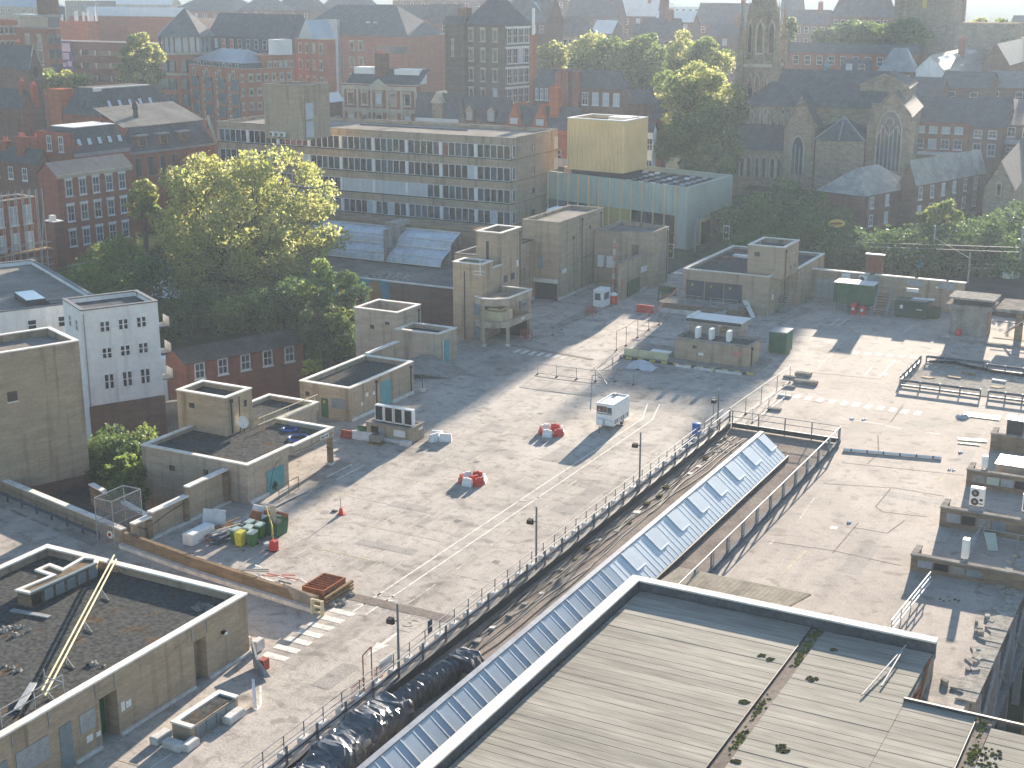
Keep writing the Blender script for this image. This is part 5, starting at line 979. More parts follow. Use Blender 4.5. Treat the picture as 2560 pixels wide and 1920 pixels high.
MB().bevbox(-58.9,-58.2,67.9,70.6,.02,.45,.03).build('blue_board','blue_metal',pile)
pile2 = thing('scrap_pile','jumble of white panels and black bags behind the wheelie bins','scrap',(-57.6,72.2,0))
for i in range(16):
    x,y,z = -57.9+rnd.uniform(-1.0,1.4), 72.4+rnd.uniform(-.6,1.0), rnd.uniform(0,.5); s = rnd.uniform(.2,.6); tz = rnd.uniform(.3,1.0)
    MB().pts([(x-s,y,z),(x+s,y+rnd.uniform(-.2,.2),z),(x+s*.8,y+.3,z+tz),(x-s*.9,y+.3,z+tz),(x-s,y+.08,z),(x+s,y+.1,z),(x+s*.8,y+.38,z+tz),(x-s*.9,y+.38,z+tz)],[(0,1,2,3),(7,6,5,4),(0,4,5,1),(1,5,6,2),(2,6,7,3),(3,7,4,0)]).build('scrap_piece',rnd.choice(('white_plastic','sign_white','galv','black','white_block','pink_sign','rust')),pile2)
for i in range(4): MB().box(-56.6+.12*i,-56.52+.12*i,71.4,71.5,.8,2.0).build('upright_slat','pale_stone',pile2)
pipes = thing('pipe_bundle','bundle of galvanised pipes lying before the shuttered door','pipes',(-59.8,77,0))
for i in range(6): MB().tube(g('21',130+8*i,1075-i*3,.06+.03*(i%2)),g('21',440+6*i,930-i*6,.06+.03*(i%2)),.045).build('pipe','galv',pipes)
rl3 = thing('door_rail','short pipe handrail in front of the shuttered door','railing',(-60.4,79.5,0))
P0, P1 = g('21',200,1000), g('21',370,910)
for z in (.5,1.0): MB().tube((P0.x,P0.y,z),(P1.x,P1.y,z),.03).build('rail','buff_dark',rl3)
for t in (0,.5,1): c = P0.lerp(P1,t); MB().tube((c.x,c.y,0),(c.x,c.y,1.0),.03).build('post','buff_dark',rl3)
c = g('21',140,1440); kk = thing('red_floor_machine','small red machine with a grey hopper beside the bins','machine',(c.x,c.y,0)); MB().bevbox(c.x-.05,c.x+.35,c.y-.2,c.y+.25,.05,.75,.05).build('body','red_plastic',kk); MB().lathe((c.x-.35,c.y,0),[(.2,.05),(.3,.4),(.28,.5)],10).build('hopper','galv',kk); MB().tube((c.x-.2,c.y,.4),(c.x+.1,c.y,1.1),.03).build('handle','dark_metal',kk); MB().cbox((c.x,c.y,0),(.8,.4,.05)).build('base','dark_metal',kk)
yf = mesh_fence('yellow_fence','thin pale yellow mesh barrier leaning beside the bins',[tuple(g('21',95,1200)[:2]),tuple(g('21',150,1380)[:2])],1.2,'yellow_paint',base=False,pitch=.2)
# steel louvre crates at the end of the ramp wall
cr3 = thing('rusty_louvre_crate','stack of rusty red louvre panels at the end of the ramp wall','crate',(-47.2,64.6,0))
b0 = g('31',470,150); 
MB().box(-48.4,-46.6,63.5,66.0,.02,.25).build('pallet','timber',cr3); MB().box(-48.3,-48.2,63.6,65.9,.25,.9).build('side_rail','rust',cr3); MB().box(-46.8,-46.7,63.6,65.9,.25,.9).build('side_rail','rust',cr3); MB().box(-48.2,-46.8,63.6,63.7,.25,.9).build('end_plate','rust',cr3); MB().box(-48.2,-46.8,65.8,65.9,.25,.9).build('end_plate','rust',cr3)
for i in range(7): MB().pts([(-48.2,63.8+i*.3,.5),(-46.8,63.8+i*.3,.5),(-46.8,63.95+i*.3,.88),(-48.2,63.95+i*.3,.88),(-48.2,63.83+i*.3,.5),(-46.8,63.83+i*.3,.5),(-46.8,63.98+i*.3,.88),(-48.2,63.98+i*.3,.88)],[(0,1,2,3),(7,6,5,4),(0,4,5,1),(1,5,6,2),(2,6,7,3),(3,7,4,0)]).build('louvre','rust',cr3)
for i in range(3): MB().box(-46.6,-46.4,63.4,66.3,.03+i*.22,.17+i*.22).build('plank','timber',cr3)
mf = thing('metal_frame_pile','tangle of pale metal frames lying along the ramp wall','scrap',(-50.5,64.4,0))
for i in range(14):
    x = rnd.uniform(-53.5,-48.6); y = 64.3+rnd.uniform(-.4,.6)+(-53-x)*.0; an = R(rnd.uniform(-30,20)); L_ = rnd.uniform(.8,2.4); z = rnd.uniform(.1,.8)
    MB().beam((x-math.cos(an)*L_/2,y-math.sin(an)*L_/2,z),(x+math.cos(an)*L_/2,y+math.sin(an)*L_/2,z+rnd.uniform(-.1,.2)),.08,.08).build('frame_bar',rnd.choice(('white_paint','galv','sign_white','steel','pink_sign')),mf)
solo('blue_tarp_strip', MB().beam((-57,64.8,.05),(-51.5,64.1,.05),.4,.3),'tarp_clear','strip of pale plastic lying along the inside of the ramp wall','tarpaulin')
yb = thing('yellow_bracket','pale yellow steel frame at the end of the ramp wall','frame',(-46.2,62.4,0))
for x in (-46.6,-45.9): MB().box(x-.07,x+.07,62.2,62.4,0,.95).build('post','cream',yb)
for z in (.1,.45,.85): MB().box(-46.52,-45.98,62.25,62.35,z,z+.12).build('bar','cream',yb)
solo('end_board', MB().pts([(-49.3,63.05,.02),(-46.8,62.7,.02),(-46.8,62.65,.95),(-49.2,63.0,1.15),(-49.3,62.97,.02),(-46.8,62.62,.02),(-46.8,62.57,.95),(-49.2,62.92,1.15)],[(0,1,2,3),(7,6,5,4),(0,4,5,1),(1,5,6,2),(2,6,7,3),(3,7,4,0)]),'concrete','grey concrete board covering the end of the ramp wall','board')
rubble_pile('rubble','small heap of rubble at the foot of the louvre crate','31',790,160,.016,.5,16); rubble_pile('rubble','rubble strip by the yellow frame','31',690,230,.016,.6,18)
# overturned bench/sign by the service building
ob = thing('toppled_bench','toppled white and red hinged board by the corner of the service building','board',tuple(g('30',2185,800)))
p = [g('30',2170,560,.9), g('30',2212,720,.75), g('31',105,870,.1), g('31',60,880,.02), g('30',2190,790,.02)]
MB().pts([p[0],p[1],p[2],p[3],p[4]]+[q+Vector((.14,.03,0)) for q in p],[(0,4,3,2,1),(5,6,7,8,9),(0,1,6,5),(1,2,7,6),(2,3,8,7),(3,4,9,8),(4,0,5,9)]).build('leaf','galv',ob)
c = g('31',70,820); MB().bevbox(c.x-.25,c.x+.15,c.y-.2,c.y+.3,.05,.7,.03).build('red_block','red_dull',ob); c = g('31',15,650); MB().bevbox(c.x-.2,c.x+.2,c.y-.3,c.y+.4,.05,.7,.03).build('white_block','white_block',ob)
c = g('30',2120,600); block('kerb_block','white block at the far corner of the service building',c.x,c.y,0,.5,.6,.5)
wp = solo('white_sheet', MB().pts([g('30',2175,890,.9),g('30',2190,890,.9),g('30',2212,1150,.03),g('30',2180,1120,.03)]+[v+Vector((.05,.02,0)) for v in (g('30',2175,890,.9),g('30',2190,890,.9),g('30',2212,1150,.03),g('30',2180,1120,.03))],[(0,1,2,3),(7,6,5,4),(0,4,5,1),(1,5,6,2),(2,6,7,3),(3,7,4,0)]),'white_plastic','bright white sheet standing behind the brick vent box','sheet')
line(g('31',38,950), g('31',40,1120), .12, 'paint', .009); line(g('31',40,1120), g('31',0,1160), .12, 'paint', .009)
line(g('30',920,1560), g('30',1200,1640), .1, 'paint_yellow', .009); line(g('30',1300,1659), g('30',1480,1540), .07, 'paint', .009)
bd = thing('blue_drum','blue drum against the walkway fence beyond the trailer','drum',(-39.0,105.2,0)); MB().lathe((-39.0,105.2,0),[(.32,0),(.36,.1),(.36,.45),(.34,.5),(.36,.55),(.36,.95),(.3,1.0)],16).build('body','blue_plastic',bd); MB().lathe((-39.0,105.2,1.0),[(.31,0),(.1,.03)],12).build('lid','blue_plastic',bd)
sp = thing('post_sign','thin post with a small square sign near the walkway end','sign',tuple(g('22',1735,350))); c = g('22',1735,350); MB().tube(c,(c.x,c.y,2.2),.035).build('post','steel',sp); MB().box(c.x-.2,c.x+.2,c.y-.03,c.y+.02,1.9,2.4).build('plate','grey_door',sp)
np_ = solo('fence_notice', MB().box(-38.36,-38.31,108.2,109.6,.5,1.1),'sign_white','white notice panel on the fence near the blue drum','notice')
mesh_fence('scaffold_fence','scaffold-pole fence on dark feet continuing past the walkway end',[(-37.4,108.6),(-37.3,112.5),(-37.2,116.4),(-37.1,120.5),(-37.0,124)],1.6,'steel',pitch=None)
mesh_fence('scaffold_fence','short inner scaffold fence near the stacked kerbs',[(-36.0,110.5),(-35.9,114.5),(-35.8,119)],1.2,'galv',pitch=None)
for (k,x,y,l) in (('23',55,225,'pale slab lying near the right crossing'),('23',180,30,'stack of grey kerbs at the fence end'),('23',145,110,'white kerb by the right crossing'),('13',190,1605,'pair of dark rollers at the scaffold fence')):
    c = g(k,x,y); block('loose_slab',l,c.x,c.y,.016,1.2,.5,.18,'concrete' if 'white' not in l else 'white_block')
for (x,y,dx) in ((-36.6,127.0,1.5),(-35.6,124.4,2.2)): block('kerb_stack',f"stack of grey kerbs {'behind' if y > 126 else 'in front of'} the end of the scaffold fence",x,y,.016,dx,.7,.3,'concrete')
# ---------------------------------------------------------------- town houses: a kit for oblique blocks
class Bld: pass
WM = {}
def win_mesh(w_, h_, kind):
    key = (round(w_,2), round(h_,2), kind)
    if key in WM: return WM[key]
    t = {'sash':.11,'stone':.22,'dark':.09,'strip':.05,'thin':.07,'arch':.14}[kind]
    fm = {'sash':'white_paint','stone':'pale_stone','dark':'steel','strip':'white_paint','thin':'white_paint','arch':'pale_stone'}[kind]
    f = MB().box(0,t,-.08,0,0,h_).box(w_-t,w_,-.08,0,0,h_).box(t,w_-t,-.08,0,h_-t,h_).box(t,w_-t,-.08,0,0,t)
    if kind in ('sash','thin'): f.box(t,w_-t,-.06,-.02,h_*.5-.04,h_*.5+.04)
    if kind == 'sash': f.box(w_*.5-.03,w_*.5+.03,-.055,-.02,t,h_-t); f.box(-.1,w_+.1,-.16,0,-.14,0)
    if kind == 'stone': f.box(-.15,w_+.15,-.2,0,-.18,0).box(-.12,w_+.12,-.16,0,h_,h_+.3)
    if kind == 'arch': f.pts([(-.1,-.14,h_),(w_+.1,-.14,h_),(w_*.5,-.14,h_+w_*.6),(-.1,0,h_),(w_+.1,0,h_),(w_*.5,0,h_+w_*.6)],[(0,1,2),(5,4,3),(0,2,5,3),(2,1,4,5),(0,3,4,1)])
    fme = f.mesh('window'); fme.materials.append(M[fm])
    pm = MB().quad((t*.8,-.02,t*.8),(w_-t*.8,-.02,t*.8),(w_-t*.8,-.02,h_-t*.8),(t*.8,-.02,h_-t*.8))
    P = {}
    for g_ in ('glass_dark','glass_blue','blind','glass_teal'):
        me = pm.mesh('pane'); me.materials.append(M[g_]); P[g_] = me
    WM[key] = (fme, P); return WM[key]
def add_win(o, face, s, z, w_, h_, kind='sash', glass=None, wl=0, wr=0, off=0.0):
    fme, P = win_mesh(w_, h_, kind)
    if face == 'F': loc, rz = (-wl+s, -off, z), 0
    else: loc, rz = (off, s, z), R(90)
    f = inst(fme, o, loc, rz, 'window'); gl = glass or rnd.choice(('glass_dark','glass_dark','glass_blue','blind' if rnd.random() < .35 else 'glass_dark'))
    inst(P[gl], f, (0,0,0), 0, 'pane'); return f
def bld(name, label, k, xl, xn, yn, xr, dist, az, wall='red_brick', roof=('flat','grey_roof'), z0=-9, cat='building', group=None, eave=.3, zdrop=0.0):
    N = gd(k, xn, yn, dist); B = Bld(); azr = R(az)
    X0, Y0, Z0 = N.x*cA+N.y*sA, -N.x*sA+N.y*cA, N.z
    def solve(xc, dx, dy):
        px = S(k, xc, 0)[0]; q = (px-1280)/FPX
        return (q*(Y0*math.cos(PITCH)+(CAMZ-Z0)*math.sin(PITCH))-X0)/(dx-q*dy*math.cos(PITCH))
    B.wl = max(1.0, solve(xl, -math.cos(azr), math.sin(azr))); B.wr = max(1.0, solve(xr, math.sin(azr), math.cos(azr)))
    B.wl = min(B.wl, 120); B.wr = min(B.wr, 90); B.zt = Z0-z0; wl, wr, zt = B.wl, B.wr, B.zt
    o = thing(name, label, cat, (N.x, N.y, z0), -R(az-28.1), group); B.o = o
    kind = roof[0]
    mb = MB()
    if kind == 'flat':
        mb.box(-wl,0,0,wr,0,zt-.5); poly = [(-wl,0),(0,0),(0,wr),(-wl,wr)]; inn = inset(poly,.3)
        P = [(x,y,zt-.5) for x,y in poly]+[(x,y,zt) for x,y in poly]+[(x,y,zt) for x,y in inn]+[(x,y,zt-.45) for x,y in inn]; F = []
        for i in range(4): j = (i+1)%4; F += [(i,j,4+j,4+i),(4+i,4+j,8+j,8+i),(8+i,8+j,12+j,12+i)]
        mb.pts(P,F); mb.build('wall',wall,o,local=True)
        MB().quad(*[(x,y,zt-.42) for x,y in inset(poly,.29)]).build('roof',roof[1],o,local=True)
        if len(roof) > 2:
            a_, b_ = inset(poly,-.06), inset(poly,.36)
            for i in range(4): MB().prism([a_[i],a_[(i+1)%4],b_[(i+1)%4],b_[i]],zt+.003,zt+.12).build('coping',roof[2],o,local=True)
    else:
        rm, rise = roof[1], roof[2]; e = eave; x0,x1,y0,y1 = -wl-e, e, -e, wr+e; zb = zt
        mb.box(-wl,0,0,wr,0,zt)
        if kind == 'gx':      # ridge along local x, gable walls at the ends
            for x in (-wl, 0): mb.pts([(x,0,zt),(x,wr,zt),(x,wr/2,zt+rise)],[(0,1,2)] if x == 0 else [(2,1,0)])
            rb = MB().pts([(x0,y0,zb-.1),(x1,y0,zb-.1),(x1,wr/2,zb+rise+.05),(x0,wr/2,zb+rise+.05),(x0,y1,zb-.1),(x1,y1,zb-.1)],[(0,1,2,3),(3,2,5,4)])
        elif kind == 'gy':
            for y in (0, wr): mb.pts([(-wl,y,zt),(0,y,zt),(-wl/2,y,zt+rise)],[(0,1,2)] if y == 0 else [(2,1,0)])
            rb = MB().pts([(x0,y0,zb-.1),(x0,y1,zb-.1),(-wl/2,y1,zb+rise+.05),(-wl/2,y0,zb+rise+.05),(x1,y0,zb-.1),(x1,y1,zb-.1)],[(1,0,3,2),(3,4,5,2)])
        elif kind == 'hip':
            hw = min(wl,wr)/2
            if wl >= wr: r0,r1 = (-wl+hw,wr/2),(-hw,wr/2)
            else: r0,r1 = (-wl/2,hw),(-wl/2,wr-hw)
            c = [(x0,y0),(x1,y0),(x1,y1),(x0,y1)]; P = [(x,y,zb-.08) for x,y in c]+[(*r0,zb+rise),(*r1,zb+rise)]
            F = [(0,1,5,4),(1,2,5),(2,3,4,5),(3,0,4)] if wl >= wr else [(0,1,4),(1,2,5,4),(2,3,5),(3,0,4,5)]
            rb = MB().pts(P,F)
        elif kind == 'pyr':
            c = [(x0,y0),(x1,y0),(x1,y1),(x0,y1)]; rb = MB().pts([(x,y,zb-.08) for x,y in c]+[(-wl/2,wr/2,zb+rise)],[(0,1,4),(1,2,4),(2,3,4),(3,0,4)])
        elif kind == 'mans':
            ii = roof[3] if len(roof) > 3 else 1.4; top = roof[4] if len(roof) > 4 else 'grey_roof'
            c = [(-wl-.1,-.1),(.1,-.1),(.1,wr+.1),(-wl-.1,wr+.1)]; d = [(-wl+ii,ii),(-ii,ii),(-ii,wr-ii),(-wl+ii,wr-ii)]
            rb = MB().pts([(x,y,zb) for x,y in c]+[(x,y,zb+rise) for x,y in d],[(i,(i+1)%4,4+(i+1)%4,4+i) for i in range(4)])
            MB().prism(d,zb+rise-.02,zb+rise+.12).build('flat_top',top,o,local=True)
        mb.build('wall',wall,o,local=True); B.roof = rb.build('roof',rm,o,local=True); B.rise = rise
    return B
def rows(B, face, n, nz, w_, h_, ztop, dz, kind='sash', s0=.04, s1=.96, glass=None, skip=()):
    L_ = B.wl if face == 'F' else B.wr
    for j in range(nz):
        for i in range(n):
            if (i,j) in skip: continue
            s = L_*(s0+(s1-s0)*(i+.5)/n)-w_/2; add_win(B.o, face, s, B.zt-ztop-j*dz-h_, w_, h_, kind, glass, B.wl, B.wr)
def band(B, face, z0, z1, m, d=.06, s0=0, s1=1, name='band'):
    L_ = B.wl if face == 'F' else B.wr
    if face == 'F': return MB().box(-B.wl+L_*s0,-B.wl+L_*s1,-d,-.001,z0,z1).build(name,m,B.o,local=True)
    return MB().box(.001,d,L_*s0,L_*s1,z0,z1).build(name,m,B.o,local=True)
def chim(B, x, y, z0, z1, wx=.9, wy=.6, pots=3, m='red_brick', name='chimney'):
    c = MB().box(x-wx/2,x+wx/2,y-wy/2,y+wy/2,z0,z1).box(x-wx/2-.08,x+wx/2+.08,y-wy/2-.08,y+wy/2+.08,z1,z1+.15).build(name,m,B.o,local=True)
    for i in range(pots):
        px_ = x-wx/2+wx*(i+.5)/pots; MB().lathe((px_,y,z1+.15),[(.12,0),(.1,.5),(.13,.55)],8).build('chimney_pot','red_dull',c,local=True)
def mans_light(B, face, n, s0, s1, v=.45, w_=.8, h_=1.2, ii=1.4, lit='rooflight', name='roof_window'):
    L_ = B.wl if face == 'F' else B.wr
    for i in range(n):
        s = L_*(s0+(s1-s0)*(i+.5)/n); hyp = math.hypot(ii+.1,B.rise); cz, sz = B.rise/hyp, (ii+.1)/hyp
        # centre on slope
        P = []
        for (d0) in (.02,.12):
            for (ds,dv) in ((-w_/2,-h_/2),(w_/2,-h_/2),(w_/2,h_/2),(-w_/2,h_/2)):
                t = v*hyp+dv; out = -.1+t*sz-d0*cz; z = B.zt+t*cz+d0*sz
                P.append((-B.wl+s+ds, out, z) if face == 'F' else (-out, s+ds, z))
        F = [(3,2,1,0),(4,5,6,7),(0,1,5,4),(1,2,6,5),(2,3,7,6),(3,0,4,7)]
        f = MB().pts(P,F).build(name,'dark_metal',B.o,local=True)
        Q = []
        for (d0) in (.122,.14):
            for (ds,dv) in ((-w_/2+.12,-h_/2+.12),(w_/2-.12,-h_/2+.12),(w_/2-.12,h_/2-.12),(-w_/2+.12,h_/2-.12)):
                t = v*hyp+dv; out = -.1+t*sz-d0*cz; z = B.zt+t*cz+d0*sz
                Q.append((-B.wl+s+ds, out, z) if face == 'F' else (-out, s+ds, z))
        MB().pts(Q,F).build('pane',lit,f,local=True)
def roofbox(B, x, y, z, dx, dy, dz, m, name): return MB().box(x-dx/2,x+dx/2,y-dy/2,y+dy/2,z,z+dz).build(name,m,B.o,local=True)
# ---------------------------------------------------------------- long office block
of = bld('office_block','long four-storey buff office block with ribbon windows behind the plane tree','01',-330,2212,1200,2610,205,28.1,'buff',('flat','pale_roof','concrete'))
wl, wr, zt = of.wl, of.wr, of.zt
pitch = 3.18; nb = 9
for j in range(4):
    zt_j = zt-1.0-j*pitch; hh = 1.95
    band(of,'F',zt_j-hh-.14,zt_j-hh,'felt_roof',.22,name='sill'); band(of,'R',zt_j-hh-.14,zt_j-hh,'buff_dark',.05,name='sill')
    bay = wl/nb
    for i in range(nb):
        MB().box(-wl+i*bay-.22,-wl+i*bay+.22,-.16,-.002,zt_j-hh,zt_j).build('pier','white_paint' if i else 'buff',of.o,local=True)
        npn = 5
        for q in range(npn):
            w_ = (bay-.5)/npn; gl = None
            if j == 2 and 4 <= i <= 6 and not (i == 6 and q > 2): gl = 'blind'
            elif rnd.random() < .05: gl = 'blind'
            else: gl = rnd.choice(('glass_dark','glass_dark','glass_blue'))
            add_win(of.o,'F',i*bay+.25+q*w_,zt_j-hh,w_-.02,hh,'strip',gl,wl,wr)
    for q in range(1): add_win(of.o,'R',wr*.42,zt_j-1.4,.95,1.0,'dark','glass_blue',wl,wr)
    add_win(of.o,'R',wr-1.3,zt_j-1.75,1.1,1.75,'strip','blind',wl,wr); add_win(of.o,'R',.05,zt_j-1.75,.9,1.75,'strip','glass_blue',wl,wr)
MB().box(.05,.5,wr*.25,wr*.75,1.5,4.6).build('dark_sign','dark_metal',of.o,local=True)
MB().beam((-wl*.62,wr*.7,zt-.4),(-wl*.25,wr*.7,zt-.4),.25,.18).build('blue_pipe','blue_metal',of.o,local=True)
ost = bld('office_stair_block','buff stair block with tall windows standing on the office roof','01',60,405,745,630,209,28.1,'buff',('flat','grey_roof','concrete'),z0=13.4)
for z in (.35,3.0): MB().box(.0,.06,ost.wr*.06,ost.wr*.34,z,z+2.3).build('window','blind',ost.o,local=True)
for i in range(3): condenser('roof_condenser',f"{('left','middle','right')[i]} of the three condensers below the office stair block",ost.o.location.x-ost.wl+1.7+i*1.0,ost.o.location.y-.7,13.75,.8,.35,.75,fan=True,dark=False,group='condensers on the office roof')
# building wrapped in blue sheeting in front of the office
c0, c1 = g('11',560,700,0), g('11',1700,838,0)
ms = thing('mural_building','flat-roofed building with turquoise mural and brown cladding beside the trees','building',(c1.x,c1.y,-8.5))
ay = (c0.y+c1.y)/2-1; ay = c1.y; bx0, bx1, bxm = -118.0, c1.x+3.0, g('11',1165,772,0).x
MB().box(bx0,bx1,ay,ay+44,-8.5,-.25).build('wall','concrete',ms); MB().box(bx0,bx1,ay-.0,ay+.5,-.249,0).build('parapet','concrete',ms); MB().box(bx0,bx1,ay+.501,ay+44,-.249,-.2).build('roof','grey_roof',ms)
MB().box(bxm-14,bxm-.1,ay-.12,ay-.002,-7.5,.02).build('mural_panel','mural_blue',ms); MB().box(bxm+.1,bx1,ay-.12,ay-.002,-8.4,.02).build('cladding_panel','brown_brick',ms)
MB().box(bx0,bx1,ay-.2,ay+.3,.022,.14).build('coping','coping',ms)
for (u0,u1,v0,v1) in ((.1,.3,.0,.25),(.62,.9,.02,.62),(.42,.5,.0,.0)):
    xa = bxm-9; MB().pts([(xa+9*u0-.8,ay-.14,-7.4),(xa+9*u1+.6,ay-.14,-7.4),(xa+9*u1-.5,ay-.14,-.1),(xa+9*u0+.7,ay-.14,-.1)],[(0,1,2,3)]).build('mural_shape','mural_orange',ms)
bld_t = thing('sheeted_rooflights','two long stepped rooflights wrapped in pale blue plastic sheeting','rooflight',(c1.x-14,ay+14,0))
p0 = g('11',640,565,0); q0 = g('11',1100,610,0); p1_ = g('11',1170,590,0); q1_ = g('11',1625,645,0); ya = (p0.y+q1_.y)/2; 
for (xa,xb) in ((p0.x-6,q0.x),(p1_.x,q1_.x)):
    for t in range(2):
        z0_, z1_ = t*1.9, t*1.9+1.75; y0_, y1_ = ya+t*2.6, ya+t*2.6+2.5; n = 28; mb = MB()
        for i in range(n+1):
            x = xa+(xb-xa)*i/n
            for (v,(yy,zz)) in enumerate(((y0_,z0_+.05),(y0_+.25,z0_+.7),(y0_+1.2,z0_+1.3),(y1_,z1_),(y1_+.1,z1_+.12))): mb.v.append((x+rnd.uniform(-.05,.05),yy+rnd.uniform(-.08,.08),zz+rnd.uniform(-.07,.07)))
        for i in range(n):
            for v in range(4): k_ = i*5+v; mb.f.append((k_,k_+5,k_+6,k_+1))
        mb.build('sheeting','tarp_blue',bld_t)
        MB().box(xa,xb,y0_+2.5,y0_+2.7,z0_,z1_-.05).build('back_wall','concrete',bld_t)
        for (yy,zz) in ((y0_-.02,z0_+.03),(y0_+.7,z0_+1.02),(y1_,z1_+.1)): MB().beam((xa,yy,zz),(xb,yy,zz),.16,.1).build('batten','white_paint',bld_t)
MB().box(q0.x+.15,p1_.x-.1,ya-.3,ya+5.0,0,4.3).build('stair_housing','concrete',bld_t); MB().box(q0.x-1.2,p1_.x+.3,ya+2,ya+5.6,4.3,4.9).build('broken_slab','rubble',bld_t)
MB().box(p0.x-20,q1_.x+14,ya+5.6,ya+9,0,4.2).build('back_block','buff_dark',bld_t)
rubble_pile('rubble','ridge of rubble along the edge of the mural building roof','11',1150,735,-.2,4.0,60,'rubble',.3)
cb = flat_block('white_plant_room','white panelled plant rooms on the roof behind the brick towers',rect(-86,-78,164,170),-1,5.2,'render_white','white_roof',cop='white_paint',par=.2); MB().box(-83.5,-80.5,166,169,5.2,7.0).build('upper_box','white_paint',cb)
# ---------------------------------------------------------------- gallery: green scalloped box with golden upper box
ga = thing('gallery_building','pale green ribbed gallery building with gold window strip behind the brick towers','building',(-60,200,-2))
N = gd('02',1520,1620,197); ang_l, ang_r = -46.9, 31.8
def azdir(az): X,Y = math.sin(R(az)), math.cos(R(az)); b,a = tog(X,Y); return Vector((b,a,0))
dl, dr = azdir(ang_l), azdir(ang_r)
pN = Vector((N.x,N.y,0)); pL = pN+dl*36; pR = pN+dr*15.5; pB = pR+dl*40
zt = N.z; zb = -1.2
pv = lambda p: (p.x,p.y)
MB().prism([pv(pN),pv(pR),pv(pB),pv(pL)],zb,zt-.8).build('wall','green_clad',ga)
outp = [pv(pN),pv(pR),pv(pB),pv(pL)]; inn = inset(outp,.35); P = [(x,y,zt-.8) for x,y in outp]+[(x,y,zt) for x,y in outp]+[(x,y,zt) for x,y in inn]+[(x,y,zt-.75) for x,y in inn]; F = []
for i in range(4): j = (i+1)%4; F += [(i,j,4+j,4+i),(4+i,4+j,8+j,8+i),(8+i,8+j,12+j,12+i)]
MB().pts(P,F).build('parapet','green_clad',ga); MB().quad(*[(x,y,zt-.74) for x,y in inset(outp,.34)]).build('roof','felt_roof',ga)
def ribs(p, d, L_, n, z0, z1, m, o, r=.11, nm='cladding_rib'):
    nn = Vector((d.y,-d.x,0)); nn = nn if nn.dot(Vector((0,0,0))-p) > 0 else -nn
    for i in range(n):
        c = p+d*(L_*(i+.5)/n)+nn*.02; MB().tube((c.x,c.y,z0),(c.x,c.y,z1),r,6).build(nm,m,o)
    return nn
nl = ribs(pN,dl,36,34,4.2,zt-.1,'green_clad',ga); nr = ribs(pN,dr,15.5,30,zb,zt-.1,'green_clad',ga,.14)
def wall_quad(o,nm,m,p,d,nn,s0,s1,z0,z1,off): 
    a_, b_ = p+d*s0+nn*off, p+d*s1+nn*off; return MB().pts([(a_.x,a_.y,z0),(b_.x,b_.y,z0),(b_.x,b_.y,z1),(a_.x,a_.y,z1)],[(0,1,2,3)]).build(nm,m,o)
for i in range(14): wall_quad(ga,'glass_pane','gold_pane' if 4 <= i <= 7 else ('glass_dark' if i < 4 else 'glass_teal'),pN,dl,nl,2+i*2.0,3.85+i*2.0,zb+.4,4.1,.06)
for i in range(15): a_ = pN+dl*(1.9+i*2.0)+nl*.1; MB().tube((a_.x,a_.y,zb),(a_.x,a_.y,zt),.1,5).build('mullion','gold',ga)
wall_quad(ga,'entrance_opening','glass_dark',pN,dr,nr,4,10,zb,zb+4.2,.18); 
for (s0,z0,s1,z1) in ((4,zb+4.2,10,zb+4.2),(4,zb,4,zb+4.2),(10,zb,10,zb+4.2)): a_,b_ = pN+dr*s0+nr*.25, pN+dr*s1+nr*.25; MB().tube((a_.x,a_.y,z0),(b_.x,b_.y,z1),.22,5).build('gold_trim','gold',ga)
for i in range(6):
    for j in range(6):
        c = pN+dr*(3+i*1.9)+dl*(3.5+j*2.2); MB().pts([(c.x-.42,c.y-.42,zt-.6),(c.x+.42,c.y-.42,zt-.6),(c.x+.42,c.y+.42,zt-.4),(c.x-.42,c.y+.42,zt-.4)],[(0,1,2,3)]).build('roof_panel',rnd.choice(('white_roof','lead','slate_light')),ga)
for i in range(10):
    c = pN+dr*(2+rnd.random()*9)+dl*(18+rnd.random()*15); MB().cbox((c.x,c.y,zt-.72),(rnd.uniform(1,3),rnd.uniform(.8,1.8),rnd.uniform(.4,1.4))).build('plant_unit',rnd.choice(('white_roof','galv','white_roof','dark_metal')),ga)
c = pN+dl*22+dr*1.6; MB().cbox((c.x,c.y,zt-.7),(2.4,1.5,1.5)).build('orange_unit','orange_box',ga)
gb = bld('golden_box','golden ribbed box rising above the gallery roof','02',480,970,1050,1175,207,32.6,'gold',('flat','felt_roof','white_paint'),z0=zt+.6)
for i in range(22): x = -gb.wl*(i+.5)/22; MB().tube((x,.05,.1),(x,.05,gb.zt-.05),gb.wl/48,7).build('cladding_rib','gold',gb.o,local=True)
for i in range(18): y = gb.wr*(i+.5)/18; MB().tube((-.05,y,.1),(-.05,y,gb.zt-.05),gb.wr/40,7).build('cladding_rib','gold',gb.o,local=True)
MB().box(-gb.wl*.45,-gb.wl*.1,gb.wr*.4,gb.wr*.8,gb.zt-.4,gb.zt+.25).build('roof_box','white_roof',gb.o,local=True); MB().box(-gb.wl+.5,-.5,.5,gb.wr-.5,-1.4,-.002).build('plinth','dark_metal',gb.o,local=True)
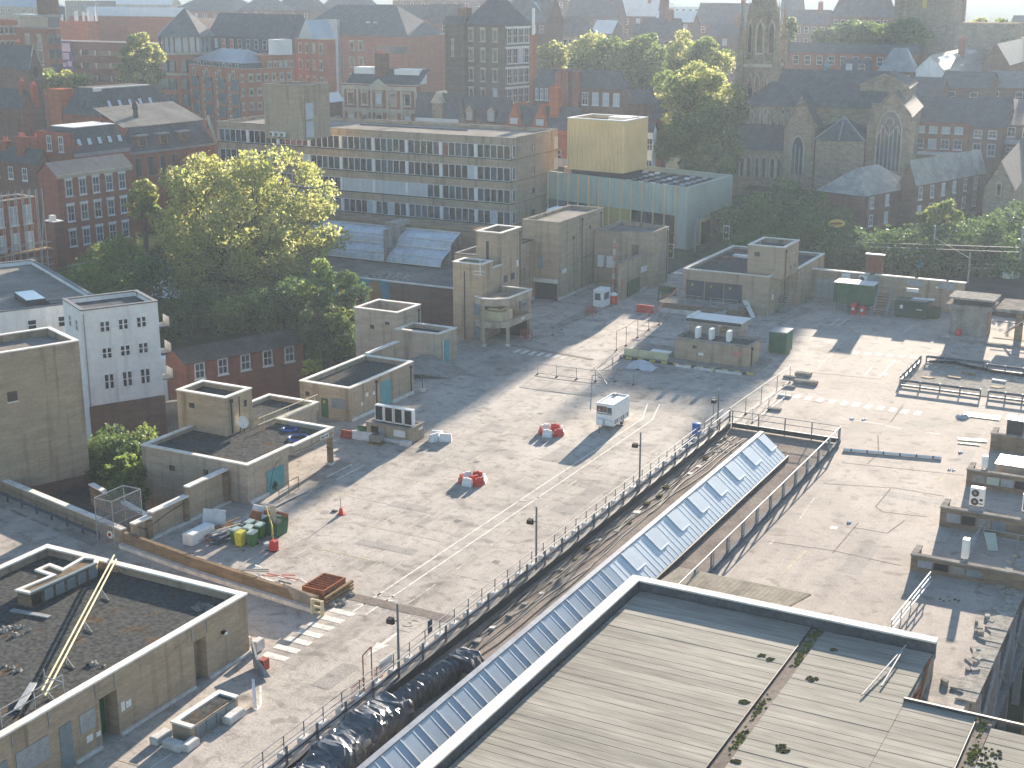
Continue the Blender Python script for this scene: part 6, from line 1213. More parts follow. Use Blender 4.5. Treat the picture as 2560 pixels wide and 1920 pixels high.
# ---------------------------------------------------------------- houses on the left
B = bld('georgian_house','red brick three-storey house with white sash windows, left of the plane tree','00',330,490,1515,1130,200,36,'red_brick',('gy','slate_light',1.6)); 
for j in range(3):
    for i in range(5): 
        s = B.wr*(.05+.9*(i+.5)/5)-.6; z = B.zt-.95-j*3.6-2.2; add_win(B.o,'R',s,z,1.2,2.3,'sash',rnd.choice(('glass_dark','glass_blue')),B.wl,B.wr); MB().box(.002,.1,s-.12,s+1.32,z+2.3,z+2.62).build('lintel','white_paint',B.o,local=True)
band(B,'R',B.zt-.55,B.zt-.02,'pale_stone',.3,name='cornice'); band(B,'R',B.zt-13.2,B.zt-12.9,'pale_stone',.1,name='band_course')
ha = bld('flat_annex','small brown brick annex with white coping and rooftop condenser beside the red house','10',385,470,265,545,188,36,'brown_brick',('flat','felt_roof','white_paint')); MB().box(-ha.wl*.8,-ha.wl*.4,ha.wr*.3,ha.wr*.7,ha.zt-.4,ha.zt+.8).build('rooftop_unit','white_plastic',ha.o,local=True); band(ha,'F',1.5,4,'glass_teal',.05,.1,.9,'window')
B = bld('skylit_mansard','slate mansard house with five roof windows behind the red brick house','00',350,640,1330,1115,212,36,'red_brick',('mans','slate',3.6,1.3,'white_roof')); mans_light(B,'R',5,.04,.96,.42,.9,1.25,1.3); band(B,'R',B.zt-.5,B.zt,'lead',.3,name='gutter')
MB().box(-B.wl,-.3,-.15,.3,B.zt,B.zt+3.0).build('party_wall','red_brick',B.o,local=True)
for i in (0,1): add_win(B.o,'F',B.wl*(.25+.35*i),B.zt+.1,1.1,2.3,'sash','glass_blue',B.wl,B.wr,.16)
chim(B,-B.wl*.1,0.6,B.zt-1,B.zt+1.2,1.4,.8,3); chim(B,-B.wl*1.15,.5,B.zt-4,B.zt+1.8,1.6,1.4,4)
for i in (0,1): MB().box(.002,.08,B.wr*(.5+.25*i),B.wr*(.5+.25*i)+.9,B.zt-3,B.zt-1.2).build('arched_window','glass_dark',B.o,local=True)
B = bld('dormer_mansard','brown slate mansard with three dormers and pale flat roof, left of the office','00',1000,1110,1320,1850,222,36,'red_brick',('mans','slate',3.6,1.6,'pale_roof'))
for i in range(3):
    s = B.wr*(.16+.24*i); d = MB().box(-1.3,.1,s-.8,s+.8,B.zt+.8,B.zt+2.3).build('dormer','timber',B.o,local=True); MB().box(-1.4,.3,s-1.1,s+1.1,B.zt+2.3,B.zt+2.5).build('dormer_roof','lead',B.o,local=True); MB().box(.101,.14,s-.5,s+.5,B.zt+.95,B.zt+2.15).build('pane','glass_dark',d,local=True)
for i in range(4): add_win(B.o,'R',B.wr*(.06+.14*i),B.zt-4.0,1.3,3.0,'dark','glass_dark',B.wl,B.wr)
MB().pts([(-1.5,.5,B.zt+3.72),(-1.5,B.wr-.5,B.zt+3.72),(-8.5,B.wr-1,B.zt+6.4),(-8.5,.5,B.zt+6.4)],[(0,1,2,3)]).build('upper_slope','pale_roof',B.o,local=True)
MB().lathe((-4.5,B.wr*.32,B.zt+4.6),[(.5,0),(.4,1.4),(.6,1.5),(.5,2.3),(.2,2.6)],10).build('flue','dark_metal',B.o,local=True); MB().beam((-1.2,B.wr,B.zt+3.9),(.4,B.wr,B.zt-.2),.5,.6).build('parapet','pale_stone',B.o,local=True); band(B,'R',B.zt-.35,B.zt,'lead',.25,name='gutter')
B = bld('rear_mansard','steep slate mansard with five roof windows and white ridge band at the upper left','00',540,880,1010,1490,240,38,'red_brick',('mans','slate',4.3,2.0,'grey_roof')); mans_light(B,'R',5,.08,.8,.45,.85,1.3,2.0); mans_light(B,'F',4,.2,.9,.4,.8,1.4,2.0,'glass_blue')
MB().box(-2.6,-2.1,.5,B.wr*.8,B.zt+4.0,B.zt+4.6).build('white_band','white_roof',B.o,local=True); MB().box(-B.wl-3.5,-B.wl-.1,-.1,2.5,B.zt-4,B.zt+4).build('party_wall','orange_brick',B.o,local=True)
B = bld('brick_back_house','brown brick house with chimney stacks at the left edge','00',-120,330,1420,420,205,36,'brown_brick',('gx','slate',2.0)); chim(B,-B.wl*.35,.8,B.zt,B.zt+3.5,1.6,1.2,4,'red_brick'); chim(B,-B.wl*.7,1,B.zt,B.zt+2.6,1.4,1,3)
for i in range(3): add_win(B.o,'F',B.wl*(.15+.27*i),B.zt-2.6,1.1,1.8,'sash',None,B.wl,B.wr)
B = bld('slate_cottage','dark slate cottage with pale gable among the left rooftops','00',-140,200,940,280,250,36,'brown_brick',('gx','slate',3.2)); chim(B,-B.wl*.1,1,B.zt,B.zt+4.5,1.0,.8,2); chim(B,-B.wl*.05,3,B.zt,B.zt+3.8,1.0,.8,2)
B = bld('gabled_villa','brown brick villa with a stone-edged gable and one arched window, upper left','00',-160,250,600,362,290,36,'brown_brick',('gx','slate',4.6)); MB().box(.002,.15,B.wr*.35,B.wr*.62,B.zt-1.5,B.zt+.6).build('arched_window','glass_dark',B.o,local=True); MB().beam((.1,0,B.zt),(.1,B.wr/2,B.zt+4.7),.4,.35).build('verge','pale_stone',B.o,local=True); MB().beam((.1,B.wr/2,B.zt+4.7),(.1,B.wr,B.zt),.4,.35).build('verge','pale_stone',B.o,local=True); chim(B,-B.wl*.35,2,B.zt,B.zt+5,1.2,.9,3)
sc = bld('scaffolded_house','red brick house wrapped in scaffolding at the left edge','10',-400,-250,120,300,172,36,'red_brick',('flat','red_tile','pale_stone'))
for j in range(3):
    for i in range(4): add_win(sc.o,'R',sc.wr*(.12+.22*i),sc.zt-2.6-j*3.4-.6,1.3,2.4,'sash','blind',sc.wl,sc.wr)
sf = thing('scaffold','tubular scaffold with timber walkways on the red brick house','scaffold',tuple(sc.o.location),sc.o.rotation_euler.z)
for i in range(10):
    for x in (.5,1.6): MB().tube((x,sc.wr*i/9,0),(x,sc.wr*i/9,sc.zt+1.2),.06,5).build('standard','galv',sf,local=True)
for j in range(6):
    z = 2.0+j*2.0
    for x in (.5,1.6): MB().tube((x,0,z),(x,sc.wr+.8,z),.05,5).build('ledger','galv',sf,local=True); MB().tube((x,0,z+.9),(x,sc.wr+.6,z+.9),.045,5).build('guard_rail','galv',sf,local=True)
    if j % 2: MB().box(.45,1.65,-.2,sc.wr+.6,z+.06,z+.14).build('walk_board','timber',sf,local=True)
for i in range(4): MB().tube((1.7,sc.wr*i/4,1.0),(1.7,sc.wr*(i+1)/4,sc.zt-.5),.05,5).build('brace','galv',sf,local=True)
# white rendered flats and low brick range
nw = g('20',775,150,-5); WB = bld('white_flats','white rendered flats with small paired windows and dark flat roof on the left','10',540,700,1030,1360,128,57,'render_white',('flat','slate','steel'))
for j in range(3):
    for i in range(3):
        s = WB.wr*(.22+.24*i); h_ = 1.05 if j < 2 else 1.5; f = add_win(WB.o,'R',s,WB.zt-1.2-j*2.55-h_,.95,h_,'thin','glass_dark',WB.wl,WB.wr); MB().box(.4,.55,-.09,-.0,0,h_).build('mullion','white_paint',f,local=True)
for j in range(2): 
    for i in range(2): add_win(WB.o,'F',WB.wl*(.3+.35*i),WB.zt-1.2-j*2.55-1.0,.8,1.1,'thin','glass_blue',WB.wl,WB.wr)
MB().tube((.05,WB.wr*.02,1),(.05,WB.wr*.02,WB.zt-.3),.06).build('downpipe','galv',WB.o,local=True)
for j in range(3): MB().box(-2.0,-.2,WB.wr+.02,WB.wr+1.2,WB.zt-2.6-j*2.6,WB.zt-2.5-j*2.6).build('balcony','steel',WB.o,local=True); MB().box(-2.0,-.2,WB.wr+1.1,WB.wr+1.18,WB.zt-2.5-j*2.6,WB.zt-1.7-j*2.6).build('balcony_rail','steel',WB.o,local=True)
for (dx,dy) in ((-2.0,6.0),): MB().tube((dx,dy,WB.zt-.4),(dx,dy,WB.zt+.8),.05).build('aerial','dark_metal',WB.o,local=True)
MB().box(.02,.3,0,WB.wr,0,max(.5,WB.zt-9.2)).build('brick_plinth','brown_brick',WB.o,local=True)
yw = wall_run('concrete_yard_wall','stained pale concrete wall below the white flats',[tuple(g('20',770,330,-5)[:2]),tuple(g('20',1560,230,-5)[:2])],4.5,.4,'concrete','concrete',z0=-8.5)
W2 = bld('white_flats_wing','lower white rendered wing with broad tan roof at the left edge','10',-900,-450,1095,880,134,57,'render_white',('flat','pale_roof','steel'),z0=-8.5)
for (s,w_) in ((.52,.9),(.72,1.0),(.92,.9)): add_win(W2.o,'R',W2.wr*s-.4,W2.zt-2.2,w_,1.1,'thin',None,W2.wl,W2.wr)
MB().box(-W2.wl*.3,-W2.wl*.12,W2.wr*.55,W2.wr*.68,W2.zt-.4,W2.zt+.2).build('roof_hatch','dark_metal',W2.o,local=True); MB().box(-W2.wl*.3,-W2.wl*.12,W2.wr*.552,W2.wr*.678,W2.zt+.2,W2.zt+.25).build('hatch_glass','rooflight',W2.o,local=True); MB().box(-W2.wl*.12,-W2.wl*.05,W2.wr*.68,W2.wr*.8,W2.zt-.4,W2.zt).build('roof_hatch','dark_metal',W2.o,local=True)
LR = bld('low_brick_range','low red brick range with white-framed windows and dark felt roof among bushes','10',1430,1600,1480,2620,141,50.5,'red_brick',('gy','felt_roof',1.0),z0=-8.5); 
for i in range(5): add_win(LR.o,'R',LR.wr*(.07+.19*i),LR.zt-1.9,1.15,1.7,'sash',None,LR.wl,LR.wr)
MB().box(-LR.wl-2.2,-LR.wl-.1,0,4,0,LR.zt-.6).build('white_lean_to','render_white',LR.o,local=True)
# ---------------------------------------------------------------- middle distance blocks
B = bld('brick_car_park','brown brick multi-storey car park with dark slots and white posts, upper left','00',420,1400,378,1480,345,28.1,'brown_brick',('flat','pale_roof','white_roof'))
for j in range(3):
    z1 = B.zt-2.0-j*3.0; band(B,'F',z1-1.25,z1,'glass_dark',.04,name='slot')
    for i in range(8): s = .03+i*.128; band(B,'F',z1-1.3,z1+.05,'white_paint',.12,s,s+.008,'post')
bn = band(B,'F',B.zt-7.6,B.zt+.1,'purple',.3,.105,.21,'banner')
for (u,v,a_,b_) in ((.11,.5,.09,2.0),(.125,2.8,.06,1.6),(.112,5.2,.04,1.0),(.165,4.8,.04,1.2)): band(B,'F',B.zt-v-b_,B.zt-v,'mural_white',.32,u,u+a_,'banner_shape')
B = bld('brick_warehouse','large plain orange brick warehouse with curved white roof, upper left','00',600,1585,150,1680,410,28.1,'orange_brick',('flat','pale_roof','pale_stone'))
mb = MB(); n = 10
for i in range(n+1):
    t = i/n; y = 1+ (B.wr-2)*t; z = B.zt+2.6*math.sin(math.pi*t)
    mb.v += [(-B.wl*.88,y,z),(-B.wl*.02,y,z)]
mb.f = [(2*i,2*i+1,2*i+3,2*i+2) for i in range(n)]; mb.build('curved_roof','white_roof',B.o,local=True)
band(B,'F',B.zt-12,B.zt-11.2,'white_roof',.5,.3,1,'lower_roof_edge'); MB().box(-B.wl*.0-12,-B.wl*.0-2,-5,-.2,B.zt-14,B.zt-9).build('plant_shed','galv',B.o,local=True)
B = bld('chimneyed_brick_block','orange brick block crowded with white flues left of the warehouse','00',510,760,185,860,380,30,'orange_brick',('flat','grey_roof'))
for i in range(9): roofbox(B,-B.wl*rnd.random(),B.wr*rnd.random(),B.zt,.5,.5,rnd.uniform(1.5,4),'white_paint','flue')
B = bld('balcony_flats','red brick flats with grey glazed penthouse at the far left','00',130,400,250,520,330,48,'red_brick',('flat','grey_roof','pale_stone')); rows(B,'F',2,3,2.6,2.6,1.5,3.3,'stone',.2,.95); rows(B,'R',2,3,1.6,2.0,1.2,3.3,'dark')
MB().box(-B.wl+1,-1,1,B.wr-1,B.zt,B.zt+2.6).build('penthouse','glass_blue',B.o,local=True); MB().box(-B.wl-.5,.5,-.5,B.wr+.5,B.zt+2.6,B.zt+3.0).build('penthouse_roof','lead',B.o,local=True); MB().box(-B.wl*.5,-B.wl*.2,2,5,B.zt+3,B.zt+8).build('lift_tower','brown_brick',B.o,local=True)
B = bld('far_left_flats','pinkish brick flats with rows of windows at the left frame edge','00',-300,-20,175,150,350,48,'orange_brick',('flat','grey_roof')); rows(B,'R',4,4,1.2,1.8,1.5,3.4,'stone')
B = bld('glass_penthouses','blue-grey glazed penthouse terraces in the upper left corner','00',-100,330,60,560,400,48,'glass_blue',('hip','lead',2.0),z0=8); rows(B,'F',6,2,1.4,2.2,.6,3.2,'thin')
# apartments with octagonal corner
AB = bld('brick_apartments','orange brick apartments with teal glazed bays in front of the octagonal tower','00',1630,2110,600,2545,300,50,'orange_brick',('flat','grey_roof','pale_stone')); 
for i in range(4):
    s = .06+.24*i
    for j in range(4): band(AB,'F',AB.zt-4.6-j*2.9,AB.zt-2.3-j*2.9,'glass_teal',.25,s,s+.12,'glazed_bay')
    band(AB,'F',AB.zt-15,AB.zt-3.0,'steel',.3,s+.12,s+.13,'bay_frame'); add_win(AB.o,'F',AB.wl*(s+.01),AB.zt-2.4,1.1,1.7,'stone',None,AB.wl,AB.wr)
rows(AB,'F',4,4,.9,1.3,1.3,2.9,'stone',.17,1.08); rows(AB,'R',6,5,1.0,1.3,1.2,2.9,'stone')
PH = bld('penthouse_floor','set-back glazed penthouse with pale hipped metal roof above the apartments','00',1680,2090,545,2400,304,50,'glass_blue',('hip','lead',2.4),z0=13); rows(PH,'F',7,1,1.2,2.0,.3,3,'thin')
c = gd('00',1610,310,330); oc = thing('octagonal_tower','octagonal glazed corner tower with slate pyramid roof, upper left','tower',(c.x,c.y,-9))
ro = 6.4; octp = [(c.x+ro*math.cos(R(22.5+45*i)),c.y+ro*math.sin(R(22.5+45*i))) for i in range(8)]
MB().prism(octp,-9,c.z-3.6).build('wall','orange_brick',oc); MB().prism(inset(octp,.5),c.z-3.6,c.z).build('glazed_storey','glass_sky',oc)
for zz in (c.z-3.9,c.z-8.4): MB().prism(inset(octp,-.4),zz,zz+.6).build('band_course','pale_stone',oc)
oo = inset(octp,-.6); MB().pts([(x,y,c.z) for x,y in oo]+[(c.x,c.y,c.z+6.2)],[(i,(i+1)%8,8) for i in range(8)]).build('roof','slate_light',oc)
for i in range(8):
    p_, q_ = Vector(octp[i]), Vector(octp[(i+1)%8])
    for t in (.2,.5,.8): m_ = p_.lerp(q_,t)*1; MB().box(m_.x-.12,m_.x+.12,m_.y-.12,m_.y+.12,c.z-3.4,c.z-.05).build('mullion','blue_metal',oc)
    for t in (.3,.7):
        m_ = p_.lerp(q_,t)
        for zz in (c.z-7.5,c.z-11.5,c.z-15): MB().cbox((m_.x,m_.y,zz),(1.3,1.3,2.4)).build('window','glass_teal',oc)
B = bld('blue_grey_wing','blue-grey panelled wing with long slate roof right of the octagonal tower','00',1800,2500,330,2720,325,40,'blue_metal',('gx','slate',5.0),z0=10); rows(B,'F',9,1,1.3,2.2,.6,3,'thin')
B = bld('apartment_end_block','orange brick end block with twelve paired windows, upper left of centre','01',335,605,345,685,312,42,'orange_brick',('flat','grey_roof','pale_stone')); rows(B,'F',4,4,1.0,1.9,1.0,3.5,'stone',.06,.94)
MB().pts([(-B.wl*.95,.5,B.zt),(-B.wl*.45,.5,B.zt),(-B.wl*.7,.5,B.zt+4),(-B.wl*.95,7,B.zt),(-B.wl*.45,7,B.zt),(-B.wl*.7,7,B.zt+4)],[(0,1,2),(1,4,5,2),(0,2,5,3),(3,5,4)]).build('glazed_gable','glass_sky',B.o,local=True)
B = bld('stepped_brick_wing','orange brick wing with white bay and small windows beside the end block','01',-60,80,480,335,306,50,'orange_brick',('flat','grey_roof','pale_stone')); rows(B,'R',5,4,.9,1.2,1.4,3.0,'stone'); roofbox(B,-1,B.wr*.6,B.zt,3,4,3.2,'white_roof','roof_bay')
B = bld('slate_hall','long orange brick hall with large hipped slate roof, upper middle','01',290,1310,315,1640,372,29,'orange_brick',('hip','slate',7.5)); rows(B,'F',2,3,1.5,2.3,1.5,4.2,'stone',.5,.65); band(B,'F',4,B.zt+4,'glass_sky',1.2,.33,.44,'glazed_stair'); band(B,'F',B.zt-4.2,B.zt-2.6,'glass_blue',.3,.74,.99,'ribbon_window')
for u in (.18,.24,.6,.66): MB().box(-B.wl*(1-u),-B.wl*(1-u)+1.2,B.wr*.18,B.wr*.18+.8,B.zt+3.0,B.zt+3.4).build('roof_window','rooflight',B.o,local=True)
# Victorian front
V = bld('victorian_front','ornate red brick and pale stone facade with pediment above the office roof','01',745,1385,745,1420,255,24,'red_brick',('flat','slate','pale_stone'))
for z in (0,3.9,7.6): band(V,'F',V.zt-.9-z,V.zt-.2-z,'pale_stone',.35,name='cornice')
MB().pts([(-V.wl*.63,-.36,V.zt-.3),(-V.wl*.37,-.36,V.zt-.3),(-V.wl*.5,-.36,V.zt+1.1),(-V.wl*.63,-.0,V.zt-.3),(-V.wl*.37,-.0,V.zt-.3),(-V.wl*.5,-.0,V.zt+1.1)],[(0,1,2),(5,4,3),(0,2,5,3),(1,4,5,2)]).build('pediment','pale_stone',V.o,local=True)
for j in range(3):
    for i in range(5): add_win(V.o,'F',V.wl*(.04+.192*i)+.35,V.zt-3.6-j*3.8,1.45,2.3,'stone',rnd.choice(('blind','glass_dark','glass_blue')),V.wl,V.wr)
for s in (0,.195,.385,.6,.79,.975): band(V,'F',V.zt-12,V.zt-.9,'pale_stone',.2,s,s+.03,'pilaster')
MB().pts([(-V.wl,1,V.zt),(0,1,V.zt),(0,5,V.zt+2.6),(-V.wl,5,V.zt+2.6)],[(0,1,2,3)]).build('mansard_roof','slate',V.o,local=True); chim(V,-V.wl*.58,3.5,V.zt,V.zt+5.2,2.2,1.4,4,'brown_brick'); roofbox(V,-V.wl*.25,5,V.zt,5,3,2.6,'white_roof','roof_structure'); roofbox(V,-V.wl*.8,5,V.zt,5,3,2.8,'white_roof','roof_structure')
B = bld('brown_side_house','low brown house left of the Victorian front','01',560,640,880,745,250,28,'brown_brick',('gy','white_roof',1.4)); rows(B,'R',1,1,1.8,1.2,2.6,3,'thin')
B = bld('dormered_slate_house','steep slate house with one stone dormer right of the Victorian front','01',1385,1750,1030,1800,246,26,'sandstone',('gx','slate',4.2)); d = MB().box(-B.wl*.6,-B.wl*.36,-.3,2,B.zt-.5,B.zt+2.6).build('dormer','sandstone',B.o,local=True); MB().pts([(-B.wl*.64,-.4,B.zt+2.6),(-B.wl*.32,-.4,B.zt+2.6),(-B.wl*.48,-.4,B.zt+4.6),(-B.wl*.64,3,B.zt+2.6),(-B.wl*.32,3,B.zt+2.6),(-B.wl*.48,3,B.zt+4.6)],[(0,1,2),(1,4,5,2),(0,2,5,3)]).build('dormer_gable','pale_stone',B.o,local=True); band(B,'F',B.zt-.6,B.zt,'white_roof',.4,name='gutter')
B = bld('round_dormer_house','slate house with two white round-headed dormers beside the dark warehouse','01',1770,2160,1055,2230,250,26,'sandstone',('gx','slate',4.0))
for u in (.1,.58): d = MB().box(-B.wl*(1-u),-B.wl*(1-u)+1.9,-.3,2.5,B.zt-.2,B.zt+2.0).build('dormer','slate',B.o,local=True); f = add_win(B.o,'F',B.wl*u+.25,B.zt,1.4,1.7,'arch','blind',B.wl,B.wr,.32)
# tall dark warehouse
W = bld('tall_warehouse','tall dark brick warehouse with many white windows, upper middle','01',1800,2155,215,2370,292,40,'dark_brick',('hip','slate',5.5)); rows(W,'F',3,6,1.35,2.5,.9,3.95,'stone',.02,.9)
rows(W,'R',4,7,1.5,3.0,.7,3.95,'sash'); 
for j in range(7): band(W,'R',W.zt-.7-j*3.95,W.zt-.35-j*3.95,'white_paint',.1,name='string_course')
B = bld('warehouse_wing','windowless brick wing on the left of the tall warehouse','01',1630,1800,210,1830,298,40,'dark_brick',('gx','slate',1.5)); chim(B,-B.wl*.3,2,B.zt,B.zt+3,2.4,1.6,3,'brown_brick'); 
for j in range(2): add_win(B.o,'F',B.wl*.35,B.zt-4.5-j*1.9,.6,1.3,'stone',None,B.wl,B.wr)
B = bld('flue_slab','thin tall pale flue slab right of the tall warehouse','02',165,185,300,215,285,40,'orange_brick',('flat','pale_stone'),cat='chimney'); MB().tube((-.5,.6,B.zt),(-.5,.6,B.zt+5),.3,8).build('pipe','white_paint',B.o,local=True)
# hip-roofed house and cottages in front of the trees
B = bld('hip_roofed_house','brown brick house with hipped slate roof and tall chimneys behind the golden box','02',190,960,770,1000,262,30,'brown_brick',('hip','slate',3.2)); 
for i in range(4): add_win(B.o,'F',B.wl*(.55+.115*i),B.zt-3.1,1.25,2.3,'sash',('blind' if i == 3 else None),B.wl,B.wr)
for i in range(4): add_win(B.o,'F',B.wl*(.02+.055*i),B.zt-2.6,.6,2.2,'sash',None,B.wl,B.wr)
for u in (.3,.38,.5): chim(B,-B.wl*(1-u),-.4,B.zt-6,B.zt+2.6,1.3,.9,2,'red_brick')
B = bld('cottage_row','row of slate cottages with little red gables behind the office end','02',-120,560,1100,620,232,30,'red_brick',('gx','slate',3.0))
for u in (.22,.55): MB().pts([(-B.wl*(1-u)-1.6,-.3,B.zt-.2),(-B.wl*(1-u)+1.6,-.3,B.zt-.2),(-B.wl*(1-u),-.3,B.zt+3.4),(-B.wl*(1-u),4,B.zt+3.4),(-B.wl*(1-u)-1.6,1,B.zt-.2),(-B.wl*(1-u)+1.6,1,B.zt-.2)],[(0,1,2),(1,5,3,2),(0,2,3,4)]).build('gable_dormer','orange_brick',B.o,local=True); MB().box(-B.wl*(1-u)-.7,-B.wl*(1-u)+.7,-.4,-.31,B.zt,B.zt+1.0).build('window','blind',B.o,local=True)
chim(B,-B.wl*.3,1,B.zt,B.zt+6,1.6,1.2,3,'orange_brick')
B = bld('orange_lane_house','small orange brick house with white base band left of the golden box','02',330,480,1120,520,226,30,'orange_brick',('gx','slate',1.2)); rows(B,'F',1,1,1.0,1.6,3.2,3,'thin'); band(B,'F',B.zt-5.2,B.zt-4.7,'white_paint',.06,name='band')
B = bld('pink_rendered_house','pale rendered house with slate roof right of the hip-roofed house','02',990,1290,810,1330,300,30,'render_white',('gx','slate',3.0)); rows(B,'F',3,1,.8,1.2,1.0,3,'dark')
B = bld('slate_lean_to','dark slate lean-to below the pale rendered house','02',980,1260,900,1300,285,30,'brown_brick',('gx','slate',2.6))
B = bld('grey_lane_house','narrow grey rendered house right of the golden box','02',1165,1215,1140,1250,226,30,'render_white',('gx','slate',1.5)); rows(B,'F',1,3,1.2,2.0,1.0,3.4,'sash')
B = bld('red_gable_house','red brick house hidden between golden box and trees','02',1215,1300,1030,1340,240,30,'red_brick',('gx','slate',2.5)); rows(B,'F',1,2,1.0,1.8,1.0,3.4,'dark')
# ---------------------------------------------------------------- far rooftops
FAR = [  # k, xl, xn, yn, xr, dist, az, wall, roof, nwin, what
 ('00',1480,2000,100,2300,520,40,'red_brick',('hip','slate',5),6,'long slate roofed terrace behind the octagonal tower'),
 ('00',800,1480,40,1560,560,30,'pale_stone',('gx','white_roof',3),0,'pale white-roofed shed at the top left'),
 ('00',560,900,10,1000,480,40,'glass_blue',('flat','white_roof'),3,'glassy block with pale flat roof at the top left'),
 ('00',1600,2250,170,2400,440,30,'pale_stone',('flat','pale_roof'),0,'broad tan flat roof behind the blue-grey wing'),
 ('01',-150,150,90,330,480,40,'brown_brick',('hip','slate_light',4),3,'brown house with bright-sided hip roof, top left of centre'),
 ('01',150,500,95,640,500,40,'brown_brick',('hip','slate',5),3,'brown house with wide hip roof, top left of centre'),
 ('01',540,980,100,1100,530,40,'pale_stone',('hip','slate',5),6,'house with row of pale windows under a dark roof'),
 ('01',1000,1500,170,1560,420,34,'orange_brick',('gx','slate',4),2,'orange gabled school wing behind the slate hall'),
 ('01',1180,2000,10,2300,520,30,'brown_brick',('flat','grey_roof'),8,'long brown block with white windows at the top centre'),
 ('01',1500,1760,200,1800,400,34,'brown_brick',('gx','slate',5),1,'slate-roofed house left of the tall warehouse'),
 ('02',-40,300,190,440,355,45,'brown_brick',('gx','slate_light',6),5,'brown mill with bright skylight roof right of the tall warehouse'),
 ('02',380,640,320,720,372,45,'pale_stone',('hip','slate_light',5),5,'pavilion with pyramid roof and pale window band'),
 ('02',470,900,150,980,450,30,'brown_brick',('gx','slate',5.5),4,'long dark slate roof at the top centre'),
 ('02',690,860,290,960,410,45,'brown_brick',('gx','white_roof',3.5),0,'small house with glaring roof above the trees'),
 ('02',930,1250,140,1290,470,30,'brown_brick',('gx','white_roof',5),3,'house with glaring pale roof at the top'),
 ('02',1040,1250,290,1300,400,30,'brown_brick',('gx','slate',2.5),2,'low dark house above the left trees'),
 ('02',1100,1420,330,1480,385,30,'brown_brick',('gx','slate',5),2,'slate house with chimney pair above the trees'),
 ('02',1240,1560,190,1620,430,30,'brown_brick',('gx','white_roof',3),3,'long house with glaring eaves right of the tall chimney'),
 ('02',1590,2080,210,2150,440,30,'brown_brick',('gx','slate',6),5,'large dark brick mill behind the church spire'),
 ('02',870,1300,30,1400,620,30,'render_white',('flat','white_roof'),4,'pale modern block at the top centre'),
 ('02',1330,1640,60,1700,580,30,'render_white',('flat','white_roof'),5,'pale stepped modern block beside the mill'),
 ('02',130,480,0,560,520,30,'brown_brick',('hip','slate_light',4),4,'brown house with bright roof at the very top'),
 ('02',1700,1980,310,2040,400,30,'brown_brick',('gx','slate',3),1,'dark house left of the church tower'),
 ('02',-60,220,330,300,350,45,'brown_brick',('flat','slate'),6,'brown arcade wall with arched windows behind the tall warehouse'),
 ('03',150,520,210,560,430,30,'brown_brick',('gx','slate',4),5,'long brown mill right of the spire'),
 ('03',110,270,90,310,500,30,'brown_brick',('gx','slate',6),1,'gabled brown mill at the top right of the spire'),
 ('03',540,1070,150,1120,400,28,'brown_brick',('mans','slate',5.5,2,'grey_roof'),8,'brown courthouse with mansard roof left of the rear tower'),
 ('03',150,1290,470,1340,310,28,'red_brick',('gx','slate',1.8),10,'long low red building behind the church roof'),
 ('03',640,880,520,900,300,28,'blue_metal',('flat','slate'),2,'grey-blue clad house behind the church ridge'),
 ('03',960,1260,620,1300,290,28,'brown_brick',('hip','lead',4.5),3,'brown house with pale blue hipped roof behind the church'),
 ('03',1280,1510,600,1900,280,28,'render_white',('gy','slate_light',2.6),0,'white gabled workshop with rooflights, right'),
 ('03',1850,2080,560,2500,290,28,'brown_brick',('gy','slate_light',4.0),0,'dark gabled workshop with big rooflight at the right edge'),
 ('03',1560,1860,320,1900,380,28,'brown_brick',('flat','white_roof'),3,'dark flat-roofed houses right of the rear tower'),
 ('03',1480,1900,760,2000,262,28,'brown_brick',('gx','slate',2.5),2,'brown slate house with twin chimneys, right'),
 ('03',1850,2300,760,2400,268,28,'brown_brick',('gx','slate_light',2.5),2,'brown house with smoking chimney at the right edge'),
 ('03',900,1480,880,1560,258,28,'brown_brick',('gx','slate',4.0),2,'brown slate range right of the church gable'),
 ('03',2060,2400,300,2500,420,28,'brown_brick',('gx','slate',5),2,'hazy house at the far right'),
]
for i,(k,xl,xn,yn,xr,dist,az,wall,roof,nw_,what) in enumerate(FAR):
    B = bld('town_house',what,k,xl,xn,yn,xr,dist,az,wall,roof,group='far town rooftops')
    if nw_: rows(B,'F',nw_,2,1.3,1.9,.8,3.4,'thin')
    if roof[0] != 'flat' and i % 2 == 0: chim(B,-B.wl*.25,B.wr*.5,B.zt,B.zt+roof[2]+2.0,1.2,.9,3)
    if 'skylight' in what or 'rooflight' in what:
        MB().pts([(-B.wl*.42,1.5,B.zt+.5+roof[2]*.18),(-B.wl*.42,B.wr*.75,B.zt+.5+roof[2]*.18),(-B.wl*.42,B.wr*.75,B.zt+.7),(-.8,1.5,B.zt+.7)],[(0,1,2)]) if False else None
        for q in range(3): y0_ = B.wr*(.08+.3*q); r_ = roof[2]; MB().pts([(-B.wl*.12,y0_,B.zt+r_*.24+.12),(-B.wl*.12,y0_+B.wr*.2,B.zt+r_*.24+.12),(-B.wl*.38,y0_+B.wr*.2,B.zt+r_*.76+.12),(-B.wl*.38,y0_,B.zt+r_*.76+.12)],[(0,1,2,3)]).build('roof_glazing','rooflight',B.o,local=True)
# tall mill chimney
c = gd('02',1310,260,400); o = thing('mill_chimney','slender tall dark brick chimney stack among the far roofs','chimney',(c.x,c.y,c.z-12)); MB().lathe((c.x,c.y,c.z-12),[(1.5,0),(1.2,36),(1.5,36.2),(1.5,37)],10).build('stack','brown_brick',o)
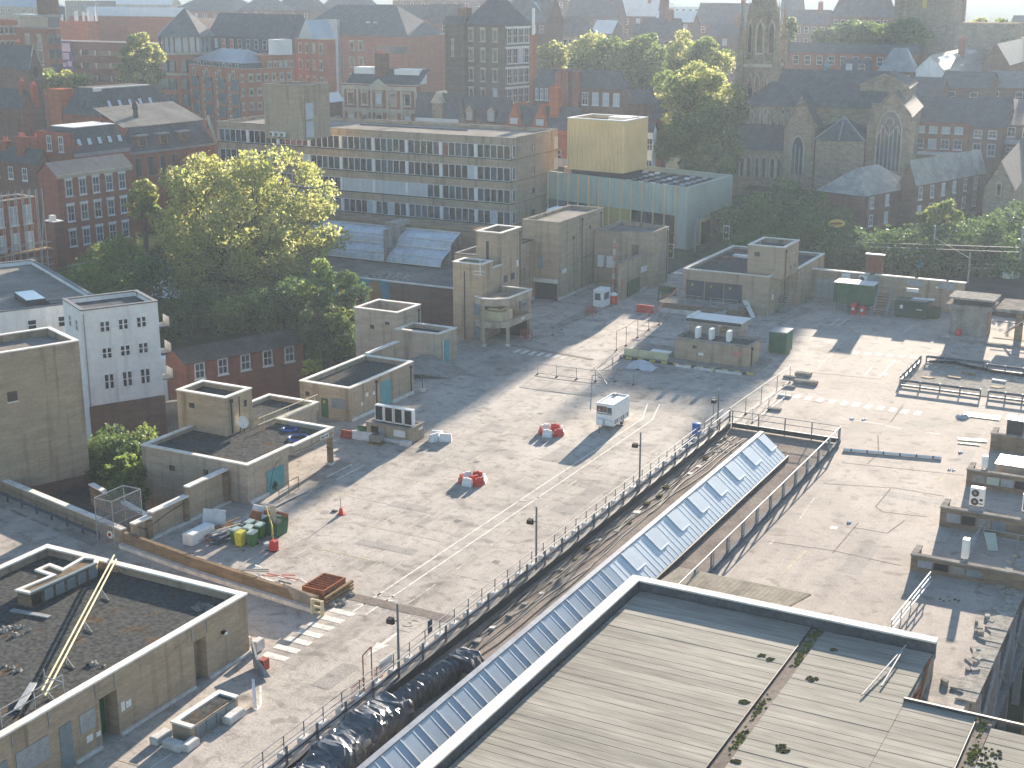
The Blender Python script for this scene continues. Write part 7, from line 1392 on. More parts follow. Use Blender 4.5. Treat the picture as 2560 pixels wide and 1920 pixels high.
# rear church tower
c = gd('03',1320,470,330); rt = thing('rear_church_tower','massive square stone church tower fading in haze, top right','church tower',(c.x,c.y,-2))
T = lambda x0,x1,y0,y1,z0,z1: [(c.x+x,c.y+y) for x,y in ((x0,y0),(x1,y0),(x1,y1),(x0,y1))]
MB().prism(T(-6,6,0,12,0,0),-2,c.z+32).build('shaft','sandstone',rt)
for (x,y) in ((-6.6,-.6),(5.4,-.6),(5.4,11.4),(-6.6,11.4)): MB().box(c.x+x,c.x+x+1.3,c.y+y,c.y+y+1.3,-2,c.z+34).build('buttress','sandstone',rt)
for (z,h) in ((13,.6),(22,.6)): MB().box(c.x-6.2,c.x+6.2,c.y-.2,c.y+12.2,c.z+z,c.z+z+h).build('string_course','pale_stone',rt)
MB().box(c.x-.5,c.x+.5,c.y-.1,c.y-.002,c.z+10.2,c.z+12.2).build('clock_face','yellow_paint',rt); MB().box(c.x-1.2,c.x+1.2,c.y-.1,c.y-.002,c.z+15,c.z+20).build('belfry_louvre','glass_dark',rt)
MB().box(c.x-16,c.x-6.1,c.y+1,c.y+11,-2,c.z+5).build('nave_wall','sandstone',rt); MB().box(c.x+6.1,c.x+20,c.y+1,c.y+11,-2,c.z+7).build('nave_wall','sandstone',rt)
# ---------------------------------------------------------------- the church with the spire
CD, CAZ = 222.0, 20.0
cN = gd('03',1190,1480,CD)          # near right foot of the big east gable
ch = thing('stone_church','large sandstone church with tall spire tower and great traceried east window','church',(cN.x,cN.y,-1.0),-R(CAZ-28.1))
def Lc(k,x,y,dist): p = gd(k,x,y,dist)-cN; a_ = R(CAZ-28.1); return Vector((p.x*math.cos(a_)-p.y*math.sin(a_), p.x*math.sin(a_)+p.y*math.cos(a_), p.z+cN.z+1.0))
def gable(x0,x1,y0,y1,z0,ze,zr,axis,wall='sandstone',roof='slate',e=.4,hip=None):
    mb = MB().box(x0,x1,y0,y1,z0,ze); xm,ym = (x0+x1)/2,(y0+y1)/2
    if axis == 'y':
        for y in (y0,y1): mb.pts([(x0,y,ze),(x1,y,ze),(xm,y,zr)],[(0,1,2)] if y == y0 else [(2,1,0)])
        rb = MB().pts([(x0-e,y0+.4,ze-.3),(x0-e,y1,ze-.3),(xm,y1,zr+.05),(xm,y0+.4,zr+.05),(x1+e,y0+.4,ze-.3),(x1+e,y1,ze-.3)],[(1,0,3,2),(3,4,5,2)])
        for s in (-1,1): 
            xe = x0 if s < 0 else x1; MB().beam((xe+s*.2,y0+.15,ze-.1),(xm,y0+.15,zr+.15),.55,.35).build('gable_coping','sandstone',ch,local=True)
    else:
        for x in ((x0,x1) if hip is None else (x1,)): mb.pts([(x,y0,ze),(x,y1,ze),(x,ym,zr)],[(0,1,2)] if x == x1 else [(2,1,0)])
        h0 = x0 if hip is None else hip
        rb = MB().pts([(x0,y0-e,ze-.3),(x1-.3,y0-e,ze-.3),(x1-.3,ym,zr+.05),(h0,ym,zr+.05),(x0,y1+e,ze-.3),(x1-.3,y1+e,ze-.3)],[(0,1,2,3),(3,2,5,4),(0,3,4)])
    mb.build('wall',wall,ch,local=True); rb.build('roof',roof,ch,local=True)
zz = lambda k,x,y: gd(k,x,y,CD).z+1.0
px1m = 3.456*FPX/(CD*.97)       # crop pixels per metre at the church
def m_(px): return px/px1m
E0 = 0.0; wE = m_(330)
ze, zr = zz('03',1190,1000), zz('03',1010,815)
gable(-wE,0,0,22,0,ze,zr,'y')
# great window
def lancet(x0,x1,y,z0,zs,zp,nl,name='traceried_window',off=.0,tr='pale_stone'):
    w_ = x1-x0; n = 8; pts = []
    for i in range(n+1):
        t = i/n; pts.append((x0+w_*.5*(1-math.cos(t*math.pi/2))*1.0, zs+(zp-zs)*math.sin(t*math.pi/2)**.9))
    left = [(x0,z0)]+pts; prof = left+[(x1-(p[0]-x0),p[1]) for p in reversed(left)][1:]
    f = MB().pts([(x,y-.04,z) for x,z in prof],[tuple(range(len(prof)))]).build(name,'glass_blue',ch,local=True)
    fr = MB()
    for a_,b_ in zip(prof[:-1],prof[1:]): fr.tube((a_[0],y-.1,a_[1]),(b_[0],y-.1,b_[1]),.17,5)
    fr.build('window_surround',tr,f,local=True)
    for i in range(1,nl): x = x0+w_*i/nl; hh = zs+(zp-zs)*(.45 if i % 2 else .25); MB().box(x-.07,x+.07,y-.12,y-.03,z0,hh).build('mullion','pale_stone',f,local=True)
    if nl > 3:
        MB().ring((0,0,0),w_*.17,.09,14,4).build('rose',tr,f,local=True).matrix_basis = Matrix.Translation(((x0+x1)/2,y-.1,zs+(zp-zs)*.55)) @ Matrix.Rotation(R(90),4,'X')
        for s in (0,1):
            xa = x0+w_*(.0+.5*s); 
            for a_,b_ in (((xa,zs-.2),(xa+w_*.25,zs+(zp-zs)*.42)),((xa+w_*.25,zs+(zp-zs)*.42),(xa+w_*.5,zs-.2))): MB().tube((a_[0],y-.1,a_[1]),(b_[0],y-.1,b_[1]),.09,5).build('tracery',tr,f,local=True)
ww = m_(215); xc = -wE*.5
lancet(xc-ww/2,xc+ww/2,0,zz('03',1000,1480),zz('03',1040,1180),zz('03',1040,960),6)
for x in (-wE-.5,0): MB().box(x,x+.9,-.5,.4,0,ze-1).build('buttress','sandstone',ch,local=True)
# octagonal vestry, transept gable, nave and aisle to the left
xv1 = -wE-.55; xv0 = xv1-m_(430); zv = zz('03',640,1225)
MB().prism([(xv0,-1.6),(xv0+m_(210),-2.6),(xv1,-2.0),(xv1,6),(xv0,6)],0,zv).build('vestry_wall','sandstone',ch,local=True); MB().pts([(xv0-.2,-1.8,zv),(xv0+m_(210),-2.9,zv),(xv1,-2.2,zv),(xv1,5,zv+1.2),(xv0,5,zv+1.2),((xv0+xv1)/2,2,zv+3.2)],[(0,1,5),(1,2,5),(2,3,5),(3,4,5),(4,0,5)]).build('vestry_roof','slate',ch,local=True)
for a_,b_ in (((xv0-.2,-1.8,zv+.1),((xv0+xv1)/2,2,zv+3.3)),((xv0+m_(210),-2.9,zv+.1),((xv0+xv1)/2,2,zv+3.3)),((xv1,-2.2,zv+.1),((xv0+xv1)/2,2,zv+3.3))): MB().tube(a_,b_,.16,5).build('hip_lead','lead',ch,local=True)
xt1 = xv0-.3; xt0 = xt1-m_(275); zte, ztr = zz('03',150,1130), zz('03',325,880)
gable(xt0,xt1,-.8,14,0,zte,ztr,'y'); lancet(xt0+m_(70),xt0+m_(185),-.8,zz('03',280,1540),zz('03',290,1340),zz('03',290,1205),3)
# nave: long roof behind
znr, zne = zz('03',400,665), zz('03',100,960)
xn0 = xt0-m_(470); gable(xn0,xv1+2.0,6,20,0,zne,znr,'x',hip=xt0-m_(140))
gable(-wE*.5-6,-wE*.5+1.5,9,26,0,zne+3,zz('03',840,700),'y')
MB().box(-wE-.2,-wE+1.3,1.0,2.4,ze-2,zz('03',890,910)).build('chimney','sandstone',ch,local=True)
# clerestory and aisle
for i in range(3): 
    x = xt0-m_(85)-i*m_(160)
    for d in (-m_(28),0,m_(28)): lancet(x+d-.35,x+d+.35,5.98,zne-m_(190),zne-m_(120)+(.5 if d == 0 else 0),zne-m_(70)+(.6 if d == 0 else 0),1,'clerestory_window')
za = zz('13',60,-80); zal = zz('03',60,1340)
xa0 = xt0-m_(510)
MB().box(xa0,xt0-.02,1.0,5.97,0,zal).build('aisle_wall','sandstone',ch,local=True); MB().pts([(xa0-1.2,.6,zal-.2),(xt0,.6,zal-.2),(xt0,5.96,zal+3.6),(xa0,5.96,zal+3.6)],[(0,1,2,3)]).build('aisle_roof','slate',ch,local=True)
for i in range(4):
    x = xt0-m_(80)-i*m_(140)
    for d in (-.55,.55): lancet(x+d-.4,x+d+.4,.98,zal-4.6,zal-2.2,zal-1.3,1,'aisle_window')
for xx in (-wE*.5-12,-wE*.5-20): MB().lathe((xx,13,znr),[(.3,0),(.45,.6),(.2,1.6),(.3,2.0)],8).build('ridge_vent','teal_door',ch,local=True)
# spire tower
tw_ = Vector((-78.0,235.0,0))-cN; a_ = R(CAZ-28.1); tcx, tcy = tw_.x*math.cos(a_)-tw_.y*math.sin(a_), tw_.x*math.sin(a_)+tw_.y*math.cos(a_)
tx0, tx1, ty0, ty1 = tcx-3.0, tcx+3.0, tcy-3.0, tcy+3.0
MB().box(tx0,tx1,ty0,ty1,0,24.2).build('tower_shaft','sandstone',ch,local=True)
for (x,y) in ((tx0,ty0),(tx1,ty0),(tx1,ty1),(tx0,ty1)):
    MB().box(x-.6,x+.6,y-.6,y+.6,0,24).build('buttress','sandstone',ch,local=True); MB().pts([(x-.6,y-.6,24),(x+.6,y-.6,24),(x+.6,y+.6,24),(x-.6,y+.6,24),(x,y,34)],[(0,1,4),(1,2,4),(2,3,4),(3,0,4)]).build('pinnacle','sandstone',ch,local=True)
def tower_lights(face,z0,zs,zp,xs,w_):
    for s in xs:
        n = 6; prof = [(-w_/2,z0),(-w_/2,zs),(-w_*.3,zs+(zp-zs)*.6),(0,zp),(w_*.3,zs+(zp-zs)*.6),(w_/2,zs),(w_/2,z0)]
        if face == 'F': P = [((tx0+tx1)/2+s+x,ty0-.05,z) for x,z in prof]; Q = [((tx0+tx1)/2+s+x*1.25,ty0-.02,z+(.25 if z > z0 else 0)) for x,z in prof]
        else: P = [(tx1+.05,(ty0+ty1)/2+s+x,z) for x,z in prof]; Q = [(tx1+.02,(ty0+ty1)/2+s+x*1.25,z+(.25 if z > z0 else 0)) for x,z in prof]
        f = MB().pts(Q,[tuple(range(7))]).build('window_surround','pale_stone',ch,local=True); MB().pts(P,[tuple(range(7))]).build('louvre','glass_dark',f,local=True)
for face in ('F','R'):
    tower_lights(face,18.0,20.4,21.8,(-1.2,0,1.2),.8); pass
for z in (16.6,23.0): MB().box(tx0-.35,tx1+.35,ty0-.35,ty1+.35,z,z+.5).build('string_course','pale_stone',ch,local=True)
oc8 = [((tx0+tx1)/2+2.7*math.cos(R(22.5+45*i)),(ty0+ty1)/2+2.7*math.sin(R(22.5+45*i))) for i in range(8)]
MB().prism(oc8,24.2,31.4).build('belfry','sandstone',ch,local=True)
for i in range(8):
    p_, q_ = Vector(oc8[i]), Vector(oc8[(i+1)%8]); m2 = (p_+q_)/2; nn = (m2-Vector(((tx0+tx1)/2,(ty0+ty1)/2))).normalized(); dd = (q_-p_).normalized()
    def wq(hw,z0,zs,zp,off): return [(*(m2+dd*u+nn*off),z) for u,z in ((-hw,z0),(hw,z0),(hw,zs),(0,zp),(-hw,zs))]
    f = MB().pts(wq(.72,25,29.6,30.9,.03),[(0,1,2,3,4)]).build('window_surround','pale_stone',ch,local=True); MB().pts(wq(.45,25.3,29.2,30.2,.06),[(0,1,2,3,4)]).build('louvre','glass_dark',f,local=True)
MB().pts([(x,y,31.4) for x,y in oc8]+[((tx0+tx1)/2,(ty0+ty1)/2,41)],[(i,(i+1)%8,8) for i in range(8)]).build('spire','sandstone',ch,local=True)
# ---------------------------------------------------------------- terrace and houses on the right
B = bld('red_terrace','red brick terrace with two rows of white windows right of the church','03',1240,1740,1060,1830,238,24,'red_brick',('gx','slate',3.4)); 
for j in range(2):
    for i in range(4): add_win(B.o,'F',B.wl*(.1+.22*i),B.zt-1.9-j*2.6,1.35,(1.1,1.6)[j],'sash','blind' if j == 0 else None,B.wl,B.wr)
band(B,'F',B.zt-5.6,B.zt-5.0,'white_roof',.3,name='fascia')
B = bld('brown_terrace_end','brown brick end house with sash windows right of the red terrace','03',1740,2040,1100,2120,236,24,'brown_brick',('gx','slate',4.2)); 
for j in range(2):
    for i in range(2): add_win(B.o,'F',B.wl*(.15+.42*i),B.zt-1.9-j*2.9,1.3,(1.3,2.0)[j],'sash',None,B.wl,B.wr)
B = bld('shop_house','brown brick shop house with pale fascia at the right edge','03',2040,2450,1090,2560,237,24,'brown_brick',('gx','slate',3.0)); 
for j in range(2):
    for i in range(3): add_win(B.o,'F',B.wl*(.08+.33*i),B.zt-2.0-j*3.3,1.3,1.6,'sash',None,B.wl,B.wr)
band(B,'F',B.zt-3.2,B.zt-2.5,'mural_white',.2,.05,.95,'fascia')
B = bld('sandstone_lodge','small sandstone gabled lodge at the right, below the terrace','03',1870,2120,1640,2330,205,24,'sandstone',('gy','slate',4.0)); add_win(B.o,'F',B.wl*.4,B.zt-1.0,.8,1.8,'arch','glass_dark',B.wl,B.wr)
H1 = bld('cliff_house','brown brick house with pale sunlit hipped slate roof below the church window','03',430,830,1690,1265,198,46,'brown_brick',('hip','sunlit_slate',3.2),z0=-3)
for j in range(3):
    for i in range(3): add_win(H1.o,'R',H1.wr*(.12+.3*i),H1.zt-2.0-j*2.5,.95,1.6,'sash',('glass_blue','blind','glass_dark')[i],H1.wl,H1.wr)
MB().tube((-.02,H1.wr*.05,0),(.08,H1.wr*.05,H1.zt),.1,5).build('downpipe','dark_metal',H1.o,local=True)
MB().pts([(-H1.wl*.32,H1.wr*.12,H1.zt+1.7),(-H1.wl*.24,H1.wr*.12,H1.zt+1.3),(-H1.wl*.24,H1.wr*.22,H1.zt+1.3),(-H1.wl*.32,H1.wr*.22,H1.zt+1.7)],[(0,1,2,3)]).build('roof_window','rooflight',H1.o,local=True)
H2 = bld('long_cliff_terrace','long brown brick terrace with five roof windows and tall sashes above the bushes','03',1150,1275,1600,1870,202,46,'brown_brick',('gy','sunlit_slate',3.4),z0=-3)
for i in range(6):
    for j in range(3): add_win(H2.o,'R',H2.wr*(.05+.16*i),H2.zt-2.2-j*2.6,.95,1.8,'sash',rnd.choice(('blind','glass_blue','glass_dark')),H2.wl,H2.wr)
for i in range(5): y = H2.wr*(.12+.17*i); MB().pts([(-H2.wl*.14,y,H2.zt+1.05),(-H2.wl*.14,y+.8,H2.zt+1.05),(-H2.wl*.26,y+.8,H2.zt+1.9),(-H2.wl*.26,y,H2.zt+1.9)],[(0,1,2,3)]).build('roof_window','rooflight',H2.o,local=True)
# tram street beyond the wall: poles, wires, sign, van
def pole(name,label,k,x,y,y2,z,r=.12,m='galv'):
    b = g(k,x,y,z); lo,hi = 0,30
    top = 0
    for _ in range(40):
        mid = (lo+hi)/2; v = Vector((b.x*cA+b.y*sA,-b.x*sA+b.y*cA,z+mid-CAMZ)); d = v.y*math.cos(PITCH)-v.z*math.sin(PITCH); up = v.y*math.sin(PITCH)+v.z*math.cos(PITCH); py = 960-FPX*up/d
        if py > S(k,0,y2)[1]: lo = mid
        else: hi = mid
    o = thing(name,label,'pole',tuple(b)); MB().tube(b,(b.x,b.y,z+lo),r,8,r*.8).build('shaft',m,o); MB().lathe((b.x,b.y,z+lo),[(r*1.1,0),(r*.6,.12)],8).build('cap',m,o); o['h'] = 0; del o['h']; return o, Vector((b.x,b.y,z+lo))
p1, t1 = pole('tram_pole','tall pale tram pole before the green gallery','12',1578,550,95,-1.0); p2, t2_ = pole('tram_pole','pale tram pole behind the substation roof','12',2075,560,350,.45); p5, t5 = pole('tram_pole','slim tram pole right behind the substation tower','12',2180,500,218,.45)
p3, t3 = pole('tram_pole','tall tram pole in the middle of the street behind the long wall','13',1410,720,300,.45); p4, t4 = pole('tram_pole','short tram pole at the right end of the boundary wall','13',1725,785,530,.45); p6, t6 = pole('tram_pole','thick tram pole near the right frame edge','13',2160,750,312,.45,.16)
wr_ = thing('overhead_wires','thin overhead tram wires strung between the poles','wires',tuple(t3))
for (a_,b_) in ((g('13',830,435,4.5),g('13',2180,480,5.2)),(g('13',700,465,4.2),g('13',2180,520,4.8))): MB().tube(a_,b_,.03,4).build('wire','galv',wr_)
MB().path([t3-Vector((0,0,1.4)),t3.lerp(t4,.18)-Vector((0,0,1.2)),t4-Vector((0,0,.6))],.045,4).build('span_wire','cream',wr_); MB().tube(g('13',790,415,5.0),g('13',870,518,3.2),.05,4).build('span_wire','galv',wr_)
b = g('13',570,630,.45); sg = thing('oval_sign','oval yellow roadside sign on a white pole behind the long wall','sign',tuple(b)); hpx = 6.6
MB().tube(b,(b.x,b.y,b.z+4.6),.11,8).build('pole','white_paint',sg)
for (nm,mm,rx,rz,dy) in (('plate','yellow_paint',1.15,.55,0),('plate_rim','green_dark',1.3,.66,.07),('inner_band','rust',.8,.16,-.1)):
    n = 24; P = [(b.x+rx*math.cos(6.283*i/n)*cA,b.y+dy+rx*math.cos(6.283*i/n)*sA,b.z+5.4+rz*math.sin(6.283*i/n)) for i in range(n)]; P += [(x-.03*sA,y+.05,z) for x,y,z in P]
    MB().pts(P,[tuple(range(n)),tuple(range(2*n-1,n-1,-1))]+[(i,n+i,n+(i+1)%n,(i+1)%n) for i in range(n)]).build(nm,mm,sg)
MB().tube((b.x,b.y,b.z+6.2),(b.x,b.y,b.z+6.8),.06,6).build('finial','red_dull',sg); MB().tube((b.x-.2,b.y,b.z+3.0),(b.x-1.5,b.y-.5,b.z+4.6),.07,6).build('stay','white_paint',sg)
c = g('13',410,630,.45); vn = thing('white_van','white van parked behind the long wall','van',(c.x,c.y,.45))
MB().pts([(c.x-1.6,c.y,.8),(c.x+1.7,c.y,.8),(c.x+1.7,c.y+1.7,.8),(c.x-1.6,c.y+1.7,.8),(c.x-1.6,c.y,1.6),(c.x+1.7,c.y,1.6),(c.x+1.7,c.y+1.7,1.6),(c.x-1.6,c.y+1.7,1.6),(c.x-.9,c.y+.1,2.6),(c.x+1.6,c.y+.1,2.7),(c.x+1.6,c.y+1.6,2.7),(c.x-.9,c.y+1.6,2.6)],[(3,2,1,0),(0,1,5,4),(1,2,6,5),(2,3,7,6),(3,0,4,7),(4,5,9,8),(5,6,10,9),(6,7,11,10),(7,4,8,11),(8,9,10,11)]).build('body','car_white',vn)
MB().pts([(c.x-1.5,c.y+.05,1.7),(c.x-.5,c.y+.02,1.7),(c.x-.4,c.y+.04,2.45),(c.x-.9,c.y+.06,2.45)],[(0,1,2,3)]).build('side_window','glass_dark',vn); MB().pts([(c.x+1.71,c.y+.2,1.7),(c.x+1.71,c.y+1.5,1.7),(c.x+1.66,c.y+1.4,2.5),(c.x+1.66,c.y+.3,2.5)],[(0,1,2,3)]).build('rear_window','glass_dark',vn)
for x in (-1.0,1.1): 
    wv = MB().lathe((0,0,0),[(0,-.1),(.35,-.1),(.35,.1),(0,.1)],14).build('wheel','black',vn,local=True); wv.matrix_basis = Matrix.Translation((x,.0,.36)) @ Matrix.Rotation(R(90),4,'X')
for (k,x,y,m,l) in (('13',1385,625,'red_plastic','round red no-entry sign on the street behind the wall'),('13',1300,690,'cyan_sign','square blue road sign behind the wall')):
    b = g(k,x,y+60,.45); o = thing('road_sign',l,'sign',tuple(b)); MB().tube(b,(b.x,b.y,b.z+2.2),.05).build('post','galv',o)
    if 'round' in l: d = MB().lathe((0,0,0),[(0,0),(.55,0),(.55,.04),(0,.04)],18).build('disc',m,o,local=True); d.matrix_basis = Matrix.Translation((0,-.1,2.2)) @ Matrix.Rotation(R(90),4,'X'); MB().box(-.36,.36,-.17,-.145,2.1,2.3).build('bar','sign_white',o,local=True)
    else: MB().box(-.5,.5,-.08,-.04,1.4,2.4).build('plate',m,o,local=True)
for (k,x,y,l) in (('12',1365,640,'black traffic signal with white border at the exit junction'),('12',1845,470,'black traffic signal with white border behind the substation')):
    b = g(k,x,y+90,-.3 if x < 1500 else .45); o = thing('traffic_signal',l,'traffic light',tuple(b)); MB().tube(b,(b.x,b.y,b.z+2.4),.07).build('post','steel',o); MB().box(-.42,.42,-.06,0,2.4,4.2).build('border','sign_white',o,local=True); MB().box(-.32,.32,-.14,-.061,2.5,4.1).build('head','black',o,local=True)
    for i in range(3): d = MB().lathe((0,0,0),[(.16,0),(.16,.02)],12).build('lens',('red_dull','yellow_paint','green_dark')[i],o,local=True); d.matrix_basis = Matrix.Translation((0,-.142,3.8-i*.5)) @ Matrix.Rotation(R(90),4,'X')
b = g('12',1950,470,.45); o = thing('street_light','slim street light behind the substation','street light',tuple(b)); MB().tube(b,(b.x,b.y,b.z+4.0),.06).build('post','steel',o); MB().box(-.5,.3,-.1,.1,4.0,4.12).build('lamp_head','white_plastic',o,local=True)
gr = thing('street_guard_rail','long bright double guard rail along the tram street','railing',(-30,172,.45))
for (dz,yy) in ((.9,0),(1.3,.5)): MB().tube(g('13',1060,650,1.4)+Vector((0,yy,dz-.9)),g('13',2080,660,1.4)+Vector((0,yy,dz-.9)),.09).build('rail','white_paint',gr)
for i in range(10): c = g('13',1060,650,1.4).lerp(g('13',2080,660,1.4),i/9); MB().tube((c.x,c.y,.45),(c.x,c.y,1.5),.05).build('post','galv',gr)
b = g('13',930,690,3.5); o = thing('wall_billboard','dark framed billboard rising above the long wall','billboard',(b.x,161.5,.45)); MB().box(b.x-1.0,b.x+1.0,161.4,161.6,.45,5.6).build('frame','brown_brick',o); MB().box(b.x-.8,b.x+.8,161.33,161.39,3.7,5.3).build('poster','red_tile',o); MB().box(b.x-1.1,b.x+1.1,161.3,161.7,5.6,5.72).build('cap','white_paint',o)
solo('street_bollard', MB().lathe(tuple(g('13',2075,740,.45)),[(.9,0),(1.0,.3),(.7,.7),(.2,.9)],12),'white_plastic','white rounded sack on the street near the right tram pole','sack')
# ---------------------------------------------------------------- trees and bushes
import numpy as np
rs = np.random.RandomState(11)
def leaf_mesh(name, centres, radii, counts, size, squash=.8, shell=.55):
    P = []
    for c, r, n in zip(centres, radii, counts):
        d = rs.normal(size=(n,3)); d /= np.linalg.norm(d,axis=1)[:,None]+1e-9
        rad = r*(shell+(1-shell)*rs.rand(n)**.7)*rs.uniform(.75,1.1,n); p = d*rad[:,None]; p[:,2] *= squash; P.append(p+np.array(c))
    C = np.concatenate(P); n = len(C); s = size*rs.uniform(.5,1.35,n)
    nrm = rs.normal(size=(n,3)); nrm[:,2] = np.abs(nrm[:,2])*1.1+.1; nrm /= np.linalg.norm(nrm,axis=1)[:,None]
    t = np.cross(nrm, rs.normal(size=(n,3))); t /= np.linalg.norm(t,axis=1)[:,None]+1e-9; u = np.cross(nrm,t)
    V = np.empty((n,4,3)); S_ = s[:,None]
    V[:,0] = C-t*S_*.5; V[:,1] = C+u*S_*.38; V[:,2] = C+t*S_*.55+nrm*S_*.12; V[:,3] = C-u*S_*.38
    me = bpy.data.meshes.new(name); me.vertices.add(4*n); me.vertices.foreach_set('co',V.reshape(-1)); me.loops.add(4*n); me.loops.foreach_set('vertex_index',np.arange(4*n)); me.polygons.add(n)
    me.polygons.foreach_set('loop_start',np.arange(0,4*n,4)); me.polygons.foreach_set('loop_total',np.full(n,4)); me.update(calc_edges=True); return me
def crown_obj(me, m, o, name='crown'):
    me.materials.append(M[m]); c = bpy.data.objects.new(name,me); COL.objects.link(c); c.parent = o; return c
def tree(name, label, base, H, rx, rz, leaf='leaf_green', nc=40, nl=9000, size=.4, tr=.35, cz=None, cat='tree', group=None, off=(0,0), holes=0, leaf2=None, rc=.30, limbs=True):
    o = thing(name,label,cat,tuple(base),0,group); cz = H-rz if cz is None else cz; cent = []; rad = []
    for i in range(nc):
        d = rs.normal(size=3); k = rs.uniform(.1,.5)
        if i > nc*.25:
            zf = 1-2*(i-nc*.25)/(nc*.75); an = i*2.39996; d = np.array([math.sqrt(max(0,1-zf*zf))*math.cos(an), math.sqrt(max(0,1-zf*zf))*math.sin(an), zf])+rs.normal(size=3)*.12; k = rs.uniform(.62,.93)
        d /= np.linalg.norm(d)
        c = np.array([off[0]+d[0]*rx*k, off[1]+d[1]*rx*k, cz+d[2]*rz*k]); c[2] = max(c[2],rz*.12)
        cent.append(c); rad.append(rx*rc*rs.uniform(.6,1.25))
    w_ = np.array(rad)**2; cnt = (nl*w_/w_.sum()).astype(int)+5
    if limbs:
        tb_ = MB(); z1 = max(1.0,cz-rz*.55); tb_.tube((0,0,-.5),(off[0]*.3,off[1]*.3,z1),tr,8,tr*.7); q = Vector((off[0]*.3,off[1]*.3,z1))
        for i in range(0,nc,2):
            c = Vector(cent[i]); mid = q.lerp(c,.5)+Vector((0,0,rz*.06)); tb_.tube(q,mid,tr*.32,5,tr*.18); tb_.tube(mid,c,tr*.18,4,tr*.05)
        tb_.tube(q,(off[0],off[1],cz),tr*.65,6,tr*.3); tb_.build('trunk','bark',o,local=True)
    if leaf2:
        k = [i%3 == 0 for i in range(nc)]
        crown_obj(leaf_mesh('crown',[c for c,q_ in zip(cent,k) if q_],[r for r,q_ in zip(rad,k) if q_],[n for n,q_ in zip(cnt,k) if q_],size),leaf2,o)
        crown_obj(leaf_mesh('crown',[c for c,q_ in zip(cent,k) if not q_],[r for r,q_ in zip(rad,k) if not q_],[n for n,q_ in zip(cnt,k) if not q_],size),leaf,o)
    else: crown_obj(leaf_mesh('crown',cent,rad,cnt,size),leaf,o)
    return o
def bush(label, k, x, y, z, rx, rz, leaf='leaf_dark', n=2500, size=.3, nc=14, name='bush', group=None, dist=None):
    c = g(k,x,y,z) if dist is None else gd(k,x,y,dist)
    return tree(name,label,(c.x,c.y,c.z),rz*2,rx,rz,leaf,nc,n,size,.12,rz*.9,'bush',group,rc=.42)
def tree_px(name,label,k,xc,ytop,ybot,wpx,dist,leaf,nl,size,tr=.35,leaf2=None,nc=40,cat='tree'):
    t, b = gd(k,xc,ytop,dist), gd(k,xc,ybot,dist); H = t.z-b.z; rx = wpx/3.456*dist/FPX/2*1.2
    return tree(name,label,(b.x,b.y,b.z-3),H+3,rx,H*.52,leaf,nc,nl,size,tr,3+H*.5,leaf2=leaf2,cat=cat,rc=.32)
pt = gd('10',2160,1050,176)
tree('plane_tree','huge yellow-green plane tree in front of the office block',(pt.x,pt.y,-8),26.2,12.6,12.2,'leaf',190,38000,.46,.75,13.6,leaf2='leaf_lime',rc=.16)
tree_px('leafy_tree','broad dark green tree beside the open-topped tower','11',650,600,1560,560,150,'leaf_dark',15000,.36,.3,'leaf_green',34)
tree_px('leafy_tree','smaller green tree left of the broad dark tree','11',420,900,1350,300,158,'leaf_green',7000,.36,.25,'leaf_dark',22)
tree_px('lime_sapling','bright lime sapling poking above the store roof','11',510,1415,1620,170,128,'leaf_lime',700,.32,.06,nc=9)
for (l,k,x,y,z,rx,rz,lf,n) in (
    ('dense green hedge right of the white flats','10',1650,1150,-8,5.0,2.4,'leaf_dark',7000),('green shrubs behind the low brick range','10',2000,1170,-8,4.2,2.0,'leaf_green',6000),('bright shrub at the corner of the white flats','10',1480,1290,-7,2.6,1.8,'leaf_green',3500),('bushes in front of the low brick range','11',150,1560,-8.5,4.0,1.9,'leaf_dark',4800),('bushes right of the pink low house','11',480,1560,-8.5,4.0,2.4,'leaf_dark',5500),('low hedge before the scaffolded house','10',560,770,-6.5,5.5,1.8,'leaf_green',5500),('brown withered shrub before the marquees','10',830,620,-6,3.2,3.4,'leaf_dry',3000),('bare-branched shrub between the marquees','10',1050,720,-7,4.2,4.2,'leaf_dark',2600),('yellowing bush left of the plane tree','10',1300,560,-7,4.5,4.6,'leaf',5200),('shrub below the plane tree','10',1500,800,-8,3.6,3.0,'leaf_green',3800),
    ('weeds at the shuttered door of the plant building','21',145,920,0,.45,.5,'leaf_dark',500),('weed tuft growing on the right plant wall','23',2150,370,1.6,.5,.4,'leaf_lime',260)):
    bush(l,k,x,y,z,rx,rz,lf,n,.26 if n < 1000 else .32)
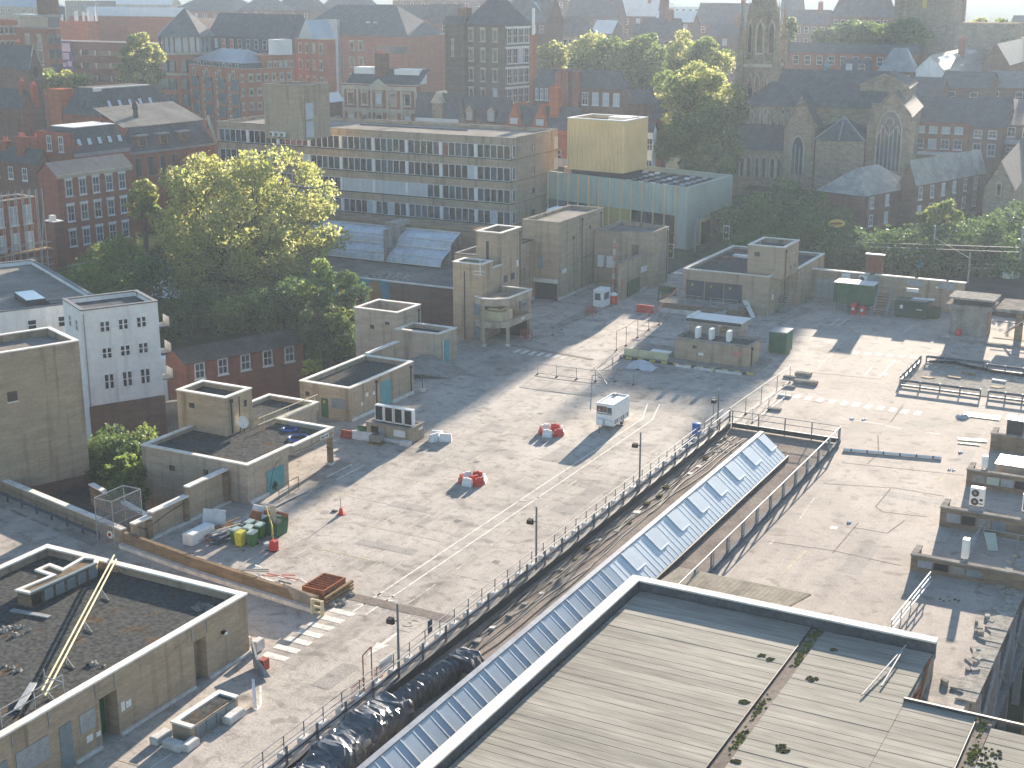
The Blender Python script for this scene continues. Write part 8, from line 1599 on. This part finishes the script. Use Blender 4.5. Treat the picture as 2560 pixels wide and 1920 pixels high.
for (l,k,xc,yt,yb,wp,d,lf,l2,n,s) in (
    ('tall loose tree before the brick car park','00',1240,270,800,330,300,'leaf','leaf_green',9000,.6),('low bright tree in front of the car park','00',540,630,800,380,300,'leaf_lime','leaf_green',5500,.6),('dark tree beside the georgian house','10',1250,-120,290,250,190,'leaf_lime','leaf_green',4500,.4),
    ('left of the two broad trees behind the hip-roofed house','02',800,300,800,560,300,'leaf_green','leaf',12000,.62),('broad tree with pale blossom beside its twin','02',1120,310,800,420,302,'leaf_green','leaf',9000,.62),('tree behind the church spire on its left','02',1570,295,760,520,290,'leaf_green','leaf',11000,.6),
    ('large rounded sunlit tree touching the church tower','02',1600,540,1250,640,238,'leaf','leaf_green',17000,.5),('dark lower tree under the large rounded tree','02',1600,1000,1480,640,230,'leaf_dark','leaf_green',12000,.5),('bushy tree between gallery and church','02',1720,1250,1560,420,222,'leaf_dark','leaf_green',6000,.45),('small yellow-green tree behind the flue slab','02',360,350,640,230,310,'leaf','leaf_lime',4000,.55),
    ('sunlit tree in front of the long cliff terrace','13',1480,40,480,330,186,'leaf_green','leaf_lime',5500,.42),('hazy tree left of the rear tower','03',760,200,420,380,330,'leaf_green','leaf_dark',5500,.7),('dark tree at the foot of the rear tower','03',1080,180,480,500,325,'leaf_dark','leaf_green',7500,.7),('hazy sunlit tree right of the rear tower','03',1900,150,520,420,340,'leaf_green','leaf',7000,.75),('pale slim tree right of the spire','03',180,130,380,120,320,'leaf','leaf_green',2500,.6),('small pointed tree before the far mill','03',480,260,400,160,330,'leaf_dark','leaf_green',2200,.6),('hazy bush at the right frame edge','03',2120,330,520,260,320,'leaf','leaf_green',2500,.7)):
    tree_px('garden_tree',l,k,xc,yt,yb,wp,d,lf,n,s,.35,l2,30)
for (l,x,y,d,rx,rz,lf,n) in (('bramble bank left of the plant tower',900,640,104,2.8,1.9,'leaf_dark',5200),('green shrub bank in the yard',1060,700,103,2.6,1.8,'leaf_dark',4600),('bright lime shrub in the yard below the plant building',1080,770,100,1.7,1.4,'leaf_green',3600),('nettles by the concrete yard wall',1180,560,106,2.4,1.6,'leaf_green',3200),('green weeds right behind the wire cage',1090,960,95,1.6,1.8,'leaf_dark',2400)):
    c = gd('20',x,y,d); tree('yard_bush',l,(c.x,c.y,c.z-rz),rz*2,rx,rz,lf,18,n,.3,.1,rz*.9,'bush',rc=.42)
for (l,x,y,d,rx,rz,lf,n) in (('leafy tree between marquee and georgian house',1000,640,172,4.5,4.2,'leaf_green',5200),('olive bush left under the plane tree',1220,760,166,3.8,2.6,'leaf_dark',5200),('dense shrub beneath the plane tree trunk',1700,1010,160,4.2,2.0,'leaf_dark',6000),('green bush right of the plane tree trunk',2150,1040,158,4.2,2.0,'leaf_green',6000),('dark shrubbery before the mural',2450,960,158,3.8,2.8,'leaf_dark',5000),('shrubs behind the white flats roof',700,830,160,5.5,2.4,'leaf_green',4800)):
    c = gd('10',x,y,d); tree('garden_bush',l,(c.x,c.y,c.z-rz),rz*2,rx,rz,lf,18,n,.34,.12,rz*.9,'bush',rc=.42)
for (x,y,rx,rz,lf,where) in ((60,150,5.5,5,'leaf_dark','below the church transept'),(300,300,6,4.0,'leaf_dark','under the church vestry'),(520,380,5.5,3.8,'leaf_dark','left of the oval sign'),(700,400,3.6,2.4,'leaf_dark','below the cliff house corner'),(250,430,6,3.4,'leaf_dark','low on the bank behind the van'),(640,520,6,3.0,'leaf_dark','behind the oval sign foot'),(930,530,5.5,2.2,'leaf_dark','below the cliff house windows'),(1150,540,6,2.2,'leaf_dark','in the middle of the bank'),(1000,560,6,2.8,'leaf_dark','at the foot of the bank behind the billboard'),(1380,500,5.5,2.8,'leaf_dark','under the sunlit tree'),(1300,560,6,2.8,'leaf_dark','at the foot of the bank by the tall tram pole'),(1650,470,6,3.2,'leaf_dark','right of the sunlit tree'),(1620,560,6,3.0,'leaf_dark','at the foot of the bank by the road sign'),(1900,450,6,3.8,'leaf_dark','below the sandstone lodge'),(1950,560,6,2.8,'leaf_dark','at the foot of the bank near the right pole'),(2150,350,5,5.5,'leaf_dark','at the right frame edge of the bank'),(-150,300,5,4.5,'leaf_dark','right of the gallery entrance'),(-80,480,4.5,2.5,'leaf_dark','behind the substation signal')):
    c = gd('13',x,y,176+(560-y)*.055); 
    tree('bank_bush',f'ivy-green bush on the bank {where}',(c.x,c.y,c.z-rz),rz*2,rx,rz,lf,16,4200,.42,.15,rz*.9,'bush','bushes on the bank under the church',rc=.42,leaf2='leaf_dark' if lf == 'leaf_green' else None)
bank = MB(); P = [gd('13',x,610,178) for x in range(-500,2700,400)]; Q = [gd('13',x,170 if x < 450 else 400,204 if x < 450 else 193) for x in range(-500,2700,400)]
bank.v = [tuple(p) for p in P]+[tuple(q) for q in Q]+[(q[0]-.3*sA*60,q[1]+60,q[2]) for q in Q]; n = len(P)
bank.f = [(i,i+1,n+i+1,n+i) for i in range(n-1)]+[(n+i,n+i+1,2*n+i+1,2*n+i) for i in range(n-1)]; struct('hill_bank',bank,'earth')
for (l,k,x,y,rx,h) in (('white peaked marquee left of the plane tree','10',1000,780,5.0,6.0),('long low white marquee under the plane tree','10',1480,900,6.5,3.4),('white marquee edge right under the plane tree','10',1780,900,5.0,2.6)):
    c = g(k,x,y,-7.5); o = thing('marquee',l,'tent',(c.x,c.y,-8)); n = 12; mb = MB(); mb.v = [(0,0,h)]
    for r_,zz_ in ((.33,h*.62),(.66,h*.45),(1,h*.36)): mb.v += [(rx*r_*math.cos(6.283*i/n),rx*r_*.7*math.sin(6.283*i/n),zz_+(.25 if i % 2 else 0)) for i in range(n)]
    mb.f = [(0,1+i,1+(i+1)%n) for i in range(n)]+[(1+j*n+i,1+(j+1)*n+i,1+(j+1)*n+(i+1)%n,1+j*n+(i+1)%n) for j in range(2) for i in range(n)]
    mb.build('canopy','tent',o,local=True)
    for i in range(0,n,2): x_,y_ = rx*math.cos(6.283*i/n),rx*.7*math.sin(6.283*i/n); MB().tube((x_,y_,0),(x_,y_,h*.36),.08).build('pole','white_paint',o,local=True)
# ---------------------------------------------------------------- haze
hz = MB().box(-4600,4600,-1500,6000,-10,66).build('haze',None if False else 'sign_white'); hz['kind'] = 'stuff'; hz.data.materials.clear()
hm = bpy.data.materials.new('haze'); hm.use_nodes = True; t = hm.node_tree; t.nodes.remove(t.nodes['Principled BSDF'])
pv_ = t.nodes.new('ShaderNodeVolumePrincipled'); pv_.inputs['Color'].default_value = (.70,.84,1,1); pv_.inputs['Density'].default_value = .00024; pv_.inputs['Anisotropy'].default_value = .35
t.links.new(pv_.outputs[0], t.nodes['Material Output'].inputs['Volume']); hz.data.materials.append(hm)
